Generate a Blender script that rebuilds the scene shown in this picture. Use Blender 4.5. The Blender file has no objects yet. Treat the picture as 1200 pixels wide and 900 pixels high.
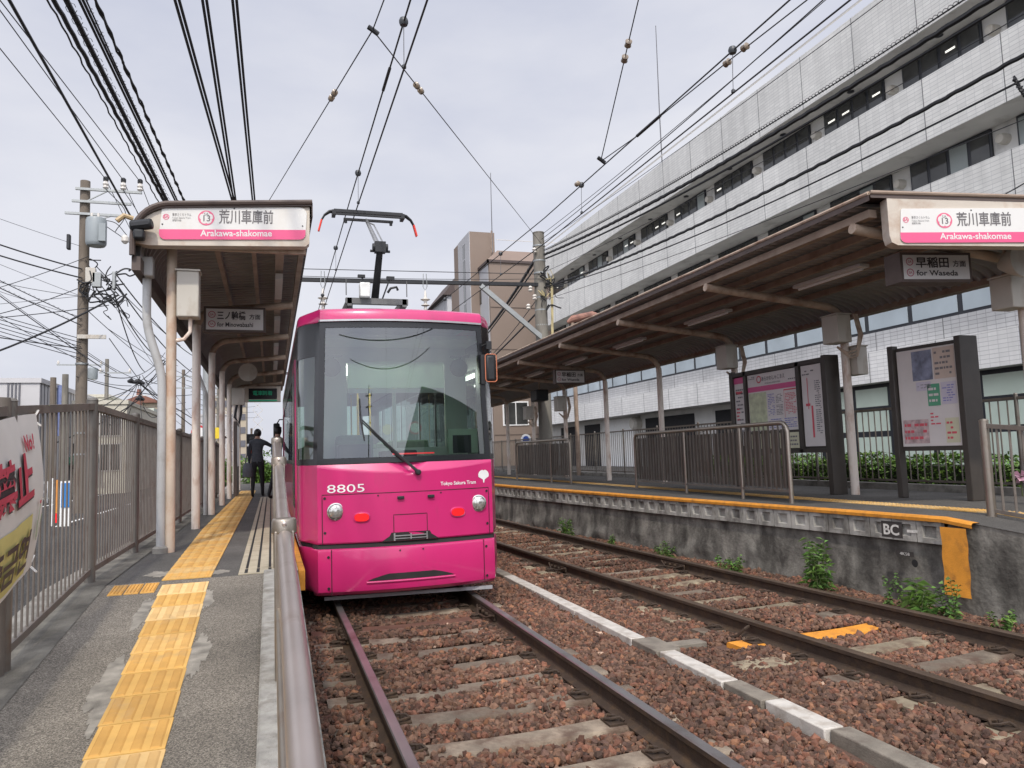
import bpy, math, random
import numpy as np
from mathutils import Vector, Matrix
R_ = math.radians
random.seed(5)
rng = np.random.default_rng(7)
SC = bpy.context.scene
COL = SC.collection

# ------------------------------------------------------------------ camera, light, exposure
cam_d = bpy.data.cameras.new('camera')
cam = bpy.data.objects.new('camera', cam_d)
COL.objects.link(cam)
cam_d.sensor_width = 36.0
cam_d.lens = 36.0 * 880.0 / 1200.0
cam_d.clip_start = 0.05
cam_d.clip_end = 3000.0
HC = 1.513
_dy = np.array([318.0 - 600, 540.0 - 450, 880.0]); _dy /= np.linalg.norm(_dy)
_h = np.array([1.0, -0.033, 0.0])
_up = np.cross(_dy, _h); _up /= np.linalg.norm(_up)
if _up[1] > 0: _up = -_up
_dx = np.cross(_dy, -_up)
if _dx[0] < 0: _dx = -_dx
_M = np.stack([_dx, _dy, _up])
cam.matrix_world = Matrix(((_M[0, 0], -_M[0, 1], -_M[0, 2], 0), (_M[1, 0], -_M[1, 1], -_M[1, 2], 0),
                           (_M[2, 0], -_M[2, 1], -_M[2, 2], HC), (0, 0, 0, 1)))
SC.camera = cam

SUN_EL, SUN_AZ = 49.0, 195.0       # azimuth clockwise from +Y (the way the tracks run)
world = bpy.data.worlds.new('World'); SC.world = world
world.use_nodes = True
wt = world.node_tree; wt.nodes.clear()
w_out = wt.nodes.new('ShaderNodeOutputWorld')
sky = wt.nodes.new('ShaderNodeTexSky'); sky.sky_type = 'NISHITA'; sky.sun_disc = False
sky.sun_elevation = R_(SUN_EL); sky.sun_rotation = R_(SUN_AZ)
sky.dust_density = 3.0; sky.air_density = 1.0
bg1 = wt.nodes.new('ShaderNodeBackground'); bg1.inputs['Strength'].default_value = 0.1
wt.links.new(sky.outputs[0], bg1.inputs['Color'])
tc = wt.nodes.new('ShaderNodeTexCoord')
mp = wt.nodes.new('ShaderNodeMapping'); mp.inputs['Scale'].default_value = (1.0, 1.0, 2.6)
wt.links.new(tc.outputs['Generated'], mp.inputs['Vector'])
n1 = wt.nodes.new('ShaderNodeTexNoise'); n1.inputs['Scale'].default_value = 1.7; n1.inputs['Detail'].default_value = 6.0
n1.inputs['Roughness'].default_value = 0.52
wt.links.new(mp.outputs[0], n1.inputs['Vector'])
cr = wt.nodes.new('ShaderNodeValToRGB')
cr.color_ramp.elements[0].position = 0.36; cr.color_ramp.elements[0].color = (0.63, 0.66, 0.79, 1)
cr.color_ramp.elements[1].position = 0.64; cr.color_ramp.elements[1].color = (0.87, 0.875, 0.94, 1)
wt.links.new(n1.outputs[0], cr.inputs[0])
bg2 = wt.nodes.new('ShaderNodeBackground'); bg2.inputs['Strength'].default_value = 1.0
wt.links.new(cr.outputs[0], bg2.inputs['Color'])
# thin overcast is brightest round the veiled sun
dt = wt.nodes.new('ShaderNodeVectorMath'); dt.operation = 'DOT_PRODUCT'
dt.inputs[1].default_value = (math.sin(R_(SUN_AZ)) * math.cos(R_(SUN_EL)), math.cos(R_(SUN_AZ)) * math.cos(R_(SUN_EL)), math.sin(R_(SUN_EL)))
wt.links.new(tc.outputs['Generated'], dt.inputs[0])
gr = wt.nodes.new('ShaderNodeMapRange'); gr.interpolation_type = 'SMOOTHSTEP'; gr.inputs['From Min'].default_value = 0.25; gr.inputs['From Max'].default_value = 1.0
gr.inputs['To Min'].default_value = 1.0; gr.inputs['To Max'].default_value = 3.0
wt.links.new(dt.outputs['Value'], gr.inputs['Value']); wt.links.new(gr.outputs[0], bg2.inputs['Strength'])
mx = wt.nodes.new('ShaderNodeMixShader'); mx.inputs[0].default_value = 0.88
wt.links.new(bg1.outputs[0], mx.inputs[1]); wt.links.new(bg2.outputs[0], mx.inputs[2])
wt.links.new(mx.outputs[0], w_out.inputs['Surface'])

sun_d = bpy.data.lights.new('sun', 'SUN'); sun_d.energy = 2.3; sun_d.angle = R_(2.0); sun_d.color = (1.0, 0.93, 0.82)
sun = bpy.data.objects.new('sun', sun_d); COL.objects.link(sun)
_sd = Vector((math.sin(R_(SUN_AZ)) * math.cos(R_(SUN_EL)), math.cos(R_(SUN_AZ)) * math.cos(R_(SUN_EL)), math.sin(R_(SUN_EL))))
sun.rotation_euler = _sd.to_track_quat('Z', 'Y').to_euler()
sun.location = (0, -5, 30)
SC.view_settings.view_transform = 'Standard'
SC.view_settings.look = 'None'
SC.view_settings.exposure = 0.0
SC.view_settings.gamma = 1.0
SC.render.engine = 'CYCLES'
SC.cycles.use_denoising = True
SC.cycles.max_bounces = 8
SC.cycles.transparent_max_bounces = 24

# ------------------------------------------------------------------ materials
MATS = {}
def mat(name, col, rough=0.7, metal=0.0, var=0.12, scale=5.0, bump=0.0, bscale=60.0, dirt=0.0, dcol=(0.06, 0.045, 0.035),
        dscale=3.0, stretch=1.0, coat=0.0, spec=0.5, detail=5.0, rand=0.0, attr=None):
    """general painted / mineral surface: base colour broken up by noise, worn patches, fine bump"""
    if name in MATS: return MATS[name]
    m = bpy.data.materials.new(name); MATS[name] = m; m.use_nodes = True
    nt = m.node_tree; N = nt.nodes; L = nt.links
    b = N['Principled BSDF']
    b.inputs['Roughness'].default_value = rough; b.inputs['Metallic'].default_value = metal
    b.inputs['Coat Weight'].default_value = coat; b.inputs['Coat Roughness'].default_value = 0.08
    b.inputs['Specular IOR Level'].default_value = spec
    co = N.new('ShaderNodeTexCoord'); mpn = N.new('ShaderNodeMapping')
    mpn.inputs['Scale'].default_value = (1, 1, 1.0 / stretch)
    L.new(co.outputs['Object'], mpn.inputs['Vector'])
    n = N.new('ShaderNodeTexNoise'); n.inputs['Scale'].default_value = scale; n.inputs['Detail'].default_value = detail
    L.new(mpn.outputs[0], n.inputs['Vector'])
    r = N.new('ShaderNodeMapRange'); r.inputs['From Min'].default_value = 0.25; r.inputs['From Max'].default_value = 0.75
    r.inputs['To Min'].default_value = 1 - var; r.inputs['To Max'].default_value = 1 + var
    L.new(n.outputs[0], r.inputs['Value'])
    mul = N.new('ShaderNodeMixRGB'); mul.blend_type = 'MULTIPLY'; mul.inputs[0].default_value = 1
    mul.inputs[1].default_value = (*col, 1)
    L.new(r.outputs[0], mul.inputs[2])
    out = mul.outputs[0]
    if attr:
        at = N.new('ShaderNodeAttribute'); at.attribute_name = attr
        m2 = N.new('ShaderNodeMixRGB'); m2.blend_type = 'MULTIPLY'; m2.inputs[0].default_value = 1
        L.new(out, m2.inputs[1]); L.new(at.outputs['Color'], m2.inputs[2]); out = m2.outputs[0]
    if rand:
        oi = N.new('ShaderNodeObjectInfo'); rr = N.new('ShaderNodeMapRange')
        rr.inputs['To Min'].default_value = 1 - rand; rr.inputs['To Max'].default_value = 1 + rand
        L.new(oi.outputs['Random'], rr.inputs['Value'])
        m2 = N.new('ShaderNodeMixRGB'); m2.blend_type = 'MULTIPLY'; m2.inputs[0].default_value = 1
        L.new(out, m2.inputs[1]); L.new(rr.outputs[0], m2.inputs[2]); out = m2.outputs[0]
    if dirt:
        n2 = N.new('ShaderNodeTexNoise'); n2.inputs['Scale'].default_value = dscale; n2.inputs['Detail'].default_value = 7
        n2.inputs['Roughness'].default_value = 0.62
        L.new(mpn.outputs[0], n2.inputs['Vector'])
        r2 = N.new('ShaderNodeMapRange'); r2.inputs['From Min'].default_value = 0.62 - 0.3 * dirt
        r2.inputs['From Max'].default_value = 0.78 - 0.2 * dirt; r2.inputs['To Max'].default_value = min(1, 0.5 + dirt * 0.6)
        L.new(n2.outputs[0], r2.inputs['Value'])
        m3 = N.new('ShaderNodeMixRGB'); L.new(r2.outputs[0], m3.inputs[0]); L.new(out, m3.inputs[1])
        m3.inputs[2].default_value = (*dcol, 1); out = m3.outputs[0]
    L.new(out, b.inputs['Base Color'])
    if bump:
        n3 = N.new('ShaderNodeTexNoise'); n3.inputs['Scale'].default_value = bscale; n3.inputs['Detail'].default_value = 4
        L.new(co.outputs['Object'], n3.inputs['Vector'])
        bp = N.new('ShaderNodeBump'); bp.inputs['Strength'].default_value = bump; bp.inputs['Distance'].default_value = 0.01
        L.new(n3.outputs[0], bp.inputs['Height']); L.new(bp.outputs[0], b.inputs['Normal'])
    return m

def glass_mat(name, tint=(0.8, 0.9, 0.86), refl=1.8, base=0.03, rough=0.0):
    if name in MATS: return MATS[name]
    m = bpy.data.materials.new(name); MATS[name] = m; m.use_nodes = True
    nt = m.node_tree; N = nt.nodes; L = nt.links; N.remove(N['Principled BSDF'])
    o = N['Material Output']
    tr = N.new('ShaderNodeBsdfTransparent'); tr.inputs['Color'].default_value = (*tint, 1)
    gl = N.new('ShaderNodeBsdfGlossy'); gl.inputs['Roughness'].default_value = rough
    gl.inputs['Color'].default_value = (0.95, 0.98, 1, 1)
    fr = N.new('ShaderNodeFresnel'); fr.inputs['IOR'].default_value = 1.5
    ma = N.new('ShaderNodeMath'); ma.operation = 'MULTIPLY_ADD'; ma.inputs[1].default_value = refl; ma.inputs[2].default_value = base
    ma.use_clamp = True
    L.new(fr.outputs[0], ma.inputs[0])
    mxn = N.new('ShaderNodeMixShader'); L.new(ma.outputs[0], mxn.inputs[0]); L.new(tr.outputs[0], mxn.inputs[1]); L.new(gl.outputs[0], mxn.inputs[2])
    L.new(mxn.outputs[0], o.inputs['Surface'])
    return m

def emit_mat(name, col, strength):
    if name in MATS: return MATS[name]
    m = bpy.data.materials.new(name); MATS[name] = m; m.use_nodes = True
    b = m.node_tree.nodes['Principled BSDF']
    b.inputs['Base Color'].default_value = (*col, 1)
    b.inputs['Emission Color'].default_value = (*col, 1); b.inputs['Emission Strength'].default_value = strength
    return m

def tile_mat(name, col, mortar, rowh, colw, axis='Y', rough=0.45, var=0.06, msize=0.012):
    """small wall tiles with joints; rows along z, columns along the axis given"""
    if name in MATS: return MATS[name]
    m = bpy.data.materials.new(name); MATS[name] = m; m.use_nodes = True
    nt = m.node_tree; N = nt.nodes; L = nt.links
    b = N['Principled BSDF']; b.inputs['Roughness'].default_value = rough
    co = N.new('ShaderNodeTexCoord'); sp = N.new('ShaderNodeSeparateXYZ'); L.new(co.outputs['Object'], sp.inputs[0])
    cb = N.new('ShaderNodeCombineXYZ'); L.new(sp.outputs[axis], cb.inputs['X']); L.new(sp.outputs['Z'], cb.inputs['Y'])
    br = N.new('ShaderNodeTexBrick'); br.offset = 0.0
    br.inputs['Scale'].default_value = 1.0; br.inputs['Brick Width'].default_value = colw; br.inputs['Row Height'].default_value = rowh
    br.inputs['Mortar Size'].default_value = msize; br.inputs['Mortar Smooth'].default_value = 0.15
    br.inputs['Color1'].default_value = (*[c * (1 - var) for c in col], 1); br.inputs['Color2'].default_value = (*[c * (1 + var) for c in col], 1)
    br.inputs['Mortar'].default_value = (*mortar, 1)
    L.new(cb.outputs[0], br.inputs['Vector'])
    br2 = N.new('ShaderNodeTexBrick'); br2.offset = 0.0
    br2.inputs['Scale'].default_value = 1.0; br2.inputs['Brick Width'].default_value = 40.0; br2.inputs['Row Height'].default_value = rowh
    br2.inputs['Mortar Size'].default_value = msize; br2.inputs['Mortar Smooth'].default_value = 0.15
    br2.inputs['Color1'].default_value = (1, 1, 1, 1); br2.inputs['Color2'].default_value = (1, 1, 1, 1); br2.inputs['Mortar'].default_value = (.82, .82, .82, 1)
    L.new(cb.outputs[0], br2.inputs['Vector'])
    mu0 = N.new('ShaderNodeMixRGB'); mu0.blend_type = 'MULTIPLY'; mu0.inputs[0].default_value = 1; L.new(br.outputs[0], mu0.inputs[1]); L.new(br2.outputs[0], mu0.inputs[2])
    n = N.new('ShaderNodeTexNoise'); n.inputs['Scale'].default_value = 0.35; n.inputs['Detail'].default_value = 6
    L.new(co.outputs['Object'], n.inputs['Vector'])
    r = N.new('ShaderNodeMapRange'); r.inputs['From Min'].default_value = 0.3; r.inputs['From Max'].default_value = 0.7
    r.inputs['To Min'].default_value = 0.88; r.inputs['To Max'].default_value = 1.06; L.new(n.outputs[0], r.inputs['Value'])
    mu = N.new('ShaderNodeMixRGB'); mu.blend_type = 'MULTIPLY'; mu.inputs[0].default_value = 1
    ms = N.new('ShaderNodeMapping'); ms.inputs['Scale'].default_value = (3.0, 3.0, 0.22); L.new(co.outputs['Object'], ms.inputs['Vector'])
    ns = N.new('ShaderNodeTexNoise'); ns.inputs['Scale'].default_value = 0.9; ns.inputs['Detail'].default_value = 6; L.new(ms.outputs[0], ns.inputs['Vector'])
    rs = N.new('ShaderNodeMapRange'); rs.inputs['From Min'].default_value = 0.45; rs.inputs['From Max'].default_value = 0.75; rs.inputs['To Min'].default_value = 1.0; rs.inputs['To Max'].default_value = 0.88; L.new(ns.outputs[0], rs.inputs['Value'])
    mr = N.new('ShaderNodeMath'); mr.operation = 'MULTIPLY'; L.new(r.outputs[0], mr.inputs[0]); L.new(rs.outputs[0], mr.inputs[1])
    L.new(mu0.outputs[0], mu.inputs[1]); L.new(mr.outputs[0], mu.inputs[2]); L.new(mu.outputs[0], b.inputs['Base Color'])
    return m

def speckle_mat(name, c0, c1, c2, scale=220.0, rough=0.9, patch=1.2, dirt=0.35):
    """asphalt: aggregate speckles, broad worn patches"""
    if name in MATS: return MATS[name]
    m = bpy.data.materials.new(name); MATS[name] = m; m.use_nodes = True
    nt = m.node_tree; N = nt.nodes; L = nt.links
    b = N['Principled BSDF']; b.inputs['Roughness'].default_value = rough; b.inputs['Specular IOR Level'].default_value = 0.3
    co = N.new('ShaderNodeTexCoord')
    v = N.new('ShaderNodeTexVoronoi'); v.inputs['Scale'].default_value = scale; L.new(co.outputs['Object'], v.inputs['Vector'])
    sp = N.new('ShaderNodeSeparateXYZ'); L.new(v.outputs['Color'], sp.inputs[0])
    cr = N.new('ShaderNodeValToRGB'); e = cr.color_ramp.elements
    e[0].position = 0.0; e[0].color = (*c0, 1); e[1].position = 1.0; e[1].color = (*c2, 1)
    x = cr.color_ramp.elements.new(0.6); x.color = (*c1, 1)
    L.new(sp.outputs[0], cr.inputs[0])
    n = N.new('ShaderNodeTexNoise'); n.inputs['Scale'].default_value = patch; n.inputs['Detail'].default_value = 8; n.inputs['Roughness'].default_value = 0.65
    L.new(co.outputs['Object'], n.inputs['Vector'])
    r = N.new('ShaderNodeMapRange'); r.inputs['From Min'].default_value = 0.3; r.inputs['From Max'].default_value = 0.7
    r.inputs['To Min'].default_value = 1 - dirt; r.inputs['To Max'].default_value = 1 + dirt * 0.6; L.new(n.outputs[0], r.inputs['Value'])
    mu = N.new('ShaderNodeMixRGB'); mu.blend_type = 'MULTIPLY'; mu.inputs[0].default_value = 1
    L.new(cr.outputs[0], mu.inputs[1]); L.new(r.outputs[0], mu.inputs[2]); L.new(mu.outputs[0], b.inputs['Base Color'])
    bp = N.new('ShaderNodeBump'); bp.inputs['Strength'].default_value = 0.5; bp.inputs['Distance'].default_value = 0.004
    L.new(sp.outputs[1], bp.inputs['Height']); L.new(bp.outputs[0], b.inputs['Normal'])
    return m

# ------------------------------------------------------------------ mesh helpers
class MB:
    """collects faces in world coordinates, builds ONE mesh object"""
    def __init__(s): s.v = []; s.f = []; s.m = []; s.mi = 0; s.t = []; s.tone = 1.0
    def add(s, vs, fs):
        o = len(s.v); s.v.extend([tuple(map(float, p)) for p in vs])
        for f in fs: s.f.append(tuple(i + o for i in f)); s.m.append(s.mi); s.t.append(s.tone)
        return s
    def box(s, x0, x1, y0, y1, z0, z1, fr=None):
        vs = [(x, y, z) for z in (z0, z1) for y in (y0, y1) for x in (x0, x1)]
        if fr: vs = [fr(*p) for p in vs]
        return s.add(vs, [(0, 2, 3, 1), (4, 5, 7, 6), (0, 1, 5, 4), (2, 6, 7, 3), (0, 4, 6, 2), (1, 3, 7, 5)])
    def bar(s, p0, p1, w, h, up=(0, 0, 1)):
        """rectangular bar from p0 to p1, w across, h along up"""
        p0 = Vector(p0); p1 = Vector(p1); d = (p1 - p0).normalized(); u = Vector(up)
        sx = d.cross(u); sx.normalize(); u = sx.cross(d); u.normalize()
        vs = []
        for p in (p0, p1):
            for a, b in ((-1, -1), (1, -1), (1, 1), (-1, 1)): vs.append(p + sx * (a * w / 2) + u * (b * h / 2))
        return s.add(vs, [(3, 2, 1, 0), (4, 5, 6, 7), (0, 1, 5, 4), (1, 2, 6, 5), (2, 3, 7, 6), (3, 0, 4, 7)])
    def tube(s, pts, r, n=8, caps=True):
        pts = [Vector(p) for p in pts]; k = len(pts)
        rs = r if isinstance(r, (list, tuple)) else [r] * k
        vs = []; ref = None
        for i, p in enumerate(pts):
            d = (pts[min(i + 1, k - 1)] - pts[max(i - 1, 0)]).normalized()
            if ref is None: ref = Vector((0, 0, 1)) if abs(d.z) < 0.9 else Vector((1, 0, 0))
            a = ref - d * ref.dot(d)
            if a.length < 1e-5: a = d.orthogonal()
            a.normalize(); ref = a; b = d.cross(a)
            for j in range(n):
                t = 2 * math.pi * j / n
                vs.append(p + a * (rs[i] * math.cos(t)) + b * (rs[i] * math.sin(t)))
        fs = [(i * n + j, i * n + (j + 1) % n, (i + 1) * n + (j + 1) % n, (i + 1) * n + j) for i in range(k - 1) for j in range(n)]
        if caps: fs += [tuple(range(n - 1, -1, -1)), tuple(range((k - 1) * n, k * n))]
        return s.add(vs, fs)
    def cyl(s, p0, p1, r, n=12, r2=None): return s.tube([p0, p1], [r, r if r2 is None else r2], n)
    def lathe(s, c, prof, n=14, axis='z'):
        """prof: list of (radius, height) about c"""
        vs = []
        for r, h in prof:
            for j in range(n):
                t = 2 * math.pi * j / n; a, b = r * math.cos(t), r * math.sin(t)
                vs.append({'z': (c[0] + a, c[1] + b, c[2] + h), 'y': (c[0] + a, c[1] + h, c[2] + b), 'x': (c[0] + h, c[1] + a, c[2] + b)}[axis])
        k = len(prof)
        fs = [(i * n + j, i * n + (j + 1) % n, (i + 1) * n + (j + 1) % n, (i + 1) * n + j) for i in range(k - 1) for j in range(n)]
        fs += [tuple(range(n - 1, -1, -1)), tuple(range((k - 1) * n, k * n))]
        return s.add(vs, fs)
    def prism(s, poly, f0, f1):
        """poly of 2D points, f0/f1 map (a, b) to the two end faces"""
        n = len(poly); vs = [f0(*p) for p in poly] + [f1(*p) for p in poly]
        return s.add(vs, [tuple(range(n - 1, -1, -1)), tuple(range(n, 2 * n))] + [(i, (i + 1) % n, n + (i + 1) % n, n + i) for i in range(n)])
    def grid(s, P):
        """P[i][j] points -> quads"""
        k = len(P); n = len(P[0])
        return s.add([p for row in P for p in row], [(i * n + j, i * n + j + 1, (i + 1) * n + j + 1, (i + 1) * n + j) for i in range(k - 1) for j in range(n - 1)])
    def build(s, name, mats, parent=None, smooth=0.6, bevel=0.0, local=False, tone=False, fix=True):
        me = bpy.data.meshes.new(name)
        off = Vector((0, 0, 0))
        if parent is not None and not local:
            off = Vector(parent.matrix_basis.translation)
            if parent.parent is not None: off += Vector(parent.parent.matrix_basis.translation)
        V = np.array(s.v, dtype=float) - np.array(off)
        me.from_pydata([tuple(p) for p in V], [], s.f)
        if not isinstance(mats, (list, tuple)): mats = [mats]
        for m in mats: me.materials.append(m)
        if len(mats) > 1: me.polygons.foreach_set('material_index', s.m)
        if tone:
            a = me.attributes.new('tone', 'FLOAT_COLOR', 'FACE')
            arr = np.ones((len(s.f), 4), dtype=np.float32)
            for i, t in enumerate(s.t): arr[i, :3] = t
            a.data.foreach_set('color', arr.ravel())
        if fix:
            import bmesh
            bm = bmesh.new(); bm.from_mesh(me); bmesh.ops.recalc_face_normals(bm, faces=bm.faces); bm.to_mesh(me); bm.free()
        if smooth:
            me.polygons.foreach_set('use_smooth', [True] * len(me.polygons))
            me.set_sharp_from_angle(angle=smooth)
        me.update()
        o = bpy.data.objects.new(name, me); COL.objects.link(o)
        if parent is not None: o.parent = parent
        if bevel:
            md = o.modifiers.new('bevel', 'BEVEL'); md.width = bevel; md.segments = 2; md.limit_method = 'ANGLE'; md.angle_limit = 0.7
            md.harden_normals = False
        return o

def smooth_pts(P, n=5):
    """Catmull-Rom through the points"""
    P = [Vector(p) for p in P]; Q = [P[0] * 2 - P[1]] + P + [P[-1] * 2 - P[-2]]; out = []
    for i in range(1, len(Q) - 2):
        a, b, c, d = Q[i - 1], Q[i], Q[i + 1], Q[i + 2]
        for k in range(n):
            t = k / n; out.append(.5 * (2 * b + (c - a) * t + (2 * a - 5 * b + 4 * c - d) * t * t + (3 * b - a - 3 * c + d) * t ** 3))
    out.append(P[-1]); return out
def tag(o, label=None, cat=None, group=None, kind=None):
    if label: o['label'] = label
    if cat: o['category'] = cat
    if group: o['group'] = group
    if kind: o['kind'] = kind
    return o
def thing(name, label, cat, loc=(0, 0, 0), group=None, rot=None):
    o = bpy.data.objects.new(name, None); COL.objects.link(o); o.location = loc; o.empty_display_size = 0.1
    if rot is not None: o.rotation_euler = rot
    return tag(o, label, cat, group)
def copy_tree(o, parent=None):
    c = o.copy(); COL.objects.link(c)
    if parent is not None: c.parent = parent
    for ch in list(o.children): copy_tree(ch, c)
    return c
def arc(c, r, a0, a1, n, plane='xz'):
    out = []
    for i in range(n + 1):
        t = a0 + (a1 - a0) * i / n
        a, b = r * math.cos(t), r * math.sin(t)
        out.append((c[0] + a, c[1], c[2] + b) if plane == 'xz' else (c[0], c[1] + a, c[2] + b) if plane == 'yz' else (c[0] + a, c[1] + b, c[2]))
    return out

def text_geo(body, size, bold=0.0, sx=1.0, align='LEFT', extrude=0.0, spacing=1.0):
    cu = bpy.data.curves.new('lettering', 'FONT'); cu.body = body; cu.size = size; cu.align_x = align; cu.offset = bold
    cu.extrude = extrude; cu.resolution_u = 3; cu.space_character = spacing
    to = bpy.data.objects.new('lettering', cu); COL.objects.link(to)
    dg = bpy.context.evaluated_depsgraph_get(); dg.update()
    me = bpy.data.meshes.new_from_object(to.evaluated_get(dg), depsgraph=dg)
    vs = [(v.co.x * sx, v.co.y) for v in me.vertices]; fs = [tuple(p.vertices) for p in me.polygons]
    COL.objects.unlink(to); bpy.data.objects.remove(to); bpy.data.curves.remove(cu); bpy.data.meshes.remove(me)
    return vs, fs
def put_text(mb, body, size, fr, x, y, bold=0.0, sx=1.0, align='LEFT', spacing=1.0, width=None, lift=0.002):
    """fr(a, b, c): plane frame (across, up, out) -> world"""
    vs, fs = text_geo(body, size, bold, sx, align, 0.0, spacing)
    if not vs: return
    if width:
        xs = [v[0] for v in vs]; k = width / (max(xs) - min(xs)); x0 = min(xs)
        vs = [((v[0] - x0) * k, v[1]) for v in vs]
    mb.add([fr(x + a, y + b, lift) for a, b in vs], fs)
def disc(mb, fr, x, y, r, lift=0.002, n=28, r0=0.0):
    if r0 <= 0: mb.add([fr(x + r * math.cos(2 * math.pi * i / n), y + r * math.sin(2 * math.pi * i / n), lift) for i in range(n)], [tuple(range(n))])
    else:
        vs = [fr(x + q * math.cos(2 * math.pi * i / n), y + q * math.sin(2 * math.pi * i / n), lift) for i in range(n) for q in (r0, r)]
        mb.add(vs, [(2 * i, 2 * i + 1, (2 * i + 3) % (2 * n), (2 * i + 2) % (2 * n)) for i in range(n)])
def rect(mb, fr, x0, x1, y0, y1, lift=0.002):
    mb.add([fr(x0, y0, lift), fr(x1, y0, lift), fr(x1, y1, lift), fr(x0, y1, lift)], [(0, 1, 2, 3)])
def flower(mb, fr, x, y, r, lift):
    n = 60; vs = []
    for i in range(n):
        t = 2 * math.pi * i / n; q = r * (0.80 + 0.20 * abs(math.cos(2.5 * (t - math.pi / 2))) ** 0.6)
        vs.append(fr(x + q * math.cos(t), y + q * math.sin(t), lift))
    mb.add([fr(x, y, lift)] + vs, [(0, i + 1, (i + 1) % n + 1) for i in range(n)])
# ================================================================== SETTING: ground, tracks, platforms
def c2(y):                                   # centre line of the second track (a gentle curve)
    y = min(y, 34.0); return 4.97 - 0.0535 * y + 0.00078 * y * y
def edge_r(y):                               # edge of the platform on the right
    return float(np.interp(y, [3, 6, 7.1, 8.47, 11.55, 17, 22, 35, 60], [6.62, 6.40, 6.33, 6.2, 5.93, 5.53, 5.33, 5.27, 5.27]))
HL, HR, C1 = 0.63, 0.72, 1.377
def ramp_l(y): return HL if y > 6.35 else HL - 0.09 * (6.35 - y)
def ramp_r(y): return HR if y > 5.95 else HR - 0.11 * (5.95 - y)

M_ground = speckle_mat('street_asphalt', (0.03, 0.03, 0.03), (0.055, 0.053, 0.05), (0.10, 0.095, 0.09), 60, patch=0.3)
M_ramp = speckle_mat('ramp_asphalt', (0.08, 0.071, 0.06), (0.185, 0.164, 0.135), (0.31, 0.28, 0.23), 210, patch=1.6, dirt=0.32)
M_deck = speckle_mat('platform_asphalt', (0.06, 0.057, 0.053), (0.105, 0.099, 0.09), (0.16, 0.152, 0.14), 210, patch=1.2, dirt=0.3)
M_conc = mat('concrete', (0.27, 0.255, 0.225), 0.9, var=0.25, scale=7, bump=0.5, bscale=90, dirt=0.5, dcol=(0.09, 0.08, 0.065), dscale=4)
M_concl = mat('pale_concrete', (0.36, 0.345, 0.31), 0.9, var=0.25, scale=9, bump=0.5, bscale=120, dirt=0.35, dcol=(0.14, 0.12, 0.10), dscale=6)
M_soil = mat('trackbed_soil', (0.11, 0.062, 0.045), 0.95, var=0.35, scale=9, bump=0.9, bscale=40)
M_rust = mat('rail_rust', (0.055, 0.036, 0.024), 0.75, metal=0.2, var=0.3, scale=8, bump=0.3, bscale=70, dirt=0.4, dcol=(0.10, 0.06, 0.03), dscale=10)
M_railtop = mat('rail_top', (0.34, 0.32, 0.31), 0.4, metal=0.85, var=0.2, scale=3, dirt=0.3, dcol=(0.14, 0.09, 0.06), dscale=2.5)
M_railtop2 = mat('rail_top_dull', (0.12, 0.085, 0.06), 0.5, metal=0.5, var=0.3, scale=3)

def sheet(name, xs, ys, zf, m, kind='structure'):
    mb = MB(); mb.grid([[(x, y, zf(x, y)) for x in xs] for y in ys])
    o = mb.build(name, m, smooth=0.8); tag(o, kind=kind); return o
sheet('ground', [-900, -120, -30, 0, 30, 120, 900], [-900, -60, 0, 60, 200, 900], lambda x, y: -0.32, M_ground)
# street on the left beyond the fence, with its painted lines
mb = MB(); mb.box(-9.5, -1.62, -10, 90, -0.31, 0.02); tag(mb.build('road', M_ground, smooth=0), kind='structure')
M_white = mat('road_paint', (0.72, 0.72, 0.70), 0.7, var=0.1, scale=4, dirt=0.3, dcol=(0.3, 0.3, 0.29), dscale=8)
mb = MB(); mb.box(-8.6, -8.45, -5, 80, 0.0, 0.024)
for k in range(14): mb.box(-5.3, -5.18, 2 + k * 5, 5 + k * 5, 0.0, 0.024)
tag(mb.build('road_markings', M_white, smooth=0), kind='structure')
mb = MB(); mb.box(-12.2, -9.5, -10, 90, -0.31, 0.15); tag(mb.build('pavement', M_conc, smooth=0), kind='structure')
# track bed
def bedz(x, y):
    z = -0.185 + 0.010 * math.sin(x * 7.3 + y * 3.1) * math.sin(y * 5.7 - x * 2.2)
    return z
xs = np.linspace(-1.2, 6.6, 60); ys = list(np.linspace(-6, 24, 190)) + list(np.linspace(24.6, 90, 60))
sheet('track_bed', xs, ys, bedz, M_soil)

# ---- rails
PROF = [(-.0635, -.153), (.0635, -.153), (.0635, -.142), (.016, -.125), (.0095, -.11), (.0095, -.045), (.0325, -.034), (.0325, -.007), (.026, 0.0), (-.026, 0.0), (-.0325, -.007), (-.0325, -.034), (-.0095, -.045), (-.0095, -.11), (-.016, -.125), (-.0635, -.142)]
TOPS = {7, 8, 9}
def make_rail(label, xf, top):
    root = thing('rail', label, 'rail', (xf(8), 8, -0.15), 'rails of the two tram tracks')
    ys = list(np.arange(-6, 30, 0.75)) + list(np.arange(30, 92, 3.0))
    mb = MB(); n = len(PROF); vs = []
    for y in ys: vs += [(xf(y) + a, y, b) for a, b in PROF]
    for i in range(len(ys) - 1):
        for j in range(n):
            mb.mi = 1 if j in TOPS else 0
            mb.add([vs[i * n + j], vs[i * n + (j + 1) % n], vs[(i + 1) * n + (j + 1) % n], vs[(i + 1) * n + j]], [(0, 1, 2, 3)])
    import bmesh
    o = mb.build('steel_section', [M_rust, top], root, smooth=0)
    bm = bmesh.new(); bm.from_mesh(o.data); bmesh.ops.remove_doubles(bm, verts=bm.verts, dist=1e-5); bmesh.ops.recalc_face_normals(bm, faces=bm.faces); bm.to_mesh(o.data); bm.free()
    return root
G = 0.686 + 0.0325
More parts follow.
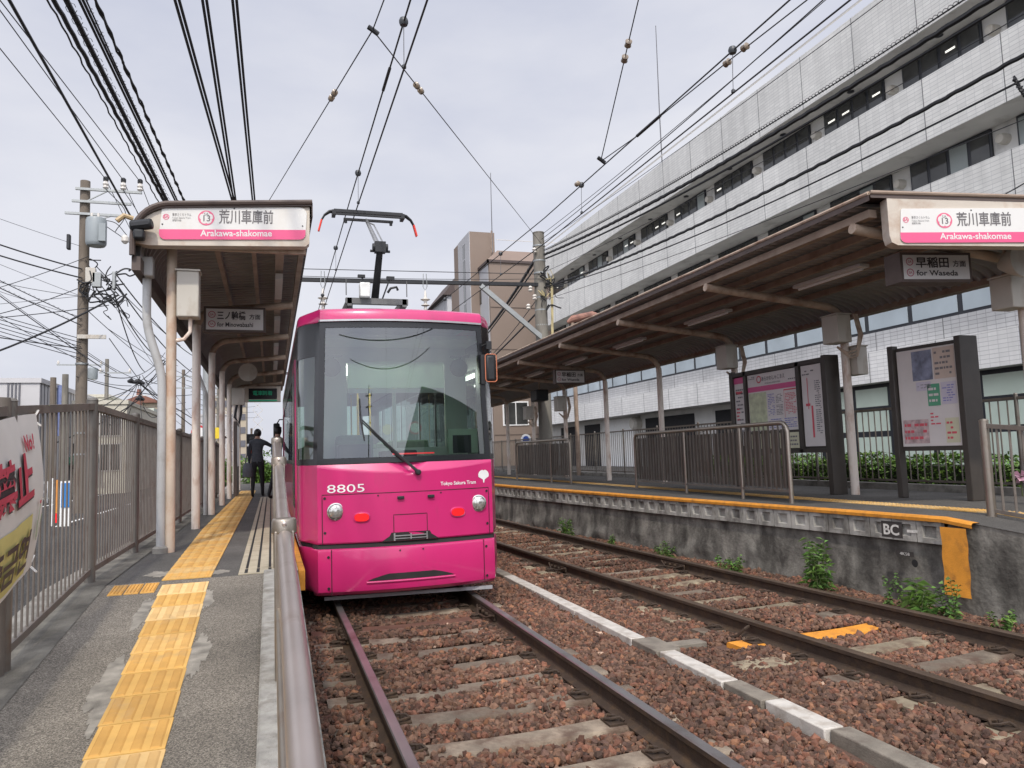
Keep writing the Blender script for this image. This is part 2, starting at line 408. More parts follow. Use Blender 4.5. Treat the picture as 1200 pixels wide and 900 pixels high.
rails = [make_rail('rusty left rail of the track the tram stands on', lambda y: C1 - G, M_railtop),
         make_rail('bright worn right rail of the track the tram stands on', lambda y: C1 + G, M_railtop),
         make_rail('dull brown rail of the empty track nearest the tram', lambda y: c2(y) - G, M_railtop2),
         make_rail('dull brown rail of the empty track beside the platform wall', lambda y: c2(y) + G, M_railtop2)]
def joint(root, x, y, side):
    mb = MB()
    mb.box(x + side * .012, x + side * .034, y - .28, y + .28, -.115, -.05)
    for k in (-.2, -.07, .07, .2):
        mb.cyl((x + side * .034, y + k, -.083), (x + side * .062, y + k, -.083), .017, 6)
    mb.tube([(x + side * .04, y - .3, -.06), (x + side * .085, y - .15, -.10), (x + side * .09, y + .12, -.11), (x + side * .045, y + .3, -.06)], .011, 6)
    mb.build('joint_bar', M_rust, root, smooth=0.5)
joint(rails[1], C1 + G, 7.5, -1); joint(rails[2], c2(9.9) - G, 9.9, -1); joint(rails[3], c2(9.3) + G, 9.3, -1); joint(rails[0], C1 - G, 7.2, -1)
mb = MB(); x = c2(5.9) - G
mb.tube([(x - .03, 5.75, -.05), (x - .09, 5.72, -.06), (x - .13, 5.78, -.13), (x - .12, 5.9, -.17)], .014, 6); mb.build('bond_cable', M_rust, rails[2])

# ---- sleepers (each one an object; the clips that hold the rails are its parts)
M_sleep = mat('sleeper_concrete', (0.20, 0.16, 0.118), 0.92, var=0.45, scale=6, bump=0.7, bscale=60, dirt=0.6, dcol=(0.085, 0.048, 0.032), dscale=5, rand=0.3)
M_sleepy = mat('sleeper_ochre', (0.26, 0.215, 0.145), 0.92, var=0.35, scale=7, bump=0.7, bscale=60, dirt=0.6, dcol=(0.10, 0.055, 0.036), dscale=6, rand=0.2)
M_orange = mat('orange_paint', (0.66, 0.27, 0.03), 0.75, var=0.15, scale=9, bump=0.3, bscale=80, dirt=0.35, dcol=(0.28, 0.11, 0.03), dscale=7)
M_steel_b = mat('brown_steel', (0.14, 0.07, 0.048), 0.7, metal=0.2, var=0.25, scale=5, bump=0.3, bscale=60)
def sleeper_mesh(m):
    mb = MB(); L = 1.02; nseg = 12; P = []
    for i in range(nseg + 1):
        t = -1 + 2 * i / nseg; dip = 0.012 * (1 - min(1, abs(t) / 0.55) ** 2) if abs(t) < 0.55 else 0
        w = 0.115 - 0.02 * (1 - abs(t)); z = 0.0 - dip; x = t * L
        P.append([(x, -w, -.1), (x, -w * .97, z - .015), (x, -w * .85, z), (x, w * .85, z), (x, w * .97, z - .015), (x, w, -.1)])
    mb.grid(P); mb.add([P[0][k] for k in range(6)], [tuple(range(6))]); mb.add([P[-1][k] for k in range(6)], [tuple(range(5, -1, -1))])
    o = mb.build('sleeper', m, smooth=0.7); me = o.data; bpy.data.objects.remove(o); return me
def clip_mesh():
    mb = MB(); mb.box(-.055, .055, -.07, .07, 0, .012)
    mb.tube([(-.03, -.05, .02), (.02, -.055, .03), (.05, -.02, .02), (.03, .02, .03), (-.03, .03, .035), (-.045, .055, .02)], .009, 6)
    mb.cyl((.0, 0, .01), (.0, 0, .045), .014, 6)
    o = mb.build('rail_clip', M_rust, smooth=0.6); me = o.data; bpy.data.objects.remove(o); return me
SL, SLY, SLO, SLS = sleeper_mesh(M_sleep), sleeper_mesh(M_sleepy), sleeper_mesh(M_orange), sleeper_mesh(M_steel_b)
CLIP = clip_mesh()
SLEEP = []
def put_sleeper(me, x, y, rz, label, group, clips=True, z=-.142):
    o = bpy.data.objects.new('sleeper', me); COL.objects.link(o); o.location = (x, y, z); o.rotation_euler = (0, 0, rz)
    tag(o, label, 'sleeper', group); SLEEP.append((x, y))
    if clips:
        for gx in (-G, G):
            for sgn in (-1, 1):
                c = bpy.data.objects.new('rail_clip', CLIP); COL.objects.link(c); c.parent = o
                c.location = (gx + sgn * .115, 0.0, 0.0); c.rotation_euler = (0, 0, 0 if sgn > 0 else math.pi)
G1 = 'sleepers under the track the tram stands on'; G2 = 'sleepers under the empty track'
for k in range(14):
    y = 2.2 + k * 0.538
    if k == 10: put_sleeper(SLS, C1, y, 0, 'flat brown steel sleeper in front of the tram at the rail joint', G1)
    else: put_sleeper(SL, C1, y, 0, 'concrete sleeper half buried in brown stones in front of the tram', G1)
for k in range(34):
    y = 2.9 + k * 0.546; rz = math.atan(0.0535 - 0.00156 * min(y, 34))
    if k == 5:
        tag_l = 'sleeper painted orange along its visible top beside the platform'
        put_sleeper(SLO, c2(y), y, rz, tag_l, G2)
    else: put_sleeper(SLY if k % 3 else SL, c2(y), y, rz, 'weathered ochre sleeper half buried in brown stones under the empty track', G2, clips=k < 22)

# ---- row of kerb blocks between the tracks
M_kerbw = mat('white_painted_kerb', (0.50, 0.47, 0.42), 0.85, var=0.15, scale=10, bump=0.4, bscale=120, dirt=0.45, dcol=(0.28, 0.23, 0.18), dscale=9)
M_kerbg = mat('bare_kerb', (0.20, 0.175, 0.14), 0.9, var=0.3, scale=8, bump=0.5, bscale=90, dirt=0.4, dcol=(0.10, 0.075, 0.06), dscale=6)
def kerb(y0, y1, w, m, label, x=2.93, mt=None):
    x *= 1.02; y0 *= 1.02; y1 *= 1.02
    mb = MB(); mb.box(x - w / 2, x + w / 2, y0 + .006, y1 - .006, -.22, -.10)
    mbo = mb.build('kerb_block', m, bevel=0.008); tag(mbo, label, 'kerb', 'kerb blocks between the two tracks')
kerb(9.5, 11.2, .138, M_kerbg, 'grey kerb block beside the tram, last of the row'); kerb(8.3, 9.5, .138, M_kerbw, 'white painted kerb block nearest the tram bumper')
kerb(7.1, 8.3, .138, M_kerbw, 'white painted kerb block second from the tram bumper'); kerb(5.86, 7.1, .138, M_kerbw, 'white painted kerb block just behind the bare wide one')
kerb(5.42, 5.86, .22, M_kerbg, 'bare wide kerb block with a short arm towards the empty track', 2.97)
kerb(4.56, 5.42, .138, M_kerbw, 'white painted kerb block in front of the bare wide one', 2.95); kerb(4.14, 4.56, .138, M_kerbg, 'short bare kerb block between two white ones', 2.96)
kerb(3.60, 4.14, .138, M_kerbw, 'white painted kerb block nearest the camera', 2.98); kerb(2.4, 3.60, .138, M_kerbg, 'long bare kerb block at the bottom of the photo', 3.01)
mb = MB(); mb.box(3.146, 3.46, 5.66, 5.80, -.22, -.112); tag(mb.build('concrete_slab', M_kerbg, bevel=0.006), 'short concrete slab lying in the stones between kerb and rail', 'slab')
mb = MB(); mb.box(3.30, 3.72, 4.9, 5.12, -.2, -.125); tag(mb.build('concrete_slab', M_sleepy, bevel=0.01), 'pale concrete slab lying in the stones in front of the orange mark', 'slab')

# ---- ballast: every stone a small convex lump, one object
t = (1 + 5 ** .5) / 2
ICO_V = np.array([(-1, t, 0), (1, t, 0), (-1, -t, 0), (1, -t, 0), (0, -1, t), (0, 1, t), (0, -1, -t), (0, 1, -t), (t, 0, -1), (t, 0, 1), (-t, 0, -1), (-t, 0, 1)]); ICO_V /= np.linalg.norm(ICO_V[0])
ICO_F = np.array([(0, 11, 5), (0, 5, 1), (0, 1, 7), (0, 7, 10), (0, 10, 11), (1, 5, 9), (5, 11, 4), (11, 10, 2), (10, 7, 6), (7, 1, 8), (3, 9, 4), (3, 4, 2), (3, 2, 6), (3, 6, 8), (3, 8, 9), (4, 9, 5), (2, 4, 11), (6, 2, 10), (8, 6, 7), (9, 8, 1)])
def stones(name, P, S, cols, m):
    n = len(P)
    V = np.repeat(ICO_V[None], n, 0) * rng.uniform(0.62, 1.18, (n, 12, 1)) * rng.uniform(0.6, 1.25, (n, 1, 3))
    a = rng.uniform(0, 2 * np.pi, (n, 3)); ca, sa = np.cos(a), np.sin(a)
    Rx = np.zeros((n, 3, 3)); Rz = np.zeros((n, 3, 3))
    Rx[:, 0, 0] = 1; Rx[:, 1, 1] = ca[:, 0]; Rx[:, 1, 2] = -sa[:, 0]; Rx[:, 2, 1] = sa[:, 0]; Rx[:, 2, 2] = ca[:, 0]
    Rz[:, 2, 2] = 1; Rz[:, 0, 0] = ca[:, 1]; Rz[:, 0, 1] = -sa[:, 1]; Rz[:, 1, 0] = sa[:, 1]; Rz[:, 1, 1] = ca[:, 1]
    V = np.einsum('nij,nkj->nki', Rz @ Rx, V) * S[:, None, None] + P[:, None, :]
    F = ICO_F[None] + 12 * np.arange(n)[:, None, None]
    me = bpy.data.meshes.new(name)
    me.vertices.add(n * 12); me.vertices.foreach_set('co', V.astype(np.float32).ravel())
    me.loops.add(n * 60); me.loops.foreach_set('vertex_index', F.astype(np.int32).ravel())
    me.polygons.add(n * 20); me.polygons.foreach_set('loop_start', np.arange(0, n * 60, 3, dtype=np.int32))
    at = me.attributes.new('tone', 'FLOAT_COLOR', 'POINT')
    c4 = np.ones((n, 12, 4), np.float32); c4[:, :, :3] = cols[:, None, :]; at.data.foreach_set('color', c4.ravel())
    me.materials.append(m); me.update(calc_edges=True); me.validate(); me.shade_flat()
    o = bpy.data.objects.new(name, me); COL.objects.link(o); tag(o, kind='stuff'); return o
M_stone = mat('ballast_stone', (0.120, 0.067, 0.043), 0.92, var=0.25, scale=40, bump=0.4, bscale=160, attr='tone')
def scatter(n, x0, x1, y0, y1, s0, s1, zl):
    P = np.stack([rng.uniform(x0, x1, n), rng.uniform(y0, y1, n), np.zeros(n)], 1)
    S = rng.uniform(s0, s1, n) * rng.choice([0.6, 0.8, 1, 1.15], n)
    c2v = 4.97 - 0.0535 * P[:, 1] + 0.00078 * P[:, 1] ** 2
    keep = np.ones(n, bool)
    for cx in (C1 - G, C1 + G): keep &= np.abs(P[:, 0] - cx) > 0.06
    for sgn in (-1, 1): keep &= np.abs(P[:, 0] - (c2v + sgn * G)) > 0.06
    keep &= np.abs(P[:, 0] - 3.005) > 0.08
    sl = np.array(SLEEP); onsl = np.zeros(n, bool); cover = np.zeros(n)
    for (sx, sy) in SLEEP:
        d = P[:, 0] - sx; near = (np.abs(P[:, 1] - sy) < 0.125) & (np.abs(d) < 1.04)
        onsl |= near
    # patches of stones thrown over the sleepers
    patch = np.sin(P[:, 0] * 3.1 + np.floor(P[:, 1] / .54) * 1.7) + 0.6 * np.sin(P[:, 0] * 7.0 - P[:, 1] * 2.0)
    keep &= ~(onsl & ((patch < 0.35) | (rng.uniform(0, 1, n) < 0.42)))
    keep &= ~((np.abs(P[:, 1] - 5.63) < .15) & (P[:, 0] > 4.2) & (P[:, 0] < 5.15)); keep &= ~((np.abs(P[:, 1] - 5.63) < .14) & (P[:, 0] > 3.5) & (P[:, 0] < 3.8)); keep &= ~((np.abs(P[:, 1] - 7.58) < .13) & (P[:, 0] > .6) & (P[:, 0] < 2.0))
    P[:, 2] = zl + rng.uniform(-.018, .012, n) + np.where(onsl, .020, 0) + .018 * np.sin(P[:, 0] * 2.1 + 1) * np.sin(P[:, 1] * 1.7)
    P = P[keep]; S = S[keep]; n = len(P)
    base = rng.uniform(0.45, 1.6, (n, 1)) * (1 + .22 * np.sin(P[:, :1] * 1.9 + 2 * np.sin(P[:, 1:2] * .8)) * np.sin(P[:, 1:2] * 1.3 + 1))
    tint = np.ones((n, 3)); u = rng.uniform(0, 1, n)
    tint[u < .25] = (1.15, 0.9, 0.85); tint[(u > .25) & (u < .4)] = (0.85, 0.85, 0.95); tint[(u > .4) & (u < .5)] = (1.35, 1.15, 0.95); tint[u > .994] = (2.6, 3.2, 3.6)
    return P, S, (base * tint).astype(np.float32)
A = scatter(78000, 0.25, 6.28, 2.3, 8.0, .0165, .031, -.157); B = scatter(46000, 0.2, 6.1, 8.0, 16.0, .020, .036, -.156); Cc = scatter(15000, 0.2, 5.6, 16.0, 34.0, .034, .05, -.158)
stones('ballast', np.concatenate([A[0], B[0], Cc[0]]), np.concatenate([A[1], B[1], Cc[1]]), np.concatenate([A[2], B[2], Cc[2]]), M_stone)

# ---- platform on the left: ramp, deck, kerb, tactile strip, slip plate
mb = MB()
ys = [-6, -2, 0, 2, 4, 6.35]
P = [[(-1.19, y, ramp_l(y)), (-.055, y, ramp_l(y))] for y in ys]
mb.grid(P); tag(mb.build('ramp', M_ramp, smooth=0), kind='structure')
mb = MB()
mb.add([(-1.6, -6, -.8), (.2, -6, -.8), (-1.6, 6.35, -.8), (.2, 6.35, -.8), (-1.6, -6, ramp_l(-6) - .012), (.2, -6, ramp_l(-6) - .012), (-1.6, 6.35, HL - .012), (.2, 6.35, HL - .012)], [(0, 1, 3, 2), (4, 5, 7, 6), (0, 1, 5, 4), (2, 3, 7, 6), (0, 2, 6, 4), (1, 3, 7, 5)])
mb.box(-1.6, .2, 6.353, 60, -.3, HL - .008)
tag(mb.build('platform_base', M_conc, smooth=0), kind='structure')
mb = MB(); mb.box(-1.165, .2, 6.353, 60, HL - .006, HL); tag(mb.build('platform', M_deck, smooth=0), kind='structure')
M_curb = mat('ramp_kerb', (0.33, 0.315, 0.28), 0.9, var=0.3, scale=14, bump=0.7, bscale=140, dirt=0.35, dcol=(0.15, 0.13, 0.1), dscale=9)
mb = MB(); mb.grid([[(x, y, ramp_l(y) + dz) for x, dz in ((-.06, -.02), (-.06, .022), (-.05, .03), (.05, .03), (.06, .02), (.06, -.5))] for y in ys]); tag(mb.build('ramp_kerb', M_curb, smooth=0.5), kind='structure')
M_gut = mat('gutter_concrete', (0.215, 0.20, 0.165), 0.92, var=0.3, scale=6, bump=0.5, bscale=90, dirt=0.75, dcol=(0.045, 0.04, 0.034), dscale=1.6)  # dark mottles: grime, with the fence's shadow put into the colour too
mb = MB(); yy = ys + [6.36, 10, 20, 60]
mb.grid([[(-1.42, y, ramp_l(y) + .004), (-1.172, y, ramp_l(y) + .004)] for y in yy]); tag(mb.build('gutter', M_gut, smooth=0), kind='structure')
# tactile paving
M_tac = mat('tactile_yellow', (0.61, 0.36, 0.10), 0.8, var=0.13, scale=8, bump=0.15, bscale=150, dirt=0.3, dcol=(0.40, 0.27, 0.13), dscale=6, attr='tone')
M_grout = mat('mortar_smear', (0.245, 0.225, 0.19), 0.95, var=0.45, scale=11, bump=0.5, bscale=120)
def tac_tile(mb, x0, x1, y0, y1, zf, kind, tone):
    mb.tone = tone; g = .003
    def top(x, y, dz): return (x, y, zf(y) + dz)
    a0, a1, b0, b1 = x0 + g, x1 - g, y0 + g, y1 - g
    mb.add([top(a0, b0, .006), top(a1, b0, .006), top(a1, b1, .006), top(a0, b1, .006), top(a0, b0, -.01), top(a1, b0, -.01), top(a1, b1, -.01), top(a0, b1, -.01)],
           [(0, 1, 2, 3), (0, 1, 5, 4), (1, 2, 6, 5), (2, 3, 7, 6), (3, 0, 4, 7)])
    w = (a1 - a0)
    mb.tone = (tone[0] * .88, tone[1] * .82, tone[2] * .74)
    if kind == 'bar':
        for k in range(4):
            cx = a0 + w * (k + .5) / 4; q = w * .075
            e = .012
            mb.add([top(cx - q, b0 + e, .006), top(cx + q, b0 + e, .006), top(cx + q, b1 - e, .006), top(cx - q, b1 - e, .006),
                    top(cx - q * .65, b0 + e + .006, .011), top(cx + q * .65, b0 + e + .006, .011), top(cx + q * .65, b1 - e - .006, .011), top(cx - q * .65, b1 - e - .006, .011)],
                   [(4, 5, 6, 7), (0, 1, 5, 4), (1, 2, 6, 5), (2, 3, 7, 6), (3, 0, 4, 7)])
    else:
        for i in range(5):
            for j in range(5):
                cx = a0 + w * (i + .5) / 5; cy = b0 + (b1 - b0) * (j + .5) / 5; r = w * .055; n = 8
                vs = [top(cx + r * math.cos(2 * math.pi * q / n), cy + r * math.sin(2 * math.pi * q / n), .006) for q in range(n)] + [top(cx + .6 * r * math.cos(2 * math.pi * q / n), cy + .6 * r * math.sin(2 * math.pi * q / n), .011) for q in range(n)]
                mb.add(vs, [tuple(range(n, 2 * n))] + [(q, (q + 1) % n, n + (q + 1) % n, n + q) for q in range(n)])
def tone():
    a = random.uniform(.86, 1.1); b = random.choice([0, 0, .25, .5, .7, .9]); return (a * (1 + .10 * b), a * (1 + .30 * b), a * (1 + 1.15 * b))
mb = MB(); y = -1.2
while y < 6.2:
    sh = -.075 * max(0, min(1, (y - 3) / 2.9)) + .02
    tac_tile(mb, -.72 + sh, -.415 + sh * .6, y, y + .306, ramp_l, 'bar', tone()); y += .309
mb2 = mb; y = 6.37; k = 0
while y < 24:
    xl = -.80 - .08 * min(1, (y - 6.3) / 4.5)
    tac_tile(mb2, xl, -.445, y, y + .31, lambda q: HL + .002, 'dot' if k in (0, 1) else 'bar', tone() if k % 2 else (1.0, .98, .95)); y += .313; k += 1
for q in range(3): tac_tile(mb2, -1.11 + q * .105, -1.01 + q * .105, 6.02, 6.3, ramp_l, 'bar', (1, .93, .8))
o = mb.build('tactile_paving', M_tac, smooth=0.5, tone=True); tag(o, kind='structure')
# mortar smears along the strip
mb = MB(); random.seed(11)
def smear(cx, cy, rx, ry, zf):
    n = 90; ph = [random.uniform(0, 6.28) for q in range(5)]; vs = [(cx, cy, zf(cy) + .003)]
    for i in range(n):
        a = 2 * math.pi * i / n; q = .85 + .16 * math.sin(2 * a + ph[0]) + .10 * math.sin(5 * a + ph[1]) + .07 * math.sin(11 * a + ph[2]) + .05 * math.sin(23 * a + ph[3]) + random.uniform(-.04, .04)
        vs.append((cx + rx * q * math.cos(a), cy + ry * q * math.sin(a), zf(cy + ry * q * math.sin(a)) + .003))
    mb.add(vs, [(0, i + 1, (i + 1) % n + 1) for i in range(n)])
smear(-.74, 4.15, .10, .55, ramp_l); smear(-.40, 4.55, .07, .42, ramp_l); smear(-.80, 5.5, .06, .35, ramp_l); smear(-.44, 5.75, .06, .3, ramp_l)
smear(-.42, 6.62, .09, .17, lambda q: HL); smear(-.86, 6.75, .11, .22, lambda q: HL); smear(-.43, 3.1, .05, .3, ramp_l)
tag(mb.build('mortar_smears', M_grout, smooth=0), kind='structure')
# slip plate and nosing
M_plate = mat('slip_plate', (0.42, 0.37, 0.27), 0.75, var=0.15, scale=9, bump=0.3, bscale=150, dirt=0.3, dcol=(0.2, 0.17, 0.12), dscale=5)
M_black = mat('black_rubber', (0.018, 0.018, 0.018), 0.7, var=0.2, scale=8)
mb = MB(); mb.mi = 0; mb.box(-.25, .20, 6.36, 19.5, HL + .001, HL + .008); mb.mi = 1
for k in range(5):
    cx = -.25 + .45 * (k + .62) / 5
    mb.box(cx - .012, cx + .012, 6.40, 6.62, HL + .003, HL + .010)
    y = 6.66
    while y < 19.3: mb.box(cx - .010, cx + .010, y, y + .075, HL + .003, HL + .0105); y += .09
tag(mb.build('slip_plate', [M_plate, M_black], smooth=0), 'beige slip plate with dashed black grooves along the platform edge', 'slip plate')
mb = MB(); mb.box(.203, .255, 6.36, 20, HL - .16, HL + .004); tag(mb.build('platform_nosing', M_orange, bevel=0.006), 'orange edge strip of the left platform beside the tram', 'edge strip')

# ---- platform on the right
E = [3, 4, 5, 5.95, 6.6, 7.1, 7.8, 8.47, 9.5, 10.5, 11.55, 13, 15, 17, 19.5, 22, 28, 35, 60]
mb = MB(); mb.grid([[(edge_r(y) + .02, y, ramp_r(y)), (9.95, y, ramp_r(y))] for y in E]); tag(mb.build('platform', M_deck, smooth=0), kind='structure')
mb = MB(); mb.box(9.95, 40, -5, 75, -.31, .45); tag(mb.build('forecourt', M_ground, smooth=0), kind='structure')
mb = MB(); y = 3.4
while y < 30:
    tac_tile(mb, 7.13, 7.44, y, y + .308, lambda q: ramp_r(q) + .002, 'dot', tone()); y += .311
tag(mb.build('tactile_paving', M_tac, smooth=0.5, tone=True), kind='structure')
mb = MB(); mb.grid([[(edge_r(y) + a, y, ramp_r(y) + b) for a, b in ((-.03, -.042), (-.035, -.008), (-.02, .012), (.06, .012), (.07, .002))] for y in [5.62, 5.8, 5.95] + [6.05 + .4 * i for i in range(60)]])
tag(mb.build('platform_nosing', M_orange, smooth=0.6), 'orange painted lip along the edge of the right platform', 'edge strip')
# retaining wall
wall = thing('platform_wall', 'stained concrete retaining wall of the right platform with a row of recessed blocks', 'wall', (6.2, 8, -.2))
M_wall = mat('stained_wall', (0.20, 0.188, 0.162), 0.95, var=0.6, scale=4.5, bump=1.0, bscale=24, dirt=0.7, dcol=(0.045, 0.04, 0.034), dscale=2.6, stretch=1.6, detail=9)
M_block = mat('recessed_block', (0.36, 0.345, 0.31), 0.92, var=0.35, scale=7, bump=0.6, bscale=70, dirt=0.55, dcol=(0.07, 0.062, 0.052), dscale=3.0, stretch=1.5)
P = []; yy = np.arange(3, 60, .12)
yy = np.concatenate([np.arange(3, 20, .1), np.arange(20, 60, 1.0)])
for y in yy:
    x0 = edge_r(y) + .03; row = []
    for z in np.linspace(-.34, .46 if y > 5.97 else ramp_r(y) - .004, 12):
        w = .055 * (math.sin(y * 2.3 + z * 4) * math.sin(z * 9 + y * 1.1) + .5 * math.sin(y * 7.1) * math.sin(z * 17 + 1)) * max(0, min(1, (.3 - z) / .4))
        row.append((x0 - .05 * max(0, (.1 - z)) - abs(w), y, z))
    row.append((x0 + .2, y, row[-1][2] + .001)); P.append(row)
mb = MB(); mb.grid(P); mb.build('rough_wall', M_wall, wall, smooth=1.2)
mb = MB(); y = 5.96
def wf(y0, y1):
    x0, x1 = edge_r(y0), edge_r(y1)
    def fr(a, b, c):                 # a along the wall towards the camera, b up, c out of the wall
        yq = y1 + (y0 - y1) * a; return (x1 + (x0 - x1) * a - c, yq, b)
    return fr
while y < 26:
    y1 = y + .3; fr = wf(y, y1); z0, z1 = .455, .675
    if y1 > 5.97:
        o_ = [(0.02, z0), (.98, z0), (.98, z1), (.02, z1)]; i_ = [(.24, z0 + .05), (.78, z0 + .05), (.78, z1 - .045), (.24, z1 - .045)]
        k_ = [(.27, z0 + .06), (.75, z0 + .06), (.75, z1 - .055), (.27, z1 - .055)]
        vs = [fr(a, b, .012) for a, b in o_] + [fr(a, b, .012) for a, b in i_] + [fr(a, b, -.026) for a, b in k_] + [fr(a, b, -.03) for a, b in o_]
        mb.add(vs, [(q, (q + 1) % 4, 4 + (q + 1) % 4, 4 + q) for q in range(4)] + [(4 + q, 4 + (q + 1) % 4, 8 + (q + 1) % 4, 8 + q) for q in range(4)] + [(8, 9, 10, 11)] + [(q, (q + 1) % 4, 12 + (q + 1) % 4, 12 + q) for q in range(4)])
    y += .3
mb.build('recessed_blocks', M_block, wall, smooth=0)
# painted patch, letters, plate, drain hole
fr = wf(5.66, 5.94)
mb = MB(); mb.grid([[(edge_r(5.66 + (.28) * a) - .034 - .05 * max(0, (.1 - z)) - .02 * max(0, .2 - z) - .022, 5.66 + .28 * a + .006 * math.sin(z * 23), z) for z in np.linspace(-.02, .64, 14)] for a in (0, .5, 1)])
mb.build('orange_patch', M_orange, wall, smooth=0.9)
M_letw = mat('white_letter', (0.62, 0.60, 0.55), 0.8, var=0.2, scale=20, dirt=0.3, dcol=(0.3, 0.28, 0.25), dscale=15)
M_darkp = mat('dark_patch', (0.045, 0.038, 0.034), 0.85, var=0.2, scale=14)
y0 = 6.38
def frw(a, b, c): yq = 6.70 - a; return (edge_r(yq) - .014 - c, yq, b)
mb = MB(); rect(mb, frw, 0, .27, .475, .645, .001); mb.build('sign_patch', M_darkp, wall, smooth=0)
mb = MB(); put_text(mb, 'BC', .155, frw, .03, .505, bold=.004, width=.20, lift=.004); rect(mb, frw, .33, .46, .545, .575, .004); mb.build('lettering', M_letw, wall, smooth=0)
def frw2(a, b, c): yq = 6.50 - a; return (edge_r(yq) - .045 - c, yq, b)
mb = MB(); rect(mb, frw2, 0, .22, .30, .35, .004); mb.build('number_plate', M_darkp, wall, smooth=0)
mb = MB(); put_text(mb, '4K58', .045, frw2, .05, .308, width=.12, lift=.006); mb.build('plate_lettering', M_letw, wall, smooth=0)
mb = MB(); disc(mb, lambda a, b, c: (edge_r(6.25) - .052 - c, 6.27 - a, b), 0, .24, .04, .004, 16); mb.build('drain_hole', M_black, wall, smooth=0)
# ================================================================== THE TRAM
M_pink = mat('tram_pink', (0.54, 0.022, 0.145), 0.3, var=0.05, scale=2.5, coat=0.6, spec=0.4, dirt=0.2, dcol=(0.42, 0.035, 0.12), dscale=6, stretch=3)
M_mask = mat('window_mask', (0.012, 0.013, 0.015), 0.25, var=0.1, scale=6)
M_grey = mat('roof_grey', (0.30, 0.30, 0.31), 0.6, var=0.12, scale=4, dirt=0.3)
M_dark = mat('dark_metal', (0.025, 0.026, 0.028), 0.5, metal=0.3, var=0.2, scale=8)
M_under = mat('underframe', (0.018, 0.016, 0.015), 0.85, var=0.3, scale=6)
M_silver = mat('steel', (0.48, 0.48, 0.47), 0.32, metal=0.85, var=0.12, scale=10)
M_whitep = mat('white_paint', (0.78, 0.78, 0.76), 0.4, var=0.05, scale=5, dirt=0.1, dcol=(.5, .48, .44))
M_inner = mat('interior_panel', (0.60, 0.64, 0.58), 0.6, var=0.06, scale=3)
M_mint = mat('blind_mint', (0.74, 0.84, 0.76), 0.7, var=0.05, scale=3)
_nt = M_mint.node_tree; _b = _nt.nodes['Principled BSDF']; _o = _nt.nodes['Material Output']; _t = _nt.nodes.new('ShaderNodeBsdfTranslucent'); _t.inputs[0].default_value = (.74, .86, .76, 1); _m = _nt.nodes.new('ShaderNodeMixShader'); _m.inputs[0].default_value = .55
_nt.links.new(_b.outputs[0], _m.inputs[1]); _nt.links.new(_t.outputs[0], _m.inputs[2]); _nt.links.new(_m.outputs[0], _o.inputs['Surface'])
M_seat = mat('seat_cloth', (0.10, 0.16, 0.11), 0.9, var=0.2, scale=20)
M_glass = glass_mat('tram_glass', (0.52, 0.64, 0.57), 1.35, 0.075)
M_glassd = glass_mat('side_glass', (0.35, 0.40, 0.39), 0.35, 0.02)
M_seam = mat('seam', (0.05, 0.006, 0.018), 0.7, var=0.1)
M_orrim = mat('orange_rim', (0.52, 0.17, 0.085), 0.5, var=0.08)
XC = C1
tram = thing('tram', 'pink single-car tram numbered 8805 standing at the left platform with its pantograph raised', 'tram', (XC, 8.0, 0))
def lean(z): return max(0.0, z - 1.45) * .045
def zarc(x): return 1.355 + .075 * (x / .93) ** 2
def yf(x, z, bump=0.0):
    y = 7.86 + .14 * (x / .93) ** 2 + lean(z)
    if bump and z < 1.46:
        d = z - zarc(x)
        if d > 0: y += d * .42
        w = .19 * (z - 1.325) / .125
        if w > 0 and abs(x) < w: y += .05 * (1 - abs(x) / max(w, .01)) ** .5 * min(1, w / .05)
    if z < .62: y -= .03
    return y
GB = .0395                      # how far the glass stands back from the panel below
def frt(a, b, c): return (XC + a, yf(a, b) - c, b)
XS = [-.93 + .03 * i for i in range(63)]
def outline(z, inset=0.0, bump=0, back=0.0):
    """front curve from the left side round to the right side at height z"""
    tp = max(0, z - 1.45) * .03; W = 1.10 - inset; B = .93 - tp
    L = []
    y9 = yf(.93, z) + back + inset
    corner = [(-W, 8.62 + lean(z)), (-W, 8.50 + lean(z)), (-W + .012, 8.43 + lean(z)), (-W + .045, 8.34 + lean(z) * 1), (-W + .09, 8.24 + lean(z)), (-B - .035, y9 + .085), (-B - .012, y9 + .03)]
    L += corner
    for x in XS:
        k = x * B / .93
        L.append((k, yf(x, z, bump) + back + inset))
    L += [(-p, q) for p, q in reversed(corner)]
    return L
NC = 7
def ring(z, inset=0.0, bump=0, back=0.0):
    F = outline(z, inset, bump, back)
    sides = [9.0, 9.2, 10.2, 10.4, 11.6, 11.75, 12.95, 13.1, 14.9, 15.05, 16.25, 16.4, 17.6, 17.75, 18.2, 19.2]
    W = 1.10 - inset
    pts = F + [(W, y) for y in sides] + [(-p, 28.3 - q) for p, q in F] + [(-W, y) for y in reversed(sides)]
    return [(XC + p, q, z) for p, q in pts], len(F), len(sides)
def loft(mb, rings, keep=None):
    for i in range(len(rings) - 1):
        a, b = rings[i], rings[i + 1]; n = len(a)
        for j in range(n):
            if keep is None or keep(i, j): mb.add([a[j], a[(j + 1) % n], b[(j + 1) % n], b[j]], [(0, 1, 2, 3)])
def weld(o):
    import bmesh
    bm = bmesh.new(); bm.from_mesh(o.data); bmesh.ops.remove_doubles(bm, verts=bm.verts, dist=1e-4); bmesh.ops.recalc_face_normals(bm, faces=bm.faces); bm.to_mesh(o.data); bm.free()
    o.data.polygons.foreach_set('use_smooth', [True] * len(o.data.polygons)); o.data.set_sharp_from_angle(angle=.55); return o
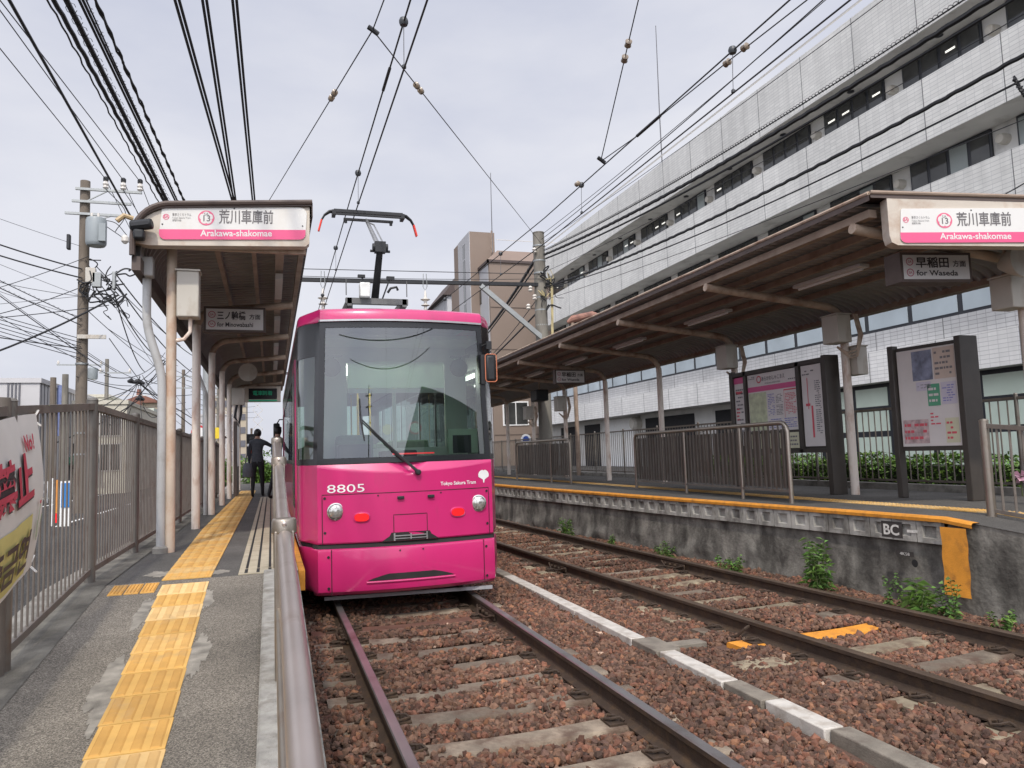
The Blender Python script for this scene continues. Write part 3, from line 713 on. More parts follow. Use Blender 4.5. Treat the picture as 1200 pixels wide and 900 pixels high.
# lower body
zs = [.645, .66, .70, .8, .9, 1.0, 1.1, 1.2, 1.28] + [1.30 + .01 * i for i in range(16)]
mb = MB(); loft(mb, [ring(z, .012 if z < .65 else 0, 1)[0] for z in zs]); weld(mb.build('body_panel', M_pink, tram))
_, NF, NS = ring(1.0)
# bumper skirt
mb = MB(); loft(mb, [ring(z, i)[0] for z, i in ((.125, .09), (.14, .045), (.17, .012), (.22, 0), (.40, 0), (.57, 0), (.590, .006), (.598, .03))]); weld(mb.build('bumper', M_pink, tram))
mb = MB(); loft(mb, [ring(z, .035)[0] for z in (.59, .66)]); mb.build('bumper_gap', M_under, tram)
# window band: mask with openings, panes set into them
zw = [1.455, 1.515, 1.62, 1.8, 2.0, 2.2, 2.4, 2.6, 2.78, 2.895, 2.965]
RW = [ring(z, .0, 0, GB if True else 0)[0] for z in zw]
RING_N = len(RW[0])
def zone(i, j):
    n = RING_N; z0 = zw[i]; z1 = zw[i + 1]
    jj = j; rear = False
    if j >= NF + NS and j < 2 * NF + NS: jj = j - NF - NS; rear = True
    if jj < NF:
        if NC <= jj < NC + 62:
            x = XS[jj - NC]; 
            if -.88 <= x <= .86 and 1.51 <= z0 and z1 <= 2.9: return 'front' if not rear else 'rear'
            return 'mask'
        if jj in (1, 2, 3, 4) and 1.51 <= z0 and z1 <= 2.61: return 'cornerL' if not rear else 'cornerR2'
        if jj in (NF - 3, NF - 4, NF - 5, NF - 6) and 1.51 <= z0 and z1 <= 2.61: return 'cornerR' if not rear else 'cornerL2'
        return 'mask'
    k = (j - NF) if j < NF + NS else (j - 2 * NF - NS)
    if k < NS - 1:
        if k % 2 == 1 and 1.51 <= z0 and z1 <= 2.61: return 'side'
        return 'mask'
    return 'mask'
mb = MB(); loft(mb, RW, lambda i, j: zone(i, j) == 'mask'); weld(mb.build('window_surround', M_mask, tram))
RG = [[(p[0] * 1, p[1], p[2]) for p in ring(z, .006, 0, GB)[0]] for z in zw]
for nm, zz, mm in (('windscreen', 'front', M_glass), ('rear_window', 'rear', M_glass), ('corner_window', 'cornerL', M_glass), ('corner_window', 'cornerR', M_glass), ('side_windows', 'side', M_glassd)):
    mb = MB(); loft(mb, RG, lambda i, j: zone(i, j) == zz); weld(mb.build(nm, mm, tram))
# slim bright trims
def trim(mb, pts, r): mb.tube(pts, r, 6)
M_rubber = mat('window_rubber', (0.03, 0.03, 0.032), 0.5, var=0.1)
mb = MB(); zt = 2.968
mb.grid([[(XC + p, q - .004, z) for p, q in outline(zt, -.002, 0, .0 + GB * .4)[6:-6]] for z in (2.962, 2.982)]); mb.build('header_trim', M_silver, tram)
# roof
mb = MB(); rr = [ring(z, i, 0, .012)[0] for z, i in ((2.962, .012), (2.975, 0), (3.05, .002), (3.085, .02), (3.105, .06), (3.115, .11))]; loft(mb, rr); weld(mb.build('roof_edge', M_pink, tram))
mb = MB(); r2 = [ring(z, i, 0, .012)[0] for z, i in ((3.112, .10), (3.13, .2), (3.16, .5), (3.165, .7))]; loft(mb, r2); mb.add(r2[-1], [tuple(range(len(r2[-1])))]); roof = mb.build('roof', M_grey, tram, smooth=.8)
mb = MB(); mb.box(XC - .8, XC + .8, 9.9, 11.6, 3.15, 3.45); mb.box(XC - .85, XC + .85, 12.6, 15.4, 3.15, 3.52); mb.box(XC - .7, XC + .7, 16.6, 19.0, 3.15, 3.48); mb.build('roof_units', M_grey, tram, bevel=.03)
# seams on the front, hatch, pocket, slot
def ribbon(mb, pts, w, lift=.0025, n=8):
    """thin strip along (x, z) points lying on the front"""
    P = []
    for (x0, z0), (x1, z1) in zip(pts[:-1], pts[1:]):
        for i in range(n): P.append((x0 + (x1 - x0) * i / n, z0 + (z1 - z0) * i / n))
    P.append(pts[-1]); G_ = []
    for i, (x, z) in enumerate(P):
        a = P[max(i - 1, 0)]; b = P[min(i + 1, len(P) - 1)]; dx, dz = b[0] - a[0], b[1] - a[1]; l = math.hypot(dx, dz)
        nx, nz = -dz / l * w / 2, dx / l * w / 2
        G_.append([frt(x - nx, z - nz, lift), frt(x + nx, z + nz, lift)])
    mb.grid(G_)
mb = MB()
ribbon(mb, [(-.885, .648), (-.885, 1.145), (.885, 1.145), (.885, .648)], .009)
ribbon(mb, [(-.175, .70), (-.175, .915), (.175, .915), (.175, .70)], .008)
ribbon(mb, [(-.80, .14), (-.80, .595)], .009, .004); ribbon(mb, [(.80, .14), (.80, .595)], .009, .004)
mb.build('panel_seams', M_seam, tram, smooth=0)
mb = MB()
for x, z in ((-.86, 1.11), (-.86, .76), (.86, 1.11), (.86, .76), (-.33, 1.12), (.33, 1.12), (-.83, .52), (-.83, .21), (.83, .52), (.83, .21), (-.12, .555), (.12, .555)):
    disc(mb, frt, x, z, .014 if abs(x) > .8 else .009, .006, 14)
mb.build('screws', M_dark, tram, smooth=0)
mb = MB()
for x in (-.10, .22): mb.box(XC + x - .035, XC + x + .035, yf(x, 1.1) - .03, yf(x, 1.1), 1.075, 1.105)
mb.build('handle_brackets', M_dark, tram, bevel=.005)
mb = MB(); vs = [frt(a, b, .003) for a, b in [(-.30, .648), (-.22, .70), (-.2, .735), (-.1, .735), (0, .735), (.1, .735), (.2, .735), (.22, .70), (.30, .648), (.2, .648), (.1, .648), (0, .648), (-.1, .648), (-.2, .648)]]
mb.add(vs, [tuple(range(len(vs)))]); pocket = mb.build('coupler_pocket', M_under, tram, smooth=0)
mb = MB(); 
for q in (-.17, .17): ribbon(mb, [(q, .65), (q, .728)], .016, .008)
ribbon(mb, [(-.17, .70), (.17, .70)], .012, .010); ribbon(mb, [(-.17, .672), (.17, .672)], .009, .010); ribbon(mb, [(0, .66), (0, .72)], .014, .012)
mb.build('pocket_grille', M_silver, tram, smooth=0)
def slot(x0, x1, zb, n=24):
    up = []; lo = []
    for i in range(n + 1):
        t = i / n; x = x0 + (x1 - x0) * t; h = .066 * min(1, 4.2 * t, 4.2 * (1 - t)) ** .8
        lo.append((x, zb)); up.append((x, zb + h))
    return lo, up
lo, up = slot(-.46, .46, .262)
mb = MB(); mb.grid([[frt(a, b, .0045) for a, b in lo], [frt(a, b, .0045) for a, b in up]]); mb.build('air_slot', M_under, tram, smooth=0)
mb = MB(); mb.tube([frt(a, b - .012, .004) for a, b in lo], .012, 8); mb.build('slot_lip', M_pink, tram)
# lights
M_lens = mat('lamp_lens', (0.52, 0.51, 0.47), 0.10, metal=0.6, var=0.45, scale=38, coat=1.0)
M_refl = mat('lamp_bezel', (0.55, 0.55, 0.52), 0.2, metal=0.9, var=0.1)
M_red = mat('red_lens', (0.80, 0.012, 0.016), 0.15, var=0.06, scale=30, coat=1.0)
_rb = M_red.node_tree.nodes['Principled BSDF']; _rb.inputs['Emission Color'].default_value = (1, .03, .03, 1); _rb.inputs['Emission Strength'].default_value = .35
for x, z in ((-.752, .975), (.757, .985)):
    y = yf(x, z); mb = MB(); mb.lathe((XC + x, y, z), [(.088, .01), (.088, -.012), (.076, -.016), (.074, -.004)], 32, 'y'); h = mb.build('headlight', M_refl, tram)
    mb = MB(); mb.lathe((XC + x, y, z), [(.074, -.004), (.070, -.022), (.05, -.036), (.025, -.043), (.004, -.045)], 28, 'y'); mb.build('lens', M_lens, h)
for x, z in ((-.497, .905), (.517, .905)):
    y = yf(x, z); pts = [(x + .076 * abs(math.cos(q)) ** .75 * math.copysign(1, math.cos(q)), z + .044 * abs(math.sin(q)) ** .75 * math.copysign(1, math.sin(q))) for q in [2 * math.pi * k / 36 for k in range(36)]]
    mb = MB(); mb.add([frt(a, b, .0) for a, b in pts] + [frt(x + (a - x) * .9, z + (b - z) * .88, .022) for a, b in pts], [tuple(range(len(pts), 2 * len(pts)))] + [(q, (q + 1) % len(pts), len(pts) + (q + 1) % len(pts), len(pts) + q) for q in range(len(pts))])
    tl = mb.build('tail_light', M_red, tram)
    mb = MB(); mb.tube([frt(x + (a - x) * 1.04, z + (b - z) * 1.05, .004) for a, b in pts + pts[:1]], .008, 6); mb.build('lamp_rim', M_pink, tl)
# lettering and emblem
mb = MB(); put_text(mb, '8805', .118, frt, -.835, 1.165, bold=.0, width=.37, lift=.003); mb.build('number', M_whitep, tram, smooth=0)
mb = MB(); put_text(mb, 'Tokyo Sakura Tram', .052, frt, .33, 1.196, bold=.0008, width=.405, lift=.003); mb.build('line_name', M_whitep, tram, smooth=0)
mb = MB(); fan = [(.83, 1.215)]
for i in range(25):
    a = R_(198 - i * 9); r = .064 * (1 - .16 * math.exp(-((i - 12) / 1.1) ** 2)); fan.append((.83 + r * math.cos(a), 1.283 + .92 * r * math.sin(a)))
fan2 = fan[1:]
mb.add([frt(a, b, .003) for a, b in fan2] + [frt(.842, 1.235, .003), frt(.836, 1.20, .003), frt(.826, 1.20, .003), frt(.82, 1.235, .003)], [tuple(range(len(fan2) + 4))]); mb.build('leaf_emblem', M_whitep, tram, smooth=0)
# wiper
def gl(a, b, c): return (XC + a, yf(a, b) + GB - c, b)
mb = MB(); mb.lathe(frt(.085, 1.345, .02), [(.03, .03), (.03, -.03), (.018, -.04)], 12, 'y')
mb.tube([frt(.085, 1.345, .05), gl(-.10, 1.52, .05), gl(-.30, 1.72, .045), gl(-.475, 1.905, .04)], [.017, .013, .009, .007], 6)
mb.tube([frt(.065, 1.37, .04), gl(-.14, 1.535, .04), gl(-.475, 1.88, .035)], .006, 6)
mb.build('wiper_arm', M_dark, tram)
mb = MB(); mb.bar(gl(-.50, 2.13, .02), gl(-.49, 1.90, .022), .012, .03, (0, 1, 0)); mb.bar(gl(-.49, 1.90, .022), gl(-.455, 1.69, .02), .012, .03, (0, 1, 0)); mb.build('wiper_blade', M_dark, tram)
# mirrors
def mirror(x, y, z, w, h, rim, cap=True):
    mb = MB(); mb.box(x - w / 2, x + w / 2, y - .02, y + .05, z - h / 2, z + h / 2); o = mb.build('side_mirror', M_dark, tram, bevel=.035)
    mb = MB(); pts = [(x + (w / 2 - .03) * sx + .03 * math.cos(a), z + (h / 2 - .03) * sz + .03 * math.sin(a)) for sx, sz, a0 in ((1, 1, 0), (-1, 1, 90), (-1, -1, 180), (1, -1, 270)) for a in [R_(a0 + 22.5 * q) for q in range(5)]]
    if rim: mb.tube([(p, y - .018, q) for p, q in pts + pts[:1]], .0055, 6); mb.build('mirror_rim', M_orrim, o)
    return o
mirror(2.34, 8.02, 2.465, .13, .31, True)
mb = MB(); mb.tube([(2.26, 8.12, 2.72), (2.31, 8.05, 2.74), (2.345, 8.04, 2.64)], .014, 8); mb.box(2.235, 2.285, 8.04, 8.12, 2.29, 2.62); mb.box(2.30, 2.36, 8.02, 8.08, 2.68, 2.77); mb.build('mirror_arm', M_dark, tram)
mirror(.13, 20.0, 2.25, .16, .42, False); mb = MB(); mb.tube([(.14, 20.02, 2.45), (.2, 20.02, 2.55), (.30, 20.02, 2.55)], .015, 6); mb.build('mirror_arm', M_dark, tram)
for x in (-.757, .665):
    mb = MB(); mb.lathe((XC + x, 8.30, 2.50), [(.002, -.03), (.07, -.022), (.105, 0), (.10, .012), (.02, .03)], 24, 'y'); mb.box(XC + x - .10, XC + x + .12, 8.27, 8.31, 2.615, 2.63)
    mb.tube([(XC + x, 8.31, 2.5), (XC + x + .03, 8.33, 2.62), (XC + x + .15 * (1 if x > 0 else -1), 8.33, 2.66)], .008, 6); mb.build('cab_mirror', M_dark, tram)
# inside
mb = MB(); mb.box(XC - 1.02, XC + 1.02, 8.45, 20.0, .74, .80); mb.build('floor', M_inner, tram, smooth=0)
mb = MB(); mb.box(XC - 1.0, XC + 1.0, 8.5, 19.9, 2.86, 2.90); mb.build('ceiling', M_inner, tram, smooth=0)
M_lit = emit_mat('lit_tube', (1.0, 0.97, 0.9), 13.0)
for x in (-.28, .28):
    mb = MB(); mb.box(XC + x - .05, XC + x + .05, 9.6, 14.2, 2.825, 2.858); mb.build('ceiling_light', M_lit, tram, smooth=0)
mb = MB(); mb.box(XC - 1.0, XC - .5, 9.3, 9.34, .8, 2.86); mb.box(XC + .72, XC + 1.0, 9.3, 9.34, .8, 2.86); mb.box(XC - .5, XC + .72, 9.3, 9.34, 2.67, 2.86); mb.box(XC - .5, XC + .72, 9.3, 9.34, .8, 1.62)
mb.box(XC + .06, XC + .10, 9.30, 9.345, 1.62, 2.34); mb.build('cab_partition', M_inner, tram, smooth=0)
mb = MB(); mb.box(XC - .49, XC + .71, 9.28, 9.296, 2.36, 2.69); mb.mi = 1; mb.box(XC - .49, XC + .71, 9.272, 9.292, 2.30, 2.355); mb.build('roller_blind', [M_mint, M_whitep], tram, smooth=0)
mb = MB(); mb.box(XC - .88, XC + .86, 8.06, 8.42, 1.2, 1.50); mb.box(XC - .7, XC - .35, 8.2, 8.42, 1.5, 1.66); mb.box(XC - .25, XC + .15, 8.2, 8.4, 1.5, 1.58); mb.build('driver_console', M_dark, tram, bevel=.02)
mb = MB(); mb.box(XC + .50, XC + .84, 8.20, 8.26, 1.53, 1.80); mb.mi = 1; mb.box(XC + .55, XC + .76, 8.192, 8.202, 1.53, 1.73); mb.build('cab_monitor', [M_mint, M_dark], tram, smooth=0)
mb = MB(); mb.box(XC - .66, XC - .24, 8.85, 9.15, 1.25, 1.78); mb.box(XC - .68, XC - .22, 8.6, 9.1, 1.15, 1.27); mb.build('driver_seat', M_seat, tram, bevel=.05)
M_redgleam = emit_mat('red_strip', (1.0, 0.05, 0.06), 1.2)  # red reflective strip, no lamp; its gleam is given as emission
mb = MB(); mb.box(XC - .15, XC + .30, 8.02, 8.03, 1.535, 1.55); mb.build('reflective_strip', M_redgleam, tram, smooth=0)
for sx in (-1, 1):
    for y in (10.6, 11.9, 13.4, 15.3, 16.6):
        mb = MB(); mb.box(XC + sx * .55 - .3, XC + sx * .55 + .3, y, y + .42, .8, 1.22); mb.box(XC + sx * .55 - .3, XC + sx * .55 + .3, y + .42, y + .5, .8, 1.75); mb.build('seat', M_seat, tram, bevel=.03)
M_yel = mat('yellow_pole', (0.62, 0.42, 0.04), 0.4, var=.05)
for x, y in ((-.25, 10.4), (.25, 10.4), (-.25, 13.1), (.25, 13.1), (.25, 16.3)):
    mb = MB(); mb.cyl((XC + x, y, .8), (XC + x, y, 2.86), .016, 8); mb.build('grab_pole', M_yel, tram)
# doors, left side
for y in (9.22, 17.8):
    mb = MB(); mb.box(XC - 1.112, XC - 1.098, y, y + .96, .66, 2.70); d = mb.build('door', M_pink, tram, smooth=0)
    mb = MB(); mb.box(XC - 1.118, XC - 1.1125, y + .08, y + .44, .95, 2.55); mb.box(XC - 1.118, XC - 1.1125, y + .52, y + .88, .95, 2.55); mb.build('door_glass', M_mask, d, smooth=0)
# underneath
mb = MB(); mb.box(XC - .9, XC + .9, 8.5, 20, .22, .7); mb.build('underframe', M_under, tram, smooth=0)
for y in (10.4, 12.0, 16.3, 17.9):
    mb = MB()
    for sx in (-1, 1): mb.lathe((XC + sx * .70, y, .31), [(.05, -.05), (.31, -.05), (.33, -.04), (.33, 0), (.31, .05), (.05, .05)], 28, 'x')
    mb.cyl((XC - .8, y, .31), (XC + .8, y, .31), .06, 10); mb.build('wheelset', M_under, tram)
mb = MB(); mb.bar((XC - .86, 8.16, .075), (XC + .90, 8.0, .075), .03, .035); mb.tube([(XC - .6, 8.14, .08), (XC - .6, 8.5, .35)], .015, 6); mb.tube([(XC + .6, 8.03, .08), (XC + .6, 8.5, .35)], .015, 6); mb.build('lifeguard', M_grey, tram, smooth=0)
# pantograph
pan = thing('pantograph', None, None, (0, 2.4, 3.2)); pan.parent = tram
mb = MB(); mb.box(XC - .42, XC + .42, 10.1, 10.18, 3.58, 3.66); mb.box(XC - .42, XC + .42, 11.3, 11.38, 3.5, 3.58); mb.box(XC - .40, XC - .34, 10.1, 11.38, 3.55, 3.66); mb.box(XC + .34, XC + .40, 10.1, 11.38, 3.55, 3.66)
for a, b in ((-.36, 10.2), (.36, 10.2), (-.36, 11.2), (.36, 11.2)): mb.cyl((XC + a, b, 3.15), (XC + a, b, 3.6), .04, 10)
for q in (-.41, .41): mb.cyl((XC + q, 10.14, 3.7), (XC + q, 10.14, 3.92), .007, 6)
mb.build('base_frame', mat('frame_grey', (.13, .13, .13), .6, var=.2), pan, smooth=.5)
mb = MB(); mb.tube([(XC, 10.40, 3.66), (XC, 9.76, 4.26)], [.055, .042], 10); mb.build('lower_arm', M_dark, pan)
mb = MB(); mb.cyl((XC - .10, 9.75, 4.27), (XC + .10, 9.75, 4.27), .05, 12); mb.box(XC - .07, XC + .07, 9.70, 9.82, 4.2, 4.34); mb.cyl((XC - .13, 9.76, 4.22), (XC + .13, 9.76, 4.22), .018, 8); mb.build('knuckle', M_dark, pan)
mb = MB(); mb.tube([(XC - .02, 9.76, 4.29), (XC - .03, 10.92, 5.00)], [.036, .026], 8); mb.tube([(XC + .07, 9.80, 4.30), (XC + .06, 10.8, 4.90), (XC + .01, 10.86, 4.94)], .011, 6); mb.build('upper_arm', M_silver, pan)
mb = MB(); mb.bar((XC - .50, 10.87, 5.10), (XC + .50, 10.87, 5.10), .04, .045); mb.bar((XC - .50, 10.98, 5.10), (XC + .50, 10.98, 5.10), .04, .045)
mb.bar((XC - .36, 10.92, 4.995), (XC + .36, 10.92, 4.995), .05, .03); mb.bar((XC - .52, 10.8, 5.03), (XC + .52, 10.8, 5.03), .03, .02)
for q in (-.5, .5): mb.bar((XC + q, 10.85, 5.07), (XC + q, 11.0, 5.07), .05, .08)
for q in (-.33, .33): mb.cyl((XC + q, 10.92, 4.99), (XC + q, 10.92, 4.94), .022, 8)
mb.build('collector_head', M_dark, pan, smooth=.5)
for sx in (-1, 1):
    for y in (10.90, 10.95):
        mb = MB(); mb.tube([(XC + sx * .48, y, 5.11), (XC + sx * .56, y, 5.095), (XC + sx * .63, y, 5.04), (XC + sx * .68, y, 4.95)], [.022, .02, .013, .011], 8)
        mb.build('horn', M_dark, pan)
        mb = MB(); mb.tube([(XC + sx * .672, y, 4.965), (XC + sx * .715, y, 4.80)], .014, 8)
        mb.build('red_tip', mat('red_sleeve', (0.75, 0.05, 0.03), 0.5, var=.1), pan)
mb = MB(); mb.box(XC - .24, XC - .10, 10.02, 10.16, 3.66, 3.86); mb.build('junction_box', M_whitep, pan, bevel=.015)
mb = MB(); mb.bar((XC - .06, 10.45, 3.72), (XC - .16, 10.45, 4.02), .025, .02); mb.box(XC - .22, XC - .12, 10.42, 10.48, 4.02, 4.06); mb.build('head_stop', M_dark, pan, smooth=0); mb = MB(); mb.bar((XC + .10, 10.45, 3.68), (XC + .22, 10.45, 4.0), .025, .02); mb.box(XC + .18, XC + .29, 10.42, 10.48, 4.0, 4.05); mb.build('head_stop', M_dark, pan, smooth=0); mb = MB()
mb.tube([(XC + .14, 10.1, 3.74), (XC + .18, 10.08, 3.80), (XC + .26, 10.08, 3.82), (XC + .28, 10.1, 3.78)], .018, 6); mb.build('cable_horn', M_dark, pan)
# ================================================================== SHELTERS
M_beige = mat('shelter_cream_paint', (0.56, 0.50, 0.42), 0.55, var=0.08, scale=3, dirt=0.30, dcol=(0.30, 0.14, 0.06), dscale=2.2, bump=0.08, bscale=30)
M_post = mat('post_cream_paint', (0.70, 0.62, 0.54), 0.5, var=0.10, scale=3, dirt=0.38, dcol=(0.34, 0.13, 0.05), dscale=5.0, stretch=2.5, rand=.08)
M_postr = mat('post_rusty', (0.52, 0.43, 0.34), 0.6, var=0.15, scale=4, dirt=0.5, dcol=(0.36, 0.15, 0.06), dscale=3.4, stretch=1.6)
M_beam = mat('beam_brown_cream', (0.48, 0.38, 0.29), 0.6, var=0.15, scale=4, dirt=0.5, dcol=(0.17, 0.075, 0.04), dscale=3)
M_purl = mat('purlin_rust', (0.31, 0.235, 0.18), 0.75, var=0.2, scale=4, dirt=0.4, dcol=(0.18, 0.115, 0.08), dscale=3)
M_corr = mat('corrugated_brown', (0.29, 0.275, 0.265), 0.5, var=0.15, scale=3, metal=0.2)
M_rim = mat('brown_roof_rim', (0.09, 0.065, 0.055), 0.6, var=0.2, scale=5)
M_signw = mat('sign_white', (0.70, 0.69, 0.655), 0.35, var=0.05, scale=1.5, dirt=0.12, dcol=(0.62, 0.58, 0.5), dscale=3, stretch=3)
M_signp = mat('sign_pink', (0.74, 0.095, 0.23), 0.35, var=0.05, scale=2)
M_signr = mat('emblem_red', (0.72, 0.14, 0.24), 0.4, var=0.04, scale=3)
M_signg = mat('letter_grey', (0.14, 0.13, 0.13), 0.5, var=0.06, scale=5)
M_text_dk = mat('letter_dark', (0.035, 0.03, 0.03), 0.5, var=0.06, scale=5)
M_box = mat('box_beige', (0.50, 0.47, 0.41), 0.5, var=0.05, scale=4, dirt=0.25, dcol=(0.27, 0.2, 0.13), dscale=4, stretch=2)
M_pvc = mat('grey_pipe', (0.40, 0.40, 0.39), 0.45, var=0.08, scale=3, dirt=0.3, dcol=(.25, .23, .2), dscale=4)
M_cable = mat('black_cable', (0.014, 0.014, 0.016), 0.6, var=0.15, scale=10)
M_tubew = mat('lamp_white', (0.55, 0.53, 0.5), 0.5, var=0.05)

def corr(sec, y0f, y1, per=.16, amp=.04):
    """corrugated sheet: sec = cross-section points (x, z); ridges across the length"""
    mb = MB(); n = int((y1 - min(y0f(x) for x, z in sec)) / per * 4); P = []
    nor = []
    for i, (x, z) in enumerate(sec):
        a = sec[max(i - 1, 0)]; b = sec[min(i + 1, len(sec) - 1)]; l = math.hypot(b[0] - a[0], b[1] - a[1]); nor.append((-(b[1] - a[1]) / l, (b[0] - a[0]) / l))
    for i in range(n + 1):
        row = []
        for (x, z), (nx, nz) in zip(sec, nor):
            y = y0f(x) + (y1 - y0f(x)) * i / n; h = amp * (1, 1, -1, -1)[i % 4]
            row.append((x + nx * h, y, z + nz * h))
        P.append(row)
    mb.grid(P); return mb

def emblem(root_fr, x, y, r, mats_mb, lift):
    disc(mats_mb['red'], root_fr, x, y, r, lift); flower(mats_mb['white'], root_fr, x, y, r * .82, lift + .001)

def station_sign(parent, fr, W, H):
    """name board: white over pink, rounded; fr(a, b, c) across / up / out, (0, 0) bottom left"""
    pts = []
    for cx, cy, r, a0 in ((W - .06, .06, .06, -90), (W - .06, H - .075, .075, 0), (W * .5, H, 0, 90), (.05, H - .025, .025, 90), (.06, .06, .06, 180)):
        if r == 0: continue
        for q in range(7): a = R_(a0 + 15 * q); pts.append((cx + r * math.cos(a), cy + r * math.sin(a)))
    mb = MB(); mb.prism(pts, lambda a, b: fr(a, b, -.005), lambda a, b: fr(a, b, .012)); board = mb.build('name_board', M_signw, parent, smooth=.5)
    pk = H * .30; pp = [(0.0, pk), (W, pk)] + [(W - .06 + .06 * math.cos(R_(-a)), .06 - .06 * math.sin(R_(a))) for a in range(0, 91, 15)] + [(.06 - .06 * math.sin(R_(a)), .06 - .06 * math.cos(R_(a))) for a in range(0, 91, 15)]
    mb = MB(); mb.add([fr(a, b, .0135) for a, b in pp], [tuple(range(len(pp)))]); mb.build('pink_band', M_signp, board, smooth=0)
    g = MB(); r_ = MB(); w_ = MB()
    put_text(g, '荒川車庫前', .155, fr, W * .395, H * .52, bold=.0022, width=W * .375, lift=.0145)
    g.build('station_name', M_signg, board, smooth=0); g = MB()
    put_text(g, '東京さくらトラム', .034, fr, W * .085, H * .70, width=W * .125, lift=.0145)
    put_text(g, 'Tokyo Sakura Tram', .022, fr, W * .085, H * .62, width=W * .12, lift=.0145); put_text(g, '(都電荒川線)', .024, fr, W * .085, H * .54, width=W * .06, lift=.0145)
    g.build('operator_name', M_signg, board, smooth=0); g = MB()
    disc(r_, fr, W * .31, H * .645, H * .225, .0145); flower(w_, fr, W * .31, H * .645, H * .188, .0155)
    put_text(g, 'SA', .042, fr, W * .31, H * .715, align='CENTER', lift=.0165); put_text(g, '13', .088, fr, W * .31, H * .545, align='CENTER', lift=.0165, bold=.0012)
    disc(r_, fr, W * .045, H * .67, H * .085, .0145, r0=H * .066); put_text(r_, 'SA', .038, fr, W * .045, H * .64, align='CENTER', lift=.0145, bold=.001)
    put_text(w_, 'Arakawa-shakomae', .092, fr, W * .27, H * .10, bold=.0015, width=W * .49, lift=.0145)
    g.build('station_code', M_signg, board, smooth=0); r_.build('emblem', M_signr, board, smooth=0); w_.build('white_lettering', M_signw, board, smooth=0)
    s = MB()
    for x, y in ((.03, H * .45), (W * .5, H * .94), (W - .03, H * .42)): disc(s, fr, x, y, .008, .0145, 10)
    s.build('screws', M_dark, board, smooth=0)

def direction_sign(label, fr, jp, en, group, W=.70, H=.30, deep=.16, suffix='方面'):
    t = thing('direction_sign', label, 'sign', fr(W / 2, 0, 0), group)
    mb = MB(); vs = [fr(a, b, c) for c in (-deep, .006) for a, b in ((-.03, -.03), (W + .03, -.03), (W + .03, H + .03), (-.03, H + .03))]
    mb.add(vs, [(3, 2, 1, 0), (4, 5, 6, 7), (0, 1, 5, 4), (1, 2, 6, 5), (2, 3, 7, 6), (3, 0, 4, 7)]); mb.build('sign_case', M_rim, t, smooth=0)
    mb = MB(); rect(mb, fr, 0, W, 0, H, .009); f = mb.build('sign_face', mat('lightbox_face', (0.60, 0.59, 0.57), .4, var=.04, scale=3), t, smooth=0)
    g = MB(); r_ = MB()
    put_text(g, jp, .125, fr, W * .19, H * .52, bold=.003, width=W * .50, lift=.011); put_text(g, suffix, .075, fr, W * .75, H * .54, bold=.0015, width=W * .2, lift=.011)
    put_text(g, en, .085, fr, W * .19, H * .15, bold=.0018, width=W * .63, lift=.011)
    for q in (.72, .27): disc(r_, fr, W * .10, H * q, H * .165, .010, r0=H * .125); put_text(r_, 'SA', .04, fr, W * .10, H * (q - .05), align='CENTER', lift=.010, bold=.001)
    g.build('lettering', M_text_dk, f, smooth=0); r_.build('emblem', mat('emblem_dim', (0.40, 0.12, 0.16), .5, var=.05), f, smooth=0)
    return t

# ------------------------------------------------------------------ left shelter
shel = thing('platform_shelter', 'long cream shelter over the left platform with a rounded brown roof and pipe columns', 'shelter', (-.98, 8.35, HL))
SLOPE = .083
sec = [(.42, 4.205), (0.0, 4.17), (-.5, 4.13), (-.93, 4.095)] + [(-.93 - .36 * math.sin(R_(a)), 3.735 + .36 * math.cos(R_(a))) for a in range(10, 91, 10)] + [(-1.29, 3.55)]
secu = [(x + (.02 if i > 6 else 0), z - .10) for i, (x, z) in enumerate(sec)]
corr(secu, lambda x: 8.06, 27.0).build('corrugated_ceiling', M_corr, shel, smooth=0)
mb = MB(); P = [[(x, y, z) for x, z in sec] for y in (7.97, 27.0)]; mb.grid(P); mb.grid([[(x, y, z - .03) for x, z in sec] for y in (7.97, 27.0)])
mb.grid([[(x, 7.97, z - dz) for x, z in sec] for dz in (0, .03)]); mb.box(.415, .425, 7.97, 27, 4.06, 4.207); mb.build('roof', M_rim, shel, smooth=.9)
mb = MB(); mb.tube([(x, 7.97, z + .012) for x, z in sec], .028, 8); mb.build('roof_rim', M_rim, shel)
# front fascia: closed end panel following the roof curve
def fl(a, b, c): return (-1.17 + a, 8.0 - c, 3.695 + b + a * .055)
out = [(x + 1.17, z - 3.695 - (x + 1.17) * .055 - .035) for x, z in sec[:13]]
poly = [(0.02, -.02), (1.52, -.035), (1.56, .0)] + [(min(a, 1.565), b) for a, b in out if b > -.02]
mb = MB(); mb.prism(poly, lambda a, b: fl(a, b, 0), lambda a, b: fl(a, b, -.14)); mb.build('end_panel', M_beige, shel, smooth=.5)
station_sign(shel, lambda a, b, c: fl(a + .115, b + .035, c), 1.405, .345)
def left_frame(y, m=M_post, first=False):
    r = .055
    mb = MB(); pts = [(-.98, y, HL), (-.98, y, 3.36)] + arc((-.70, y, 3.36), .28, math.pi, math.pi / 2 + .09, 7)[1:] + [(.30, y, 3.73)]
    if first: pts = [(-.98, y, HL), (-.98, y, 3.9)]
    if first:
        mb.tube(pts, .05, 12); mb.build('column', M_postr, shel)
    else:
        mb.tube(pts[:2] + [pts[2]], r, 14); mb.build('column', m, shel)
        mb = MB(); mb.tube(pts[1:], r * .92, 12); mb.build('roof_beam', M_beam, shel)
left_frame(8.38, first=True)
for k in range(6): left_frame(11.12 + 2.84 * k)
mb = MB(); mb.box(-1.0, .36, 8.15, 8.2, 3.70, 3.78); mb.build('roof_beam', M_beam, shel)
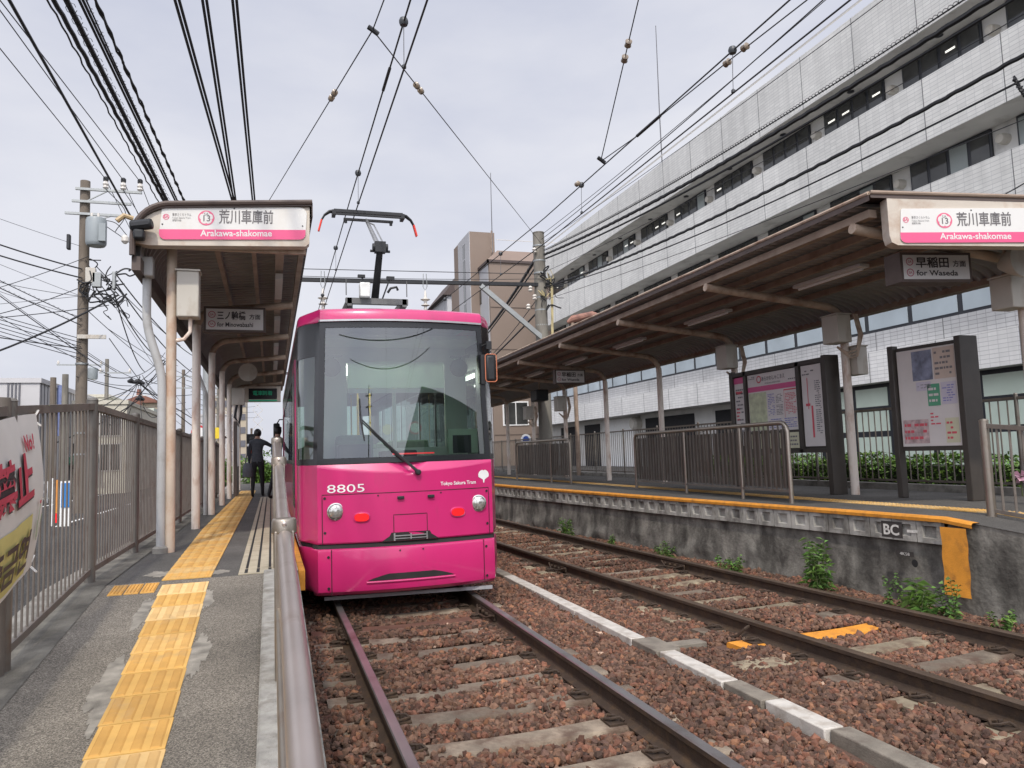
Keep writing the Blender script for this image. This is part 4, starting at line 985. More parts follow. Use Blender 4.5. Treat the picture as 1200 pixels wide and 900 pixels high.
for x, w in ((-.56, .05), (-.18, .05), (.10, .095), (.34, .06)):
    mb = MB(); z = 3.80 + (x + .7) * .09; mb.box(x - w / 2, x + w / 2, 8.15, 26.9, z, z + .09); mb.build('purlin', M_purl, shel, smooth=0)
mb = MB(); mb.box(-1.30, -1.22, 8.0, 27, 3.42, 3.56); mb.build('gutter', M_rim, shel, smooth=0)
mb = MB(); mb.tube([(-1.21, 8.35, 3.45), (-1.21, 8.35, 3.10)] + [(-1.21 + .15 * (1 - math.cos(math.pi * q / 8)) / 2 * 1.0, 8.35, 3.05 - .75 * q / 8) for q in range(9)] + [(-1.06, 8.35, HL + .06)], .042, 12)
mb.build('drain_pipe', M_pvc, shel); mb = MB(); mb.lathe((-1.06, 8.35, HL), [(.075, 0), (.075, .05), (.055, .07)], 16); mb.build('pipe_foot', M_conc, shel); mb = MB(); mb.box(-1.25, -1.14, 8.22, 8.36, 3.42, 3.62); mb.build('rain_hopper', M_pvc, shel, bevel=.01)
mb = MB(); mb.tube([(-1.22, 14, 3.45), (-1.22, 14, 3.1), (-1.08, 14, 2.7), (-1.08, 14, HL)], .035, 8); mb.build('drain_pipe', M_pvc, shel)
for y in (9.6, 12.5, 15.4, 18.2):
    mb = MB(); mb.box(.055, .145, y, y + 1.25, 3.76, 3.83); mb.build('ceiling_lamp', M_tubew, shel, smooth=0)
# things hung on it
def gbox(name, label, x0, x1, y0, y1, z0, z1, m=None, cat='box', group=None, pipe=None):
    t = thing(name, label, cat, ((x0 + x1) / 2, (y0 + y1) / 2, z0), group)
    mb = MB(); mb.box(x0, x1, y0, y1, z0, z1); mb.build('case', m or M_box, t, bevel=.012)
    mb = MB(); mb.box(x0 - .012, x1 + .012, y0 - .012, y1 + .012, z1 + .001, z1 + .018); mb.build('lid', m or M_box, t, smooth=0)
    if pipe: mb = MB(); mb.tube(pipe, .02, 8); mb.build('conduit', M_post, t)
    return t
gbox('electrical_box', 'tall beige electrical box on the first rusty column of the left shelter', -.925, -.71, 8.28, 8.48, 3.02, 3.50, pipe=[(-.80, 8.38, 3.02), (-.80, 8.38, 2.88), (-.86, 8.38, 2.80), (-.95, 8.38, 2.78)])
direction_sign('lightbox sign for Minowabashi hanging under the left shelter', lambda a, b, c: (-.83 + a, 10.75 - c, 3.30 + b), '三ノ輪橋', 'for Minowabashi', None, W=.73, H=.285)
t = thing('floodlight', 'black floodlight clamped at the rounded corner of the left shelter roof', 'lamp', (-1.25, 7.95, 3.9))
mb = MB(); mb.tube([(-1.30, 7.93, 3.84), (-1.1, 7.88, 3.86)], .055, 10); mb.box(-1.27, -1.17, 7.86, 7.97, 3.70, 3.80); mb.build('lamp_body', M_dark, t, bevel=.02)
mb = MB(); mb.tube([(-1.28, 7.95, 3.92), (-1.36, 7.93, 3.94), (-1.42, 7.92, 3.88)], .026, 8); mb.build('bracket', mat('brass_bracket', (.45, .33, .18), .5, var=.1), t)
t = thing('departure_display', 'dark departure display with green characters hanging near the far end of the left shelter', 'display', (-.3, 22.4, 3.2))
mb = MB(); mb.box(-.72, .26, 22.35, 22.6, 3.19, 3.62); mb.build('case', M_beige, t, smooth=0)
mb = MB(); mb.box(-.60, .16, 22.335, 22.349, 3.26, 3.56); sc = mb.build('screen', M_mask, t, smooth=0)
mb = MB(); M_green = emit_mat('green_led', (.02, .42, .22), .13)
for x in (-.5, -.24): put_text(mb, '電車' if x < -.4 else '到着', .14, lambda a, b, c: (x + a, 22.333 - c, 3.38 + b), 0, 0, lift=.002)
mb.box(-.60, .16, 22.325, 22.333, 3.20, 3.235); mb.build('characters', M_green, sc, smooth=0)
t = thing('speaker', 'pale horn speaker under the left shelter roof beyond the direction sign', 'speaker', (-.45, 17.4, 3.3))
mb = MB(); mb.lathe((-.48, 17.3, 3.45), [(.05, .25), (.07, .12), (.19, -.05), (.20, -.06), (.16, -.04)], 16, 'y'); mb.build('horn', M_box, t); mb = MB(); mb.cyl((-.48, 17.45, 3.45), (-.48, 17.45, 3.75), .02); mb.build('bracket', M_beam, t)
t = gbox('electrical_box', 'grey electrical box on a far column of the left shelter below the display', -.92, -.62, 19.5, 19.7, 2.9, 3.3); mb = MB(); mb.tube([(-.8, 19.55, 2.9), (-.85, 19.5, 2.6), (-.75, 19.5, 2.45), (-.7, 19.5, 2.7), (-.7, 19.55, 2.9)], .03, 6); mb.build('cable_loop', M_cable, t)
t = thing('notice_board', 'dark narrow notice board standing near the far end of the left platform', 'board', (-.75, 21.5, HL))
mb = MB(); mb.box(-.92, -.84, 20.5, 21.9, HL, 2.55); mb.build('board', M_rim, t, smooth=0); mb = MB(); mb.box(-.838, -.834, 20.6, 21.8, 1.4, 2.45); mb.build('poster', M_signw, t, smooth=0)
t = thing('signal', 'small two-lamp black signal at the far end of the left platform', 'signal', (-.6, 26.2, HL))
mb = MB(); mb.cyl((-.62, 26.2, HL), (-.62, 26.2, 2.6), .035); mb.build('post', M_beam, t)
for z, c in ((2.25, (0.02, .02, .02)), (1.85, (.5, .06, .02))):
    mb = MB(); mb.box(-.77, -.43, 26.1, 26.2, z - .16, z + .16); h = mb.build('lamp_head', M_black, t, smooth=0)
    mb = MB(); mb.lathe((-.60, 26.09, z), [(.09, 0), (.09, -.03), (.04, -.04)], 16, 'y'); mb.build('lens', mat('signal_lens_%d' % (z * 100), c, .3), h)

# ------------------------------------------------------------------ right shelter
shr = thing('platform_shelter', 'wide rusty cream shelter over the right platform with arched pipe columns', 'shelter', (8.35, 9.28, HR))
sk = lambda x: 6.02 - (x - 6.05) * .315
secR = [(5.90, 4.03), (6.6, 3.985), (7.3, 3.94), (7.9, 3.90)] + [(7.9 + 1.05 * math.sin(R_(a)), 3.53 + .37 * math.cos(R_(a))) for a in range(10, 81, 10)] + [(8.98, 3.58)]
secR = [(x, z + .03) for x, z in secR]
corr([(x, z - .05) for x, z in reversed(secR)], lambda x: sk(x) + .16, 34.0, per=.15, amp=.03).build('corrugated_ceiling', M_corr, shr, smooth=0)
mb = MB(); mb.grid([[(x, sk(x) - .03 if q == 0 else 34.0, z) for x, z in secR] for q in (0, 1)]); mb.grid([[(x, sk(x) - .03, z - dz) for x, z in secR] for dz in (0, .045)])
mb.grid([[(5.885, y, z) for z in (3.985, 4.065)] for y in (6.04, 34)]); mb.build('roof', M_rim, shr, smooth=.9)
mb = MB(); mb.tube([(5.89, 6.05, 4.065), (5.89, 34, 4.065)], .022, 8); mb.build('edge_rim', M_beam, shr)
mb = MB(); mb.tube([(x, sk(x) - .03, z + .012) for x, z in secR], .022, 8); mb.build('roof_rim', M_purl, shr)
U = Vector((.952, -.300, -.055)).normalized(); Nn = Vector((-.300, -.952, 0)).normalized(); UP = Vector((0, 0, 1))
O_R = Vector((6.06, 5.99, 3.51))
def fr_R(a, b, c): p = O_R + U * a + UP * b + Nn * c; return (p.x, p.y, p.z)
poly = [(0, .10), (.02, .03), (.08, 0), (2.2, 0.03), (2.2, .50), (.0, .495)]
mb = MB(); mb.prism(poly, lambda a, b: fr_R(a, b, 0), lambda a, b: fr_R(a, b, -.14)); mb.build('end_panel', M_beige, shr, smooth=.5)
station_sign(shr, lambda a, b, c: fr_R(a + .105, b + .022 + a * .028, c), 1.50, .36)
def right_frame(y, post=M_post):
    pts = [(8.36, y, HR), (8.36, y, 3.20)] + arc((8.02, y, 3.24), .34, 0, math.pi / 2 - .06, 7) + [(5.97, y, 3.80)]
    mb = MB(); mb.tube(pts[:4], .062, 14); mb.build('column', post, shr)
    mb = MB(); mb.tube(pts[3:], .058, 12); mb.build('roof_beam', M_beam, shr)
for k in range(9): right_frame(6.40 + 2.89 * k)
for x, w in ((6.05, .10), (6.55, .05), (7.05, .05), (7.55, .05), (8.05, .05), (8.95, .09)):
    z = float(np.interp(x, [5.9, 7.9, 8.5, 8.95], [3.865, 3.77, 3.66, 3.50])); mb = MB(); mb.box(x - w / 2, x + w / 2, sk(x) + .16, 33.8, z, z + .085); mb.build('purlin', M_purl, shr, smooth=0)
mb = MB(); mb.box(9.0, 9.08, 5.2, 34, 3.50, 3.66); mb.build('gutter', M_purl, shr, smooth=0)
for k in range(8):
    y = 7.55 + 3.0 * k; t = thing('fluorescent_lamp', 'unlit white fluorescent lamp under the right shelter, one of the row along its length', 'lamp', (7.2, y, 3.7), 'fluorescent lamps under the right shelter')
    mb = MB(); mb.box(7.12, 7.28, y, y + 1.3, 3.72, 3.77); mb.build('housing', M_tubew, t, bevel=.01); mb = MB(); mb.cyl((7.2, y + .04, 3.705), (7.2, y + 1.26, 3.705), .018, 8); mb.build('tube', M_whitep, t)
def wired_box(label, y, z, big=True):
    t = gbox('electrical_box', label, 8.05, 8.30, y - .22, y + .12, z, z + .42, group='electrical boxes on the right shelter columns')
    mb = MB()
    for q in range(3): mb.tube([(8.33 + .03 * q, y - .25, z + .42), (8.36 + .03 * q, y - .30, z + .1), (8.33, y - .27, z - .12 - .05 * q), (8.2 + .02 * q, y - .22, z - .16 - .04 * q), (8.12, y - .1, z - .06)], .016, 6)
    mb.build('cables', M_beam, t)
wired_box('beige electrical box with looping cables on the column beside the route map board', 9.28, 3.0)
wired_box('beige electrical box with cables on the column behind the long railing', 12.18, 2.95)
wired_box('small beige electrical box on the column behind the short far railing', 20.85, 2.7)
wired_box('dull electrical box on the column next to the concrete pole', 23.75, 2.6)
gbox('meter_box', 'lower meter box on the column beside the route map board', 8.42, 8.62, 9.12, 9.42, 2.52, 2.95)
gbox('electrical_box', 'beige electrical box at the right edge under the station sign', 8.05, 8.32, 6.28, 6.56, 2.98, 3.35)
direction_sign('lightbox sign for Waseda hanging just behind the right station sign', lambda a, b, c: (6.62 + a * .985, 6.40 - a * .17 - c, 3.27 + b), '早稲田', 'for Waseda', None, W=.80, H=.27, deep=.22)
direction_sign('dim lightbox sign for Waseda hanging halfway along the right shelter', lambda a, b, c: (6.85 + a, 17.6 - c, 3.24 + b), '早稲田', 'for Waseda', None, W=.76, H=.30)
t = thing('floodlight', 'pale round floodlight hanging beside the sign for Waseda', 'lamp', (7.9, 6.2, 3.4))
mb = MB(); mb.lathe((7.95, 6.1, 3.46), [(.05, .22), (.12, .12), (.19, -.02), (.19, -.06), (.15, -.05)], 20, 'y'); mb.build('reflector', M_box, t); mb = MB(); mb.cyl((7.95, 6.25, 3.46), (7.95, 6.25, 3.8), .02); mb.build('bracket', M_beam, t)
t = thing('camera', 'dark box camera on the column beside the concrete pole', 'camera', (8.1, 22.2, 3.2))
mb = MB(); mb.box(7.85, 8.25, 21.9, 22.5, 3.1, 3.45); mb.build('housing', M_dark, t, bevel=.03); mb = MB(); mb.cyl((8.05, 22.2, 3.45), (8.05, 22.2, 3.85), .03); mb.build('bracket', M_beam, t)

# ================================================================== FENCES, RAILINGS, BOARDS
M_fence = mat('fence_brown', (0.19, 0.165, 0.14), 0.5, metal=0.25, var=0.15, scale=6, dirt=0.3, dcol=(0.10, 0.055, 0.035), dscale=4)
M_fpost = mat('fence_post', (0.17, 0.155, 0.135), 0.45, metal=0.3, var=0.15, scale=5, dirt=0.3, dcol=(0.12, 0.07, 0.045), dscale=4)
M_stain = mat('stainless', (0.46, 0.40, 0.365), 0.36, metal=0.75, var=0.10, scale=4, dirt=0.2, dcol=(.34, .26, .22), dscale=5)
M_stainb = mat('worn_stainless', (0.34, 0.30, 0.25), 0.36, metal=0.8, var=0.15, scale=5, dirt=0.3, dcol=(.24, .17, .12), dscale=5)
def bar_fence(root, pts, zf, h, pitch, bar=.011, rail=.024, gap=.09, posts=True, pr=.032, pm=None, bm=None, flat=False):
    """pts: list of (x, y) post positions; zf(x, y) base height"""
    pm = pm or M_fpost; bm = bm or M_fence
    for i, (x, y) in enumerate(pts):
        if posts:
            mb = MB(); z = zf(x, y); mb.cyl((x, y, z - .02), (x, y, z + h + .03), pr, 12); mb.lathe((x, y, z + h + .03), [(pr * 1.1, 0), (pr * .8, .015), (.004, .022)], 12); mb.build('post', pm, root)
    for (xa, ya), (xb, yb) in zip(pts[:-1], pts[1:]):
        za, zb = zf(xa, ya), zf(xb, yb); L = math.hypot(xb - xa, yb - ya); n = max(2, round(L / pitch)); mb = MB()
        mb.bar((xa, ya, za + h - .02), (xb, yb, zb + h - .02), rail * 1.5, rail * 1.7); mb.bar((xa, ya, za + gap), (xb, yb, zb + gap), rail, rail * 1.4)
        for k in range(1, n):
            t_ = k / n; x, y, z = xa + (xb - xa) * t_, ya + (yb - ya) * t_, za + (zb - za) * t_
            if flat: mb.bar((x, y, z + gap), (x, y, z + h - .02), bar * 3.2, bar * 1.2, (1, 0, 0))
            else: mb.cyl((x, y, z + gap), (x, y, z + h - .02), bar, 6)
        mb.build('bar_panel', bm, root)
fz = lambda x, y: ramp_l(y) if y < 6.35 else HL
fen = thing('fence', 'brown steel bar fence along the left side of the ramp and platform', 'fence', (-1.33, 8, HL))
bar_fence(fen, [(-1.33, y) for y in (0.7, 2.65, 4.62, 6.58, 8.55, 10.5, 12.45, 14.4, 16.35, 18.3, 20.25, 22.2)], fz, 1.37, .105, bar=.0068, rail=.03, pr=.04)
mb = MB(); mb.lathe((-1.35, 4.55, ramp_l(4.55)), [(.05, 0), (.05, 1.40), (.045, 1.42)], 14); mb.build('thick_post', mat('weathered_post', (.13, .11, .09), .8, var=.3, scale=4), fen)
# banner tied to the fence
ban = thing('banner', 'hanging white cloth banner with red and black anti-smoking letters tied to the left fence', 'banner', (-1.27, 4.5, ramp_l(4.5) + .2))
def fr_b(a, b, c):                       # a along +y, b up, bulging outwards towards the bottom
    y = 2.53 + a; top = 1.295 + ramp_l(y) ; H = .92; v = b / H; bulge = .05 * math.sin(math.pi * min(1, max(0, v))) + .012 * math.sin(a * 7 + b * 3) * v * .6 + .002 * math.sin(a * 23 + b * 7)
    return (-1.288 + bulge + c, y, top - H + b + (.0) - .03 * math.sin(a * 2.0) + .08 * max(0, a - 1.9) * (1 - v) * 1.5)
mb = MB(); mb.grid([[fr_b(a, b, 0) for a in np.linspace(0, 2.40, 50)] for b in np.linspace(0, .92, 26)])
M_cloth = mat('banner_cloth', (0.68, 0.65, 0.60), 0.9, var=0.10, scale=3, dirt=0.25, dcol=(0.42, 0.38, 0.33), dscale=2)
mb.build('cloth', M_cloth, ban, smooth=1.5)
def frb2(a, b, c): return fr_b(a, b, c + .009)
M_bred = mat('banner_red', (0.50, 0.055, 0.085), 0.8, var=0.1, scale=8); M_byel = mat('banner_yellow', (0.62, 0.55, 0.20), 0.85, var=0.1, scale=6)
mb = MB(); mb.grid([[fr_b(a, b, .005) for a in np.linspace(.5, 2.21, 40)] for b in np.linspace(.03, .36, 8)]); mb.build('yellow_panel', M_byel, ban, smooth=1.5)
sh = MB(); put_text(sh, '禁止', .275, frb2, 1.565, .475, bold=.013, lift=.003, width=.625); sh.build('letter_outline', M_text_dk, ban, smooth=0)
mb = MB(); put_text(mb, '禁止', .275, frb2, 1.575, .484, bold=.008, lift=.008, width=.605); put_text(mb, 'No!', .12, frb2, 2.10, .725, bold=.004, lift=.004, width=.15); mb.build('red_lettering', M_bred, ban, smooth=0)
mb = MB(); put_text(mb, '보행중금연', .22, frb2, 1.13, .10, bold=.006, lift=.008, width=1.04); mb.build('lettering', M_text_dk, ban, smooth=0)
mb = MB(); disc(mb, frb2, 2.32, .40, .012, .004, 10); mb.build('flower_print', M_bred, ban, smooth=0)
mb = MB()
for a0, a1 in (((2.32, .39), (2.31, .20)), ((2.29, .30), (2.305, .18)), ((2.36, .32), (2.315, .18))):
    mb.add([frb2(a0[0] - .004, a0[1], .004), frb2(a0[0] + .004, a0[1], .004), frb2(a1[0] + .004, a1[1], .004), frb2(a1[0] - .004, a1[1], .004)], [(0, 1, 2, 3)])
mb.build('stem_print', mat('print_green', (.25, .36, .16), .9), ban, smooth=0)
mb = MB()
for a, b in ((2.39, .91), (2.38, .03)): p = Vector(fr_b(a, b, 0)); mb.tube([p, p + Vector((.0, .05, .03)), p + Vector((-.04, .1, .01)), p + Vector((-.02, .06, -.03)), p + Vector((.02, .03, -.06))], .006, 5)
mb.build('ties', M_cloth, ban)

# handrail along the ramp
hr = thing('handrail', 'stainless tube handrail with plate posts between the ramp and the track', 'handrail', (.06, 4.0, .4))
RZ = lambda y: .757 + .0955 * y if y < 4 else 1.139 + .123 * (y - 4) if y < 6.6 else 1.459 + .11 * (y - 6.6)
mb = MB(); mb.tube([(.062, y, RZ(y)) for y in (-1.5, 0, 1, 2, 3, 3.93)], .036, 20); mb.build('top_rail', M_stain, hr)
mb = MB(); mb.tube([(.060, y, RZ(y)) for y in (4.07, 5, 6.54)], .036, 18); mb.build('top_rail', M_stain, hr)
mb = MB(); mb.tube([(.058, y, RZ(y) + .02) for y in (6.66, 7.5, 8.55)], .036, 16); mb.build('top_rail', M_stain, hr)
mb = MB(); mb.tube([(.035, y, RZ(y) - .36) for y in (-1.5, 0, 1, 2, 3, 3.95)], .019, 12); mb.build('mid_rail', M_stainb, hr)
mb = MB(); mb.tube([(.05, y, RZ(y) - .36) for y in (4.05, 5, 6.55)], .019, 12); mb.build('mid_rail', M_stainb, hr)
for y in (1.2, 4.0, 6.6, 8.6):
    zt = RZ(y) + (.085 if y > 1.5 else -.03); base = fz(0, y); mb = MB()
    mb.box(.012, .108, y - .05, y + .05, base - .02, zt - .06); mb.lathe((.06, y, zt - .075), [(.062, 0), (.062, .06), (.055, .075), (.004, .078)], 20); post = mb.build('post', M_stainb, hr, bevel=.006)
    mb = MB(); mb.lathe((.06, y - .06, zt - .025), [(.012, 0), (.012, -.008), (.004, -.012)], 10, 'y'); mb.build('bolt', M_stain, post)

# railings on the right platform
def panel_rail(label, pts, h=1.08, board=True, group='railings along the edge of the right platform', pitch=.115):
    r0 = thing('railing', label, 'railing', (pts[0][0], pts[0][1], HR), group)
    def z(x, y): return ramp_r(y)
    # hooped top tube with rounded ends
    P = []; (xa, ya), (xb, yb) = pts[0], pts[-1]; d = Vector((xb - xa, yb - ya, 0)).normalized(); r = .13
    A = Vector((xa, ya, z(xa, ya))); B = Vector((xb, yb, z(xb, yb)))
    P += [A, A + Vector((0, 0, h - r))] + [A + d * (r - r * math.cos(q)) + Vector((0, 0, h - r + r * math.sin(q))) for q in (R_(30), R_(60), R_(90))]
    P += [B - d * (r - r * math.cos(q)) + Vector((0, 0, h - r + r * math.sin(q))) for q in (R_(90), R_(60), R_(30))] + [B + Vector((0, 0, h - r)), B]
    mb = MB(); mb.tube(P, .030, 12); mb.build('frame_tube', M_stainb, r0)
    for (x, y) in pts[1:-1]: mb = MB(); mb.cyl((x, y, z(x, y)), (x, y, z(x, y) + h), .027, 10); mb.build('post', M_stainb, r0)
    mb = MB(); n = int((B - A).length / pitch)
    off = Vector((d.y, -d.x, 0)) * .045
    for k in range(1, n):
        p = A.lerp(B, k / n) + off * .3; mb.box(p.x - .009, p.x + .009, p.y - .009, p.y + .009, p.z + .16, p.z + h - .03)
    mb.bar(A + Vector((0, 0, .16)), B + Vector((0, 0, .16)), .03, .03); mb.build('bars', M_fpost, r0, smooth=0)
    if board:
        mb = MB(); m = int((B - A).length / .23)
        for k in range(m):
            p = A.lerp(B, (k + .08) / m) + off; q = A.lerp(B, (k + .97) / m) + off
            mb.bar((p.x, p.y, p.z + h * .55), (q.x, q.y, q.z + h * .55), .008, h * .74)
        mb.build('boards', M_board, r0, smooth=0)
    return r0
M_board = mat('brown_board', (0.085, 0.068, 0.055), 0.6, var=0.2, scale=3, dirt=0.3, dcol=(0.14, 0.11, 0.085), dscale=2, stretch=4)
panel_rail('long stainless railing with brown boards in front of the route map board', [(6.60, 8.5), (6.68, 9.7), (6.80, 11.5), (6.93, 13.62)])
panel_rail('short hooped railing with brown boards on the platform edge beside the tram', [(6.92, 17.05), (6.85, 18.2), (6.7, 20.6)])
panel_rail('far hooped railing partly hidden behind the tram on the right platform', [(6.25, 22.4), (6.1, 25.5), (6.0, 28.5)])
er = thing('railing', 'brown bar railing on the ramp end of the right platform at the photo edge', 'railing', (6.97, 5.88, ramp_r(5.88)), 'railings along the edge of the right platform')
bar_fence(er, [(6.97, 5.88), (7.05, 3.9), (7.1, 1.9)], lambda x, y: ramp_r(y) - .08, 1.02, .135, bar=.012, rail=.026, gap=.14, pr=.045, pm=M_stainb)
# fence at the back of the right platform
bf = thing('fence', 'thin brown bar fence along the back of the right platform', 'fence', (9.62, 10, HR))
bar_fence(bf, [(9.62, 1.6 + 2.0 * k) for k in range(17)], lambda x, y: HR + .09, 1.24, .135, bar=.010, rail=.022, gap=.06, pr=.026)
mb = MB(); mb.box(9.53, 9.72, 1.6, 34, HR - .05, HR + .10); mb.build('plinth', M_conc, bf, smooth=0)

# notice boards on the right platform
M_frame = mat('board_frame', (0.055, 0.047, 0.04), 0.5, var=0.15, scale=6)
M_paper = mat('poster_paper', (0.66, 0.62, 0.60), 0.5, var=0.06, scale=3)
def board_fr(x, y1):                     # face looks towards the tracks; a runs towards the camera
    return lambda a, b, c: (x - c, y1 - a, b)
nb = thing('notice_board', 'dark framed board with route map, timetable and area map beside the cream column', 'board', (8.25, 10.7, HR))
Y0, Y1 = 9.46, 12.0; fb = board_fr(8.16, Y1); W = Y1 - Y0
mb = MB(); mb.box(8.17, 8.32, Y0, Y1, 1.36, 2.82); mb.build('back_panel', M_frame, nb, smooth=0)
for y, dp in ((Y0 - .02, 8.36), (Y1 - .1, 8.19)): mb = MB(); mb.box(8.10, dp, y, y + .10, HR, 2.86); mb.build('post', M_frame, nb, bevel=.01)
mb = MB()
for a0, a1, b0, b1 in ((0, W, 2.76, 2.83), (0, W, 1.36, 1.42), (.42, .49, 1.36, 2.83), (W - .70, W - .62, 1.36, 2.83)):
    v0 = fb(a0, b0, 0); v1 = fb(a1, b1, .05); mb.box(min(v0[0], v1[0]), max(v0[0], v1[0]), min(v0[1], v1[1]), max(v0[1], v1[1]), b0, b1)
mb.build('frame_bars', M_frame, nb, smooth=0)
def poster(parent, fb, a0, a1, b0, b1, m, name='poster', lift=.014): mb = MB(); rect(mb, fb, a0, a1, b0, b1, lift); return mb.build(name, m, parent, smooth=0)
def scribble(mb, fb, a0, a1, b0, b1, n, rnd, lift=.02):
    h = (b1 - b0) / n
    for k in range(n):
        b = b0 + h * (k + .3); a = a0
        while a < a1 - .02:
            w = rnd.uniform(.02, .07); 
            if rnd.random() < .8: rect(mb, fb, a, min(a + w, a1), b, b + h * .42, lift)
            a += w + .012
rn = random.Random(3)
M_pkp = mat('poster_pink', (0.60, 0.10, 0.25), .5, var=.05); M_cream = mat('poster_cream', (.60, .58, .42), .5, var=.05); M_mapg = mat('map_green', (.50, .53, .36), .5, var=.3, scale=9); M_lilac = mat('poster_lilac', (.56, .52, .60), .5, var=.05)
M_ink = mat('ink_grey', (.20, .19, .20), .6); M_inkb = mat('ink_blue', (.22, .22, .48), .6); M_inkr = mat('ink_red', (.62, .10, .13), .6); M_inkg = mat('ink_green', (.10, .33, .20), .6)
p1_ = poster(nb, fb, .10, .40, 1.50, 2.74, M_paper); mb = MB(); rect(mb, fb, .10, .40, 2.63, 2.74, .018); mb.build('heading_band', M_pkp, p1_, smooth=0)
mb = MB(); scribble(mb, fb, .14, .36, 1.6, 2.55, 14, rn); mb.build('print', M_ink, p1_, smooth=0); mb = MB(); rect(mb, fb, .14, .34, 2.44, 2.49, .02); scribble(mb, fb, .14, .24, 1.95, 2.2, 4, rn, .021); mb.build('red_print', M_inkr, p1_, smooth=0)
p2_ = poster(nb, fb, .51, W - .72, 1.74, 2.75, M_paper); a1 = W - .72
mb = MB(); rect(mb, fb, .51, a1, 2.44, 2.53, .018); mb.build('heading_band', M_pkp, p2_, smooth=0)
mb = MB(); put_text(mb, 'あらかわしゃこまえ', .085, fb, .92, 2.62, bold=.001, width=.62, lift=.02); put_text(mb, 'Arakawa-shakomae', .05, fb, 1.0, 2.555, width=.42, lift=.02); scribble(mb, fb, .53, .72, 2.66, 2.72, 2, rn); scribble(mb, fb, 1.62, a1 - .02, 2.56, 2.60, 1, rn)
scribble(mb, fb, 1.28, 1.45, 2.0, 2.36, 14, rn); mb.build('print', M_ink, p2_, smooth=0)
mb = MB(); disc(mb, fb, .84, 2.65, .065, .02, r0=.045); rect(mb, fb, 1.49, 1.497, 1.95, 2.40, .02); rect(mb, fb, 1.49, a1 - .02, 2.40, 2.42, .02); scribble(mb, fb, 1.52, a1 - .03, 2.0, 2.36, 14, rn); mb.build('red_print', M_inkr, p2_, smooth=0)
mb = MB(); rect(mb, fb, .53, 1.02, 1.76, 2.42, .018); mb.build('area_map', M_mapg, p2_, smooth=0)
mb = MB(); scribble(mb, fb, 1.06, 1.24, 2.0, 2.38, 13, rn); scribble(mb, fb, 1.06, a1 - .04, 1.78, 1.95, 5, rn); mb.build('blue_print', M_inkb, p2_, smooth=0)
p3_ = poster(nb, fb, .51, W - .72, 1.44, 1.70, M_cream); mb = MB(); scribble(mb, fb, 1.12, 1.32, 1.47, 1.66, 3, rn); scribble(mb, fb, 1.45, a1 - .05, 1.47, 1.66, 3, rn); mb.build('print', M_ink, p3_, smooth=0)
p4_ = poster(nb, fb, W - .60, W - .14, 1.46, 2.75, M_paper); mb = MB(); scribble(mb, fb, W - .30, W - .17, 1.65, 2.5, 26, rn); scribble(mb, fb, W - .57, W - .3, 2.58, 2.68, 2, rn); mb.build('print', M_ink, p4_, smooth=0)
mb = MB(); rect(mb, fb, W - .47, W - .455, 2.05, 2.55, .02); rect(mb, fb, W - .40, W - .36, 1.6, 2.1, .02); rect(mb, fb, W - .52, W - .42, 2.10, 2.14, .021); mb.build('red_print', M_inkr, p4_, smooth=0)
nb2 = thing('notice_board', 'tall dark framed board pinned with mixed posters in front of the hedge', 'board', (8.42, 7.85, HR))
def fb2(a, b, c): t_ = a / 1.02; return (8.30 + .10 * t_ - c, 8.32 - a, b)
mb = MB(); vs = [fb2(a, b, c) for c in (0, -.12) for a, b in ((0, 1.36), (.98, 1.36), (.98, 2.78), (0, 2.78))]; mb.add(vs, [(0, 1, 2, 3), (7, 6, 5, 4), (0, 4, 5, 1), (1, 5, 6, 2), (2, 6, 7, 3), (3, 7, 4, 0)]); mb.build('back_panel', M_frame, nb2, smooth=0)
for a, dp in ((-.04, .05), (.96, .24)): v = fb2(a, 0, 0); mb = MB(); mb.box(v[0] - .06, v[0] + dp, v[1] - .09, v[1], HR, 2.82); mb.build('post', M_frame, nb2, bevel=.01)
mb = MB(); rect(mb, fb2, .07, .93, 1.42, 2.73, .012); sheet2 = mb.build('pin_sheet', M_paper, nb2, smooth=0)
M_beigep = mat('poster_beige', (.58, .47, .40), .5, var=.08, scale=5); M_photo = mat('poster_photo', (.20, .22, .30), .4, var=.6, scale=9)
for a0, a1, b0, b1, m, scr, sm in ((.30, .60, 2.30, 2.70, M_photo, None, None), (.62, .92, 2.30, 2.71, M_beigep, 5, M_ink), (.50, .68, 1.95, 2.24, M_inkg, 3, M_paper), (.70, .91, 1.96, 2.25, M_lilac, 7, M_inkb), (.50, .68, 1.66, 1.90, M_paper, 4, M_inkr), (.72, .91, 1.46, 1.78, M_cream, 4, M_inkr), (.10, .48, 1.46, 1.78, mat('poster_map', (.48, .36, .36), .5, var=.5, scale=14), 3, M_inkr), (.34, .56, 2.16, 2.28, M_lilac, 3, M_ink)):
    mb = MB(); rect(mb, fb2, a0, a1, b0, b1, .016); pq = mb.build('poster', m, nb2, smooth=0)
    if scr: mb = MB(); scribble(mb, fb2, a0 + .02, a1 - .02, b0 + .03, b1 - .03, scr, rn, .019); mb.build('print', sm, pq, smooth=0)

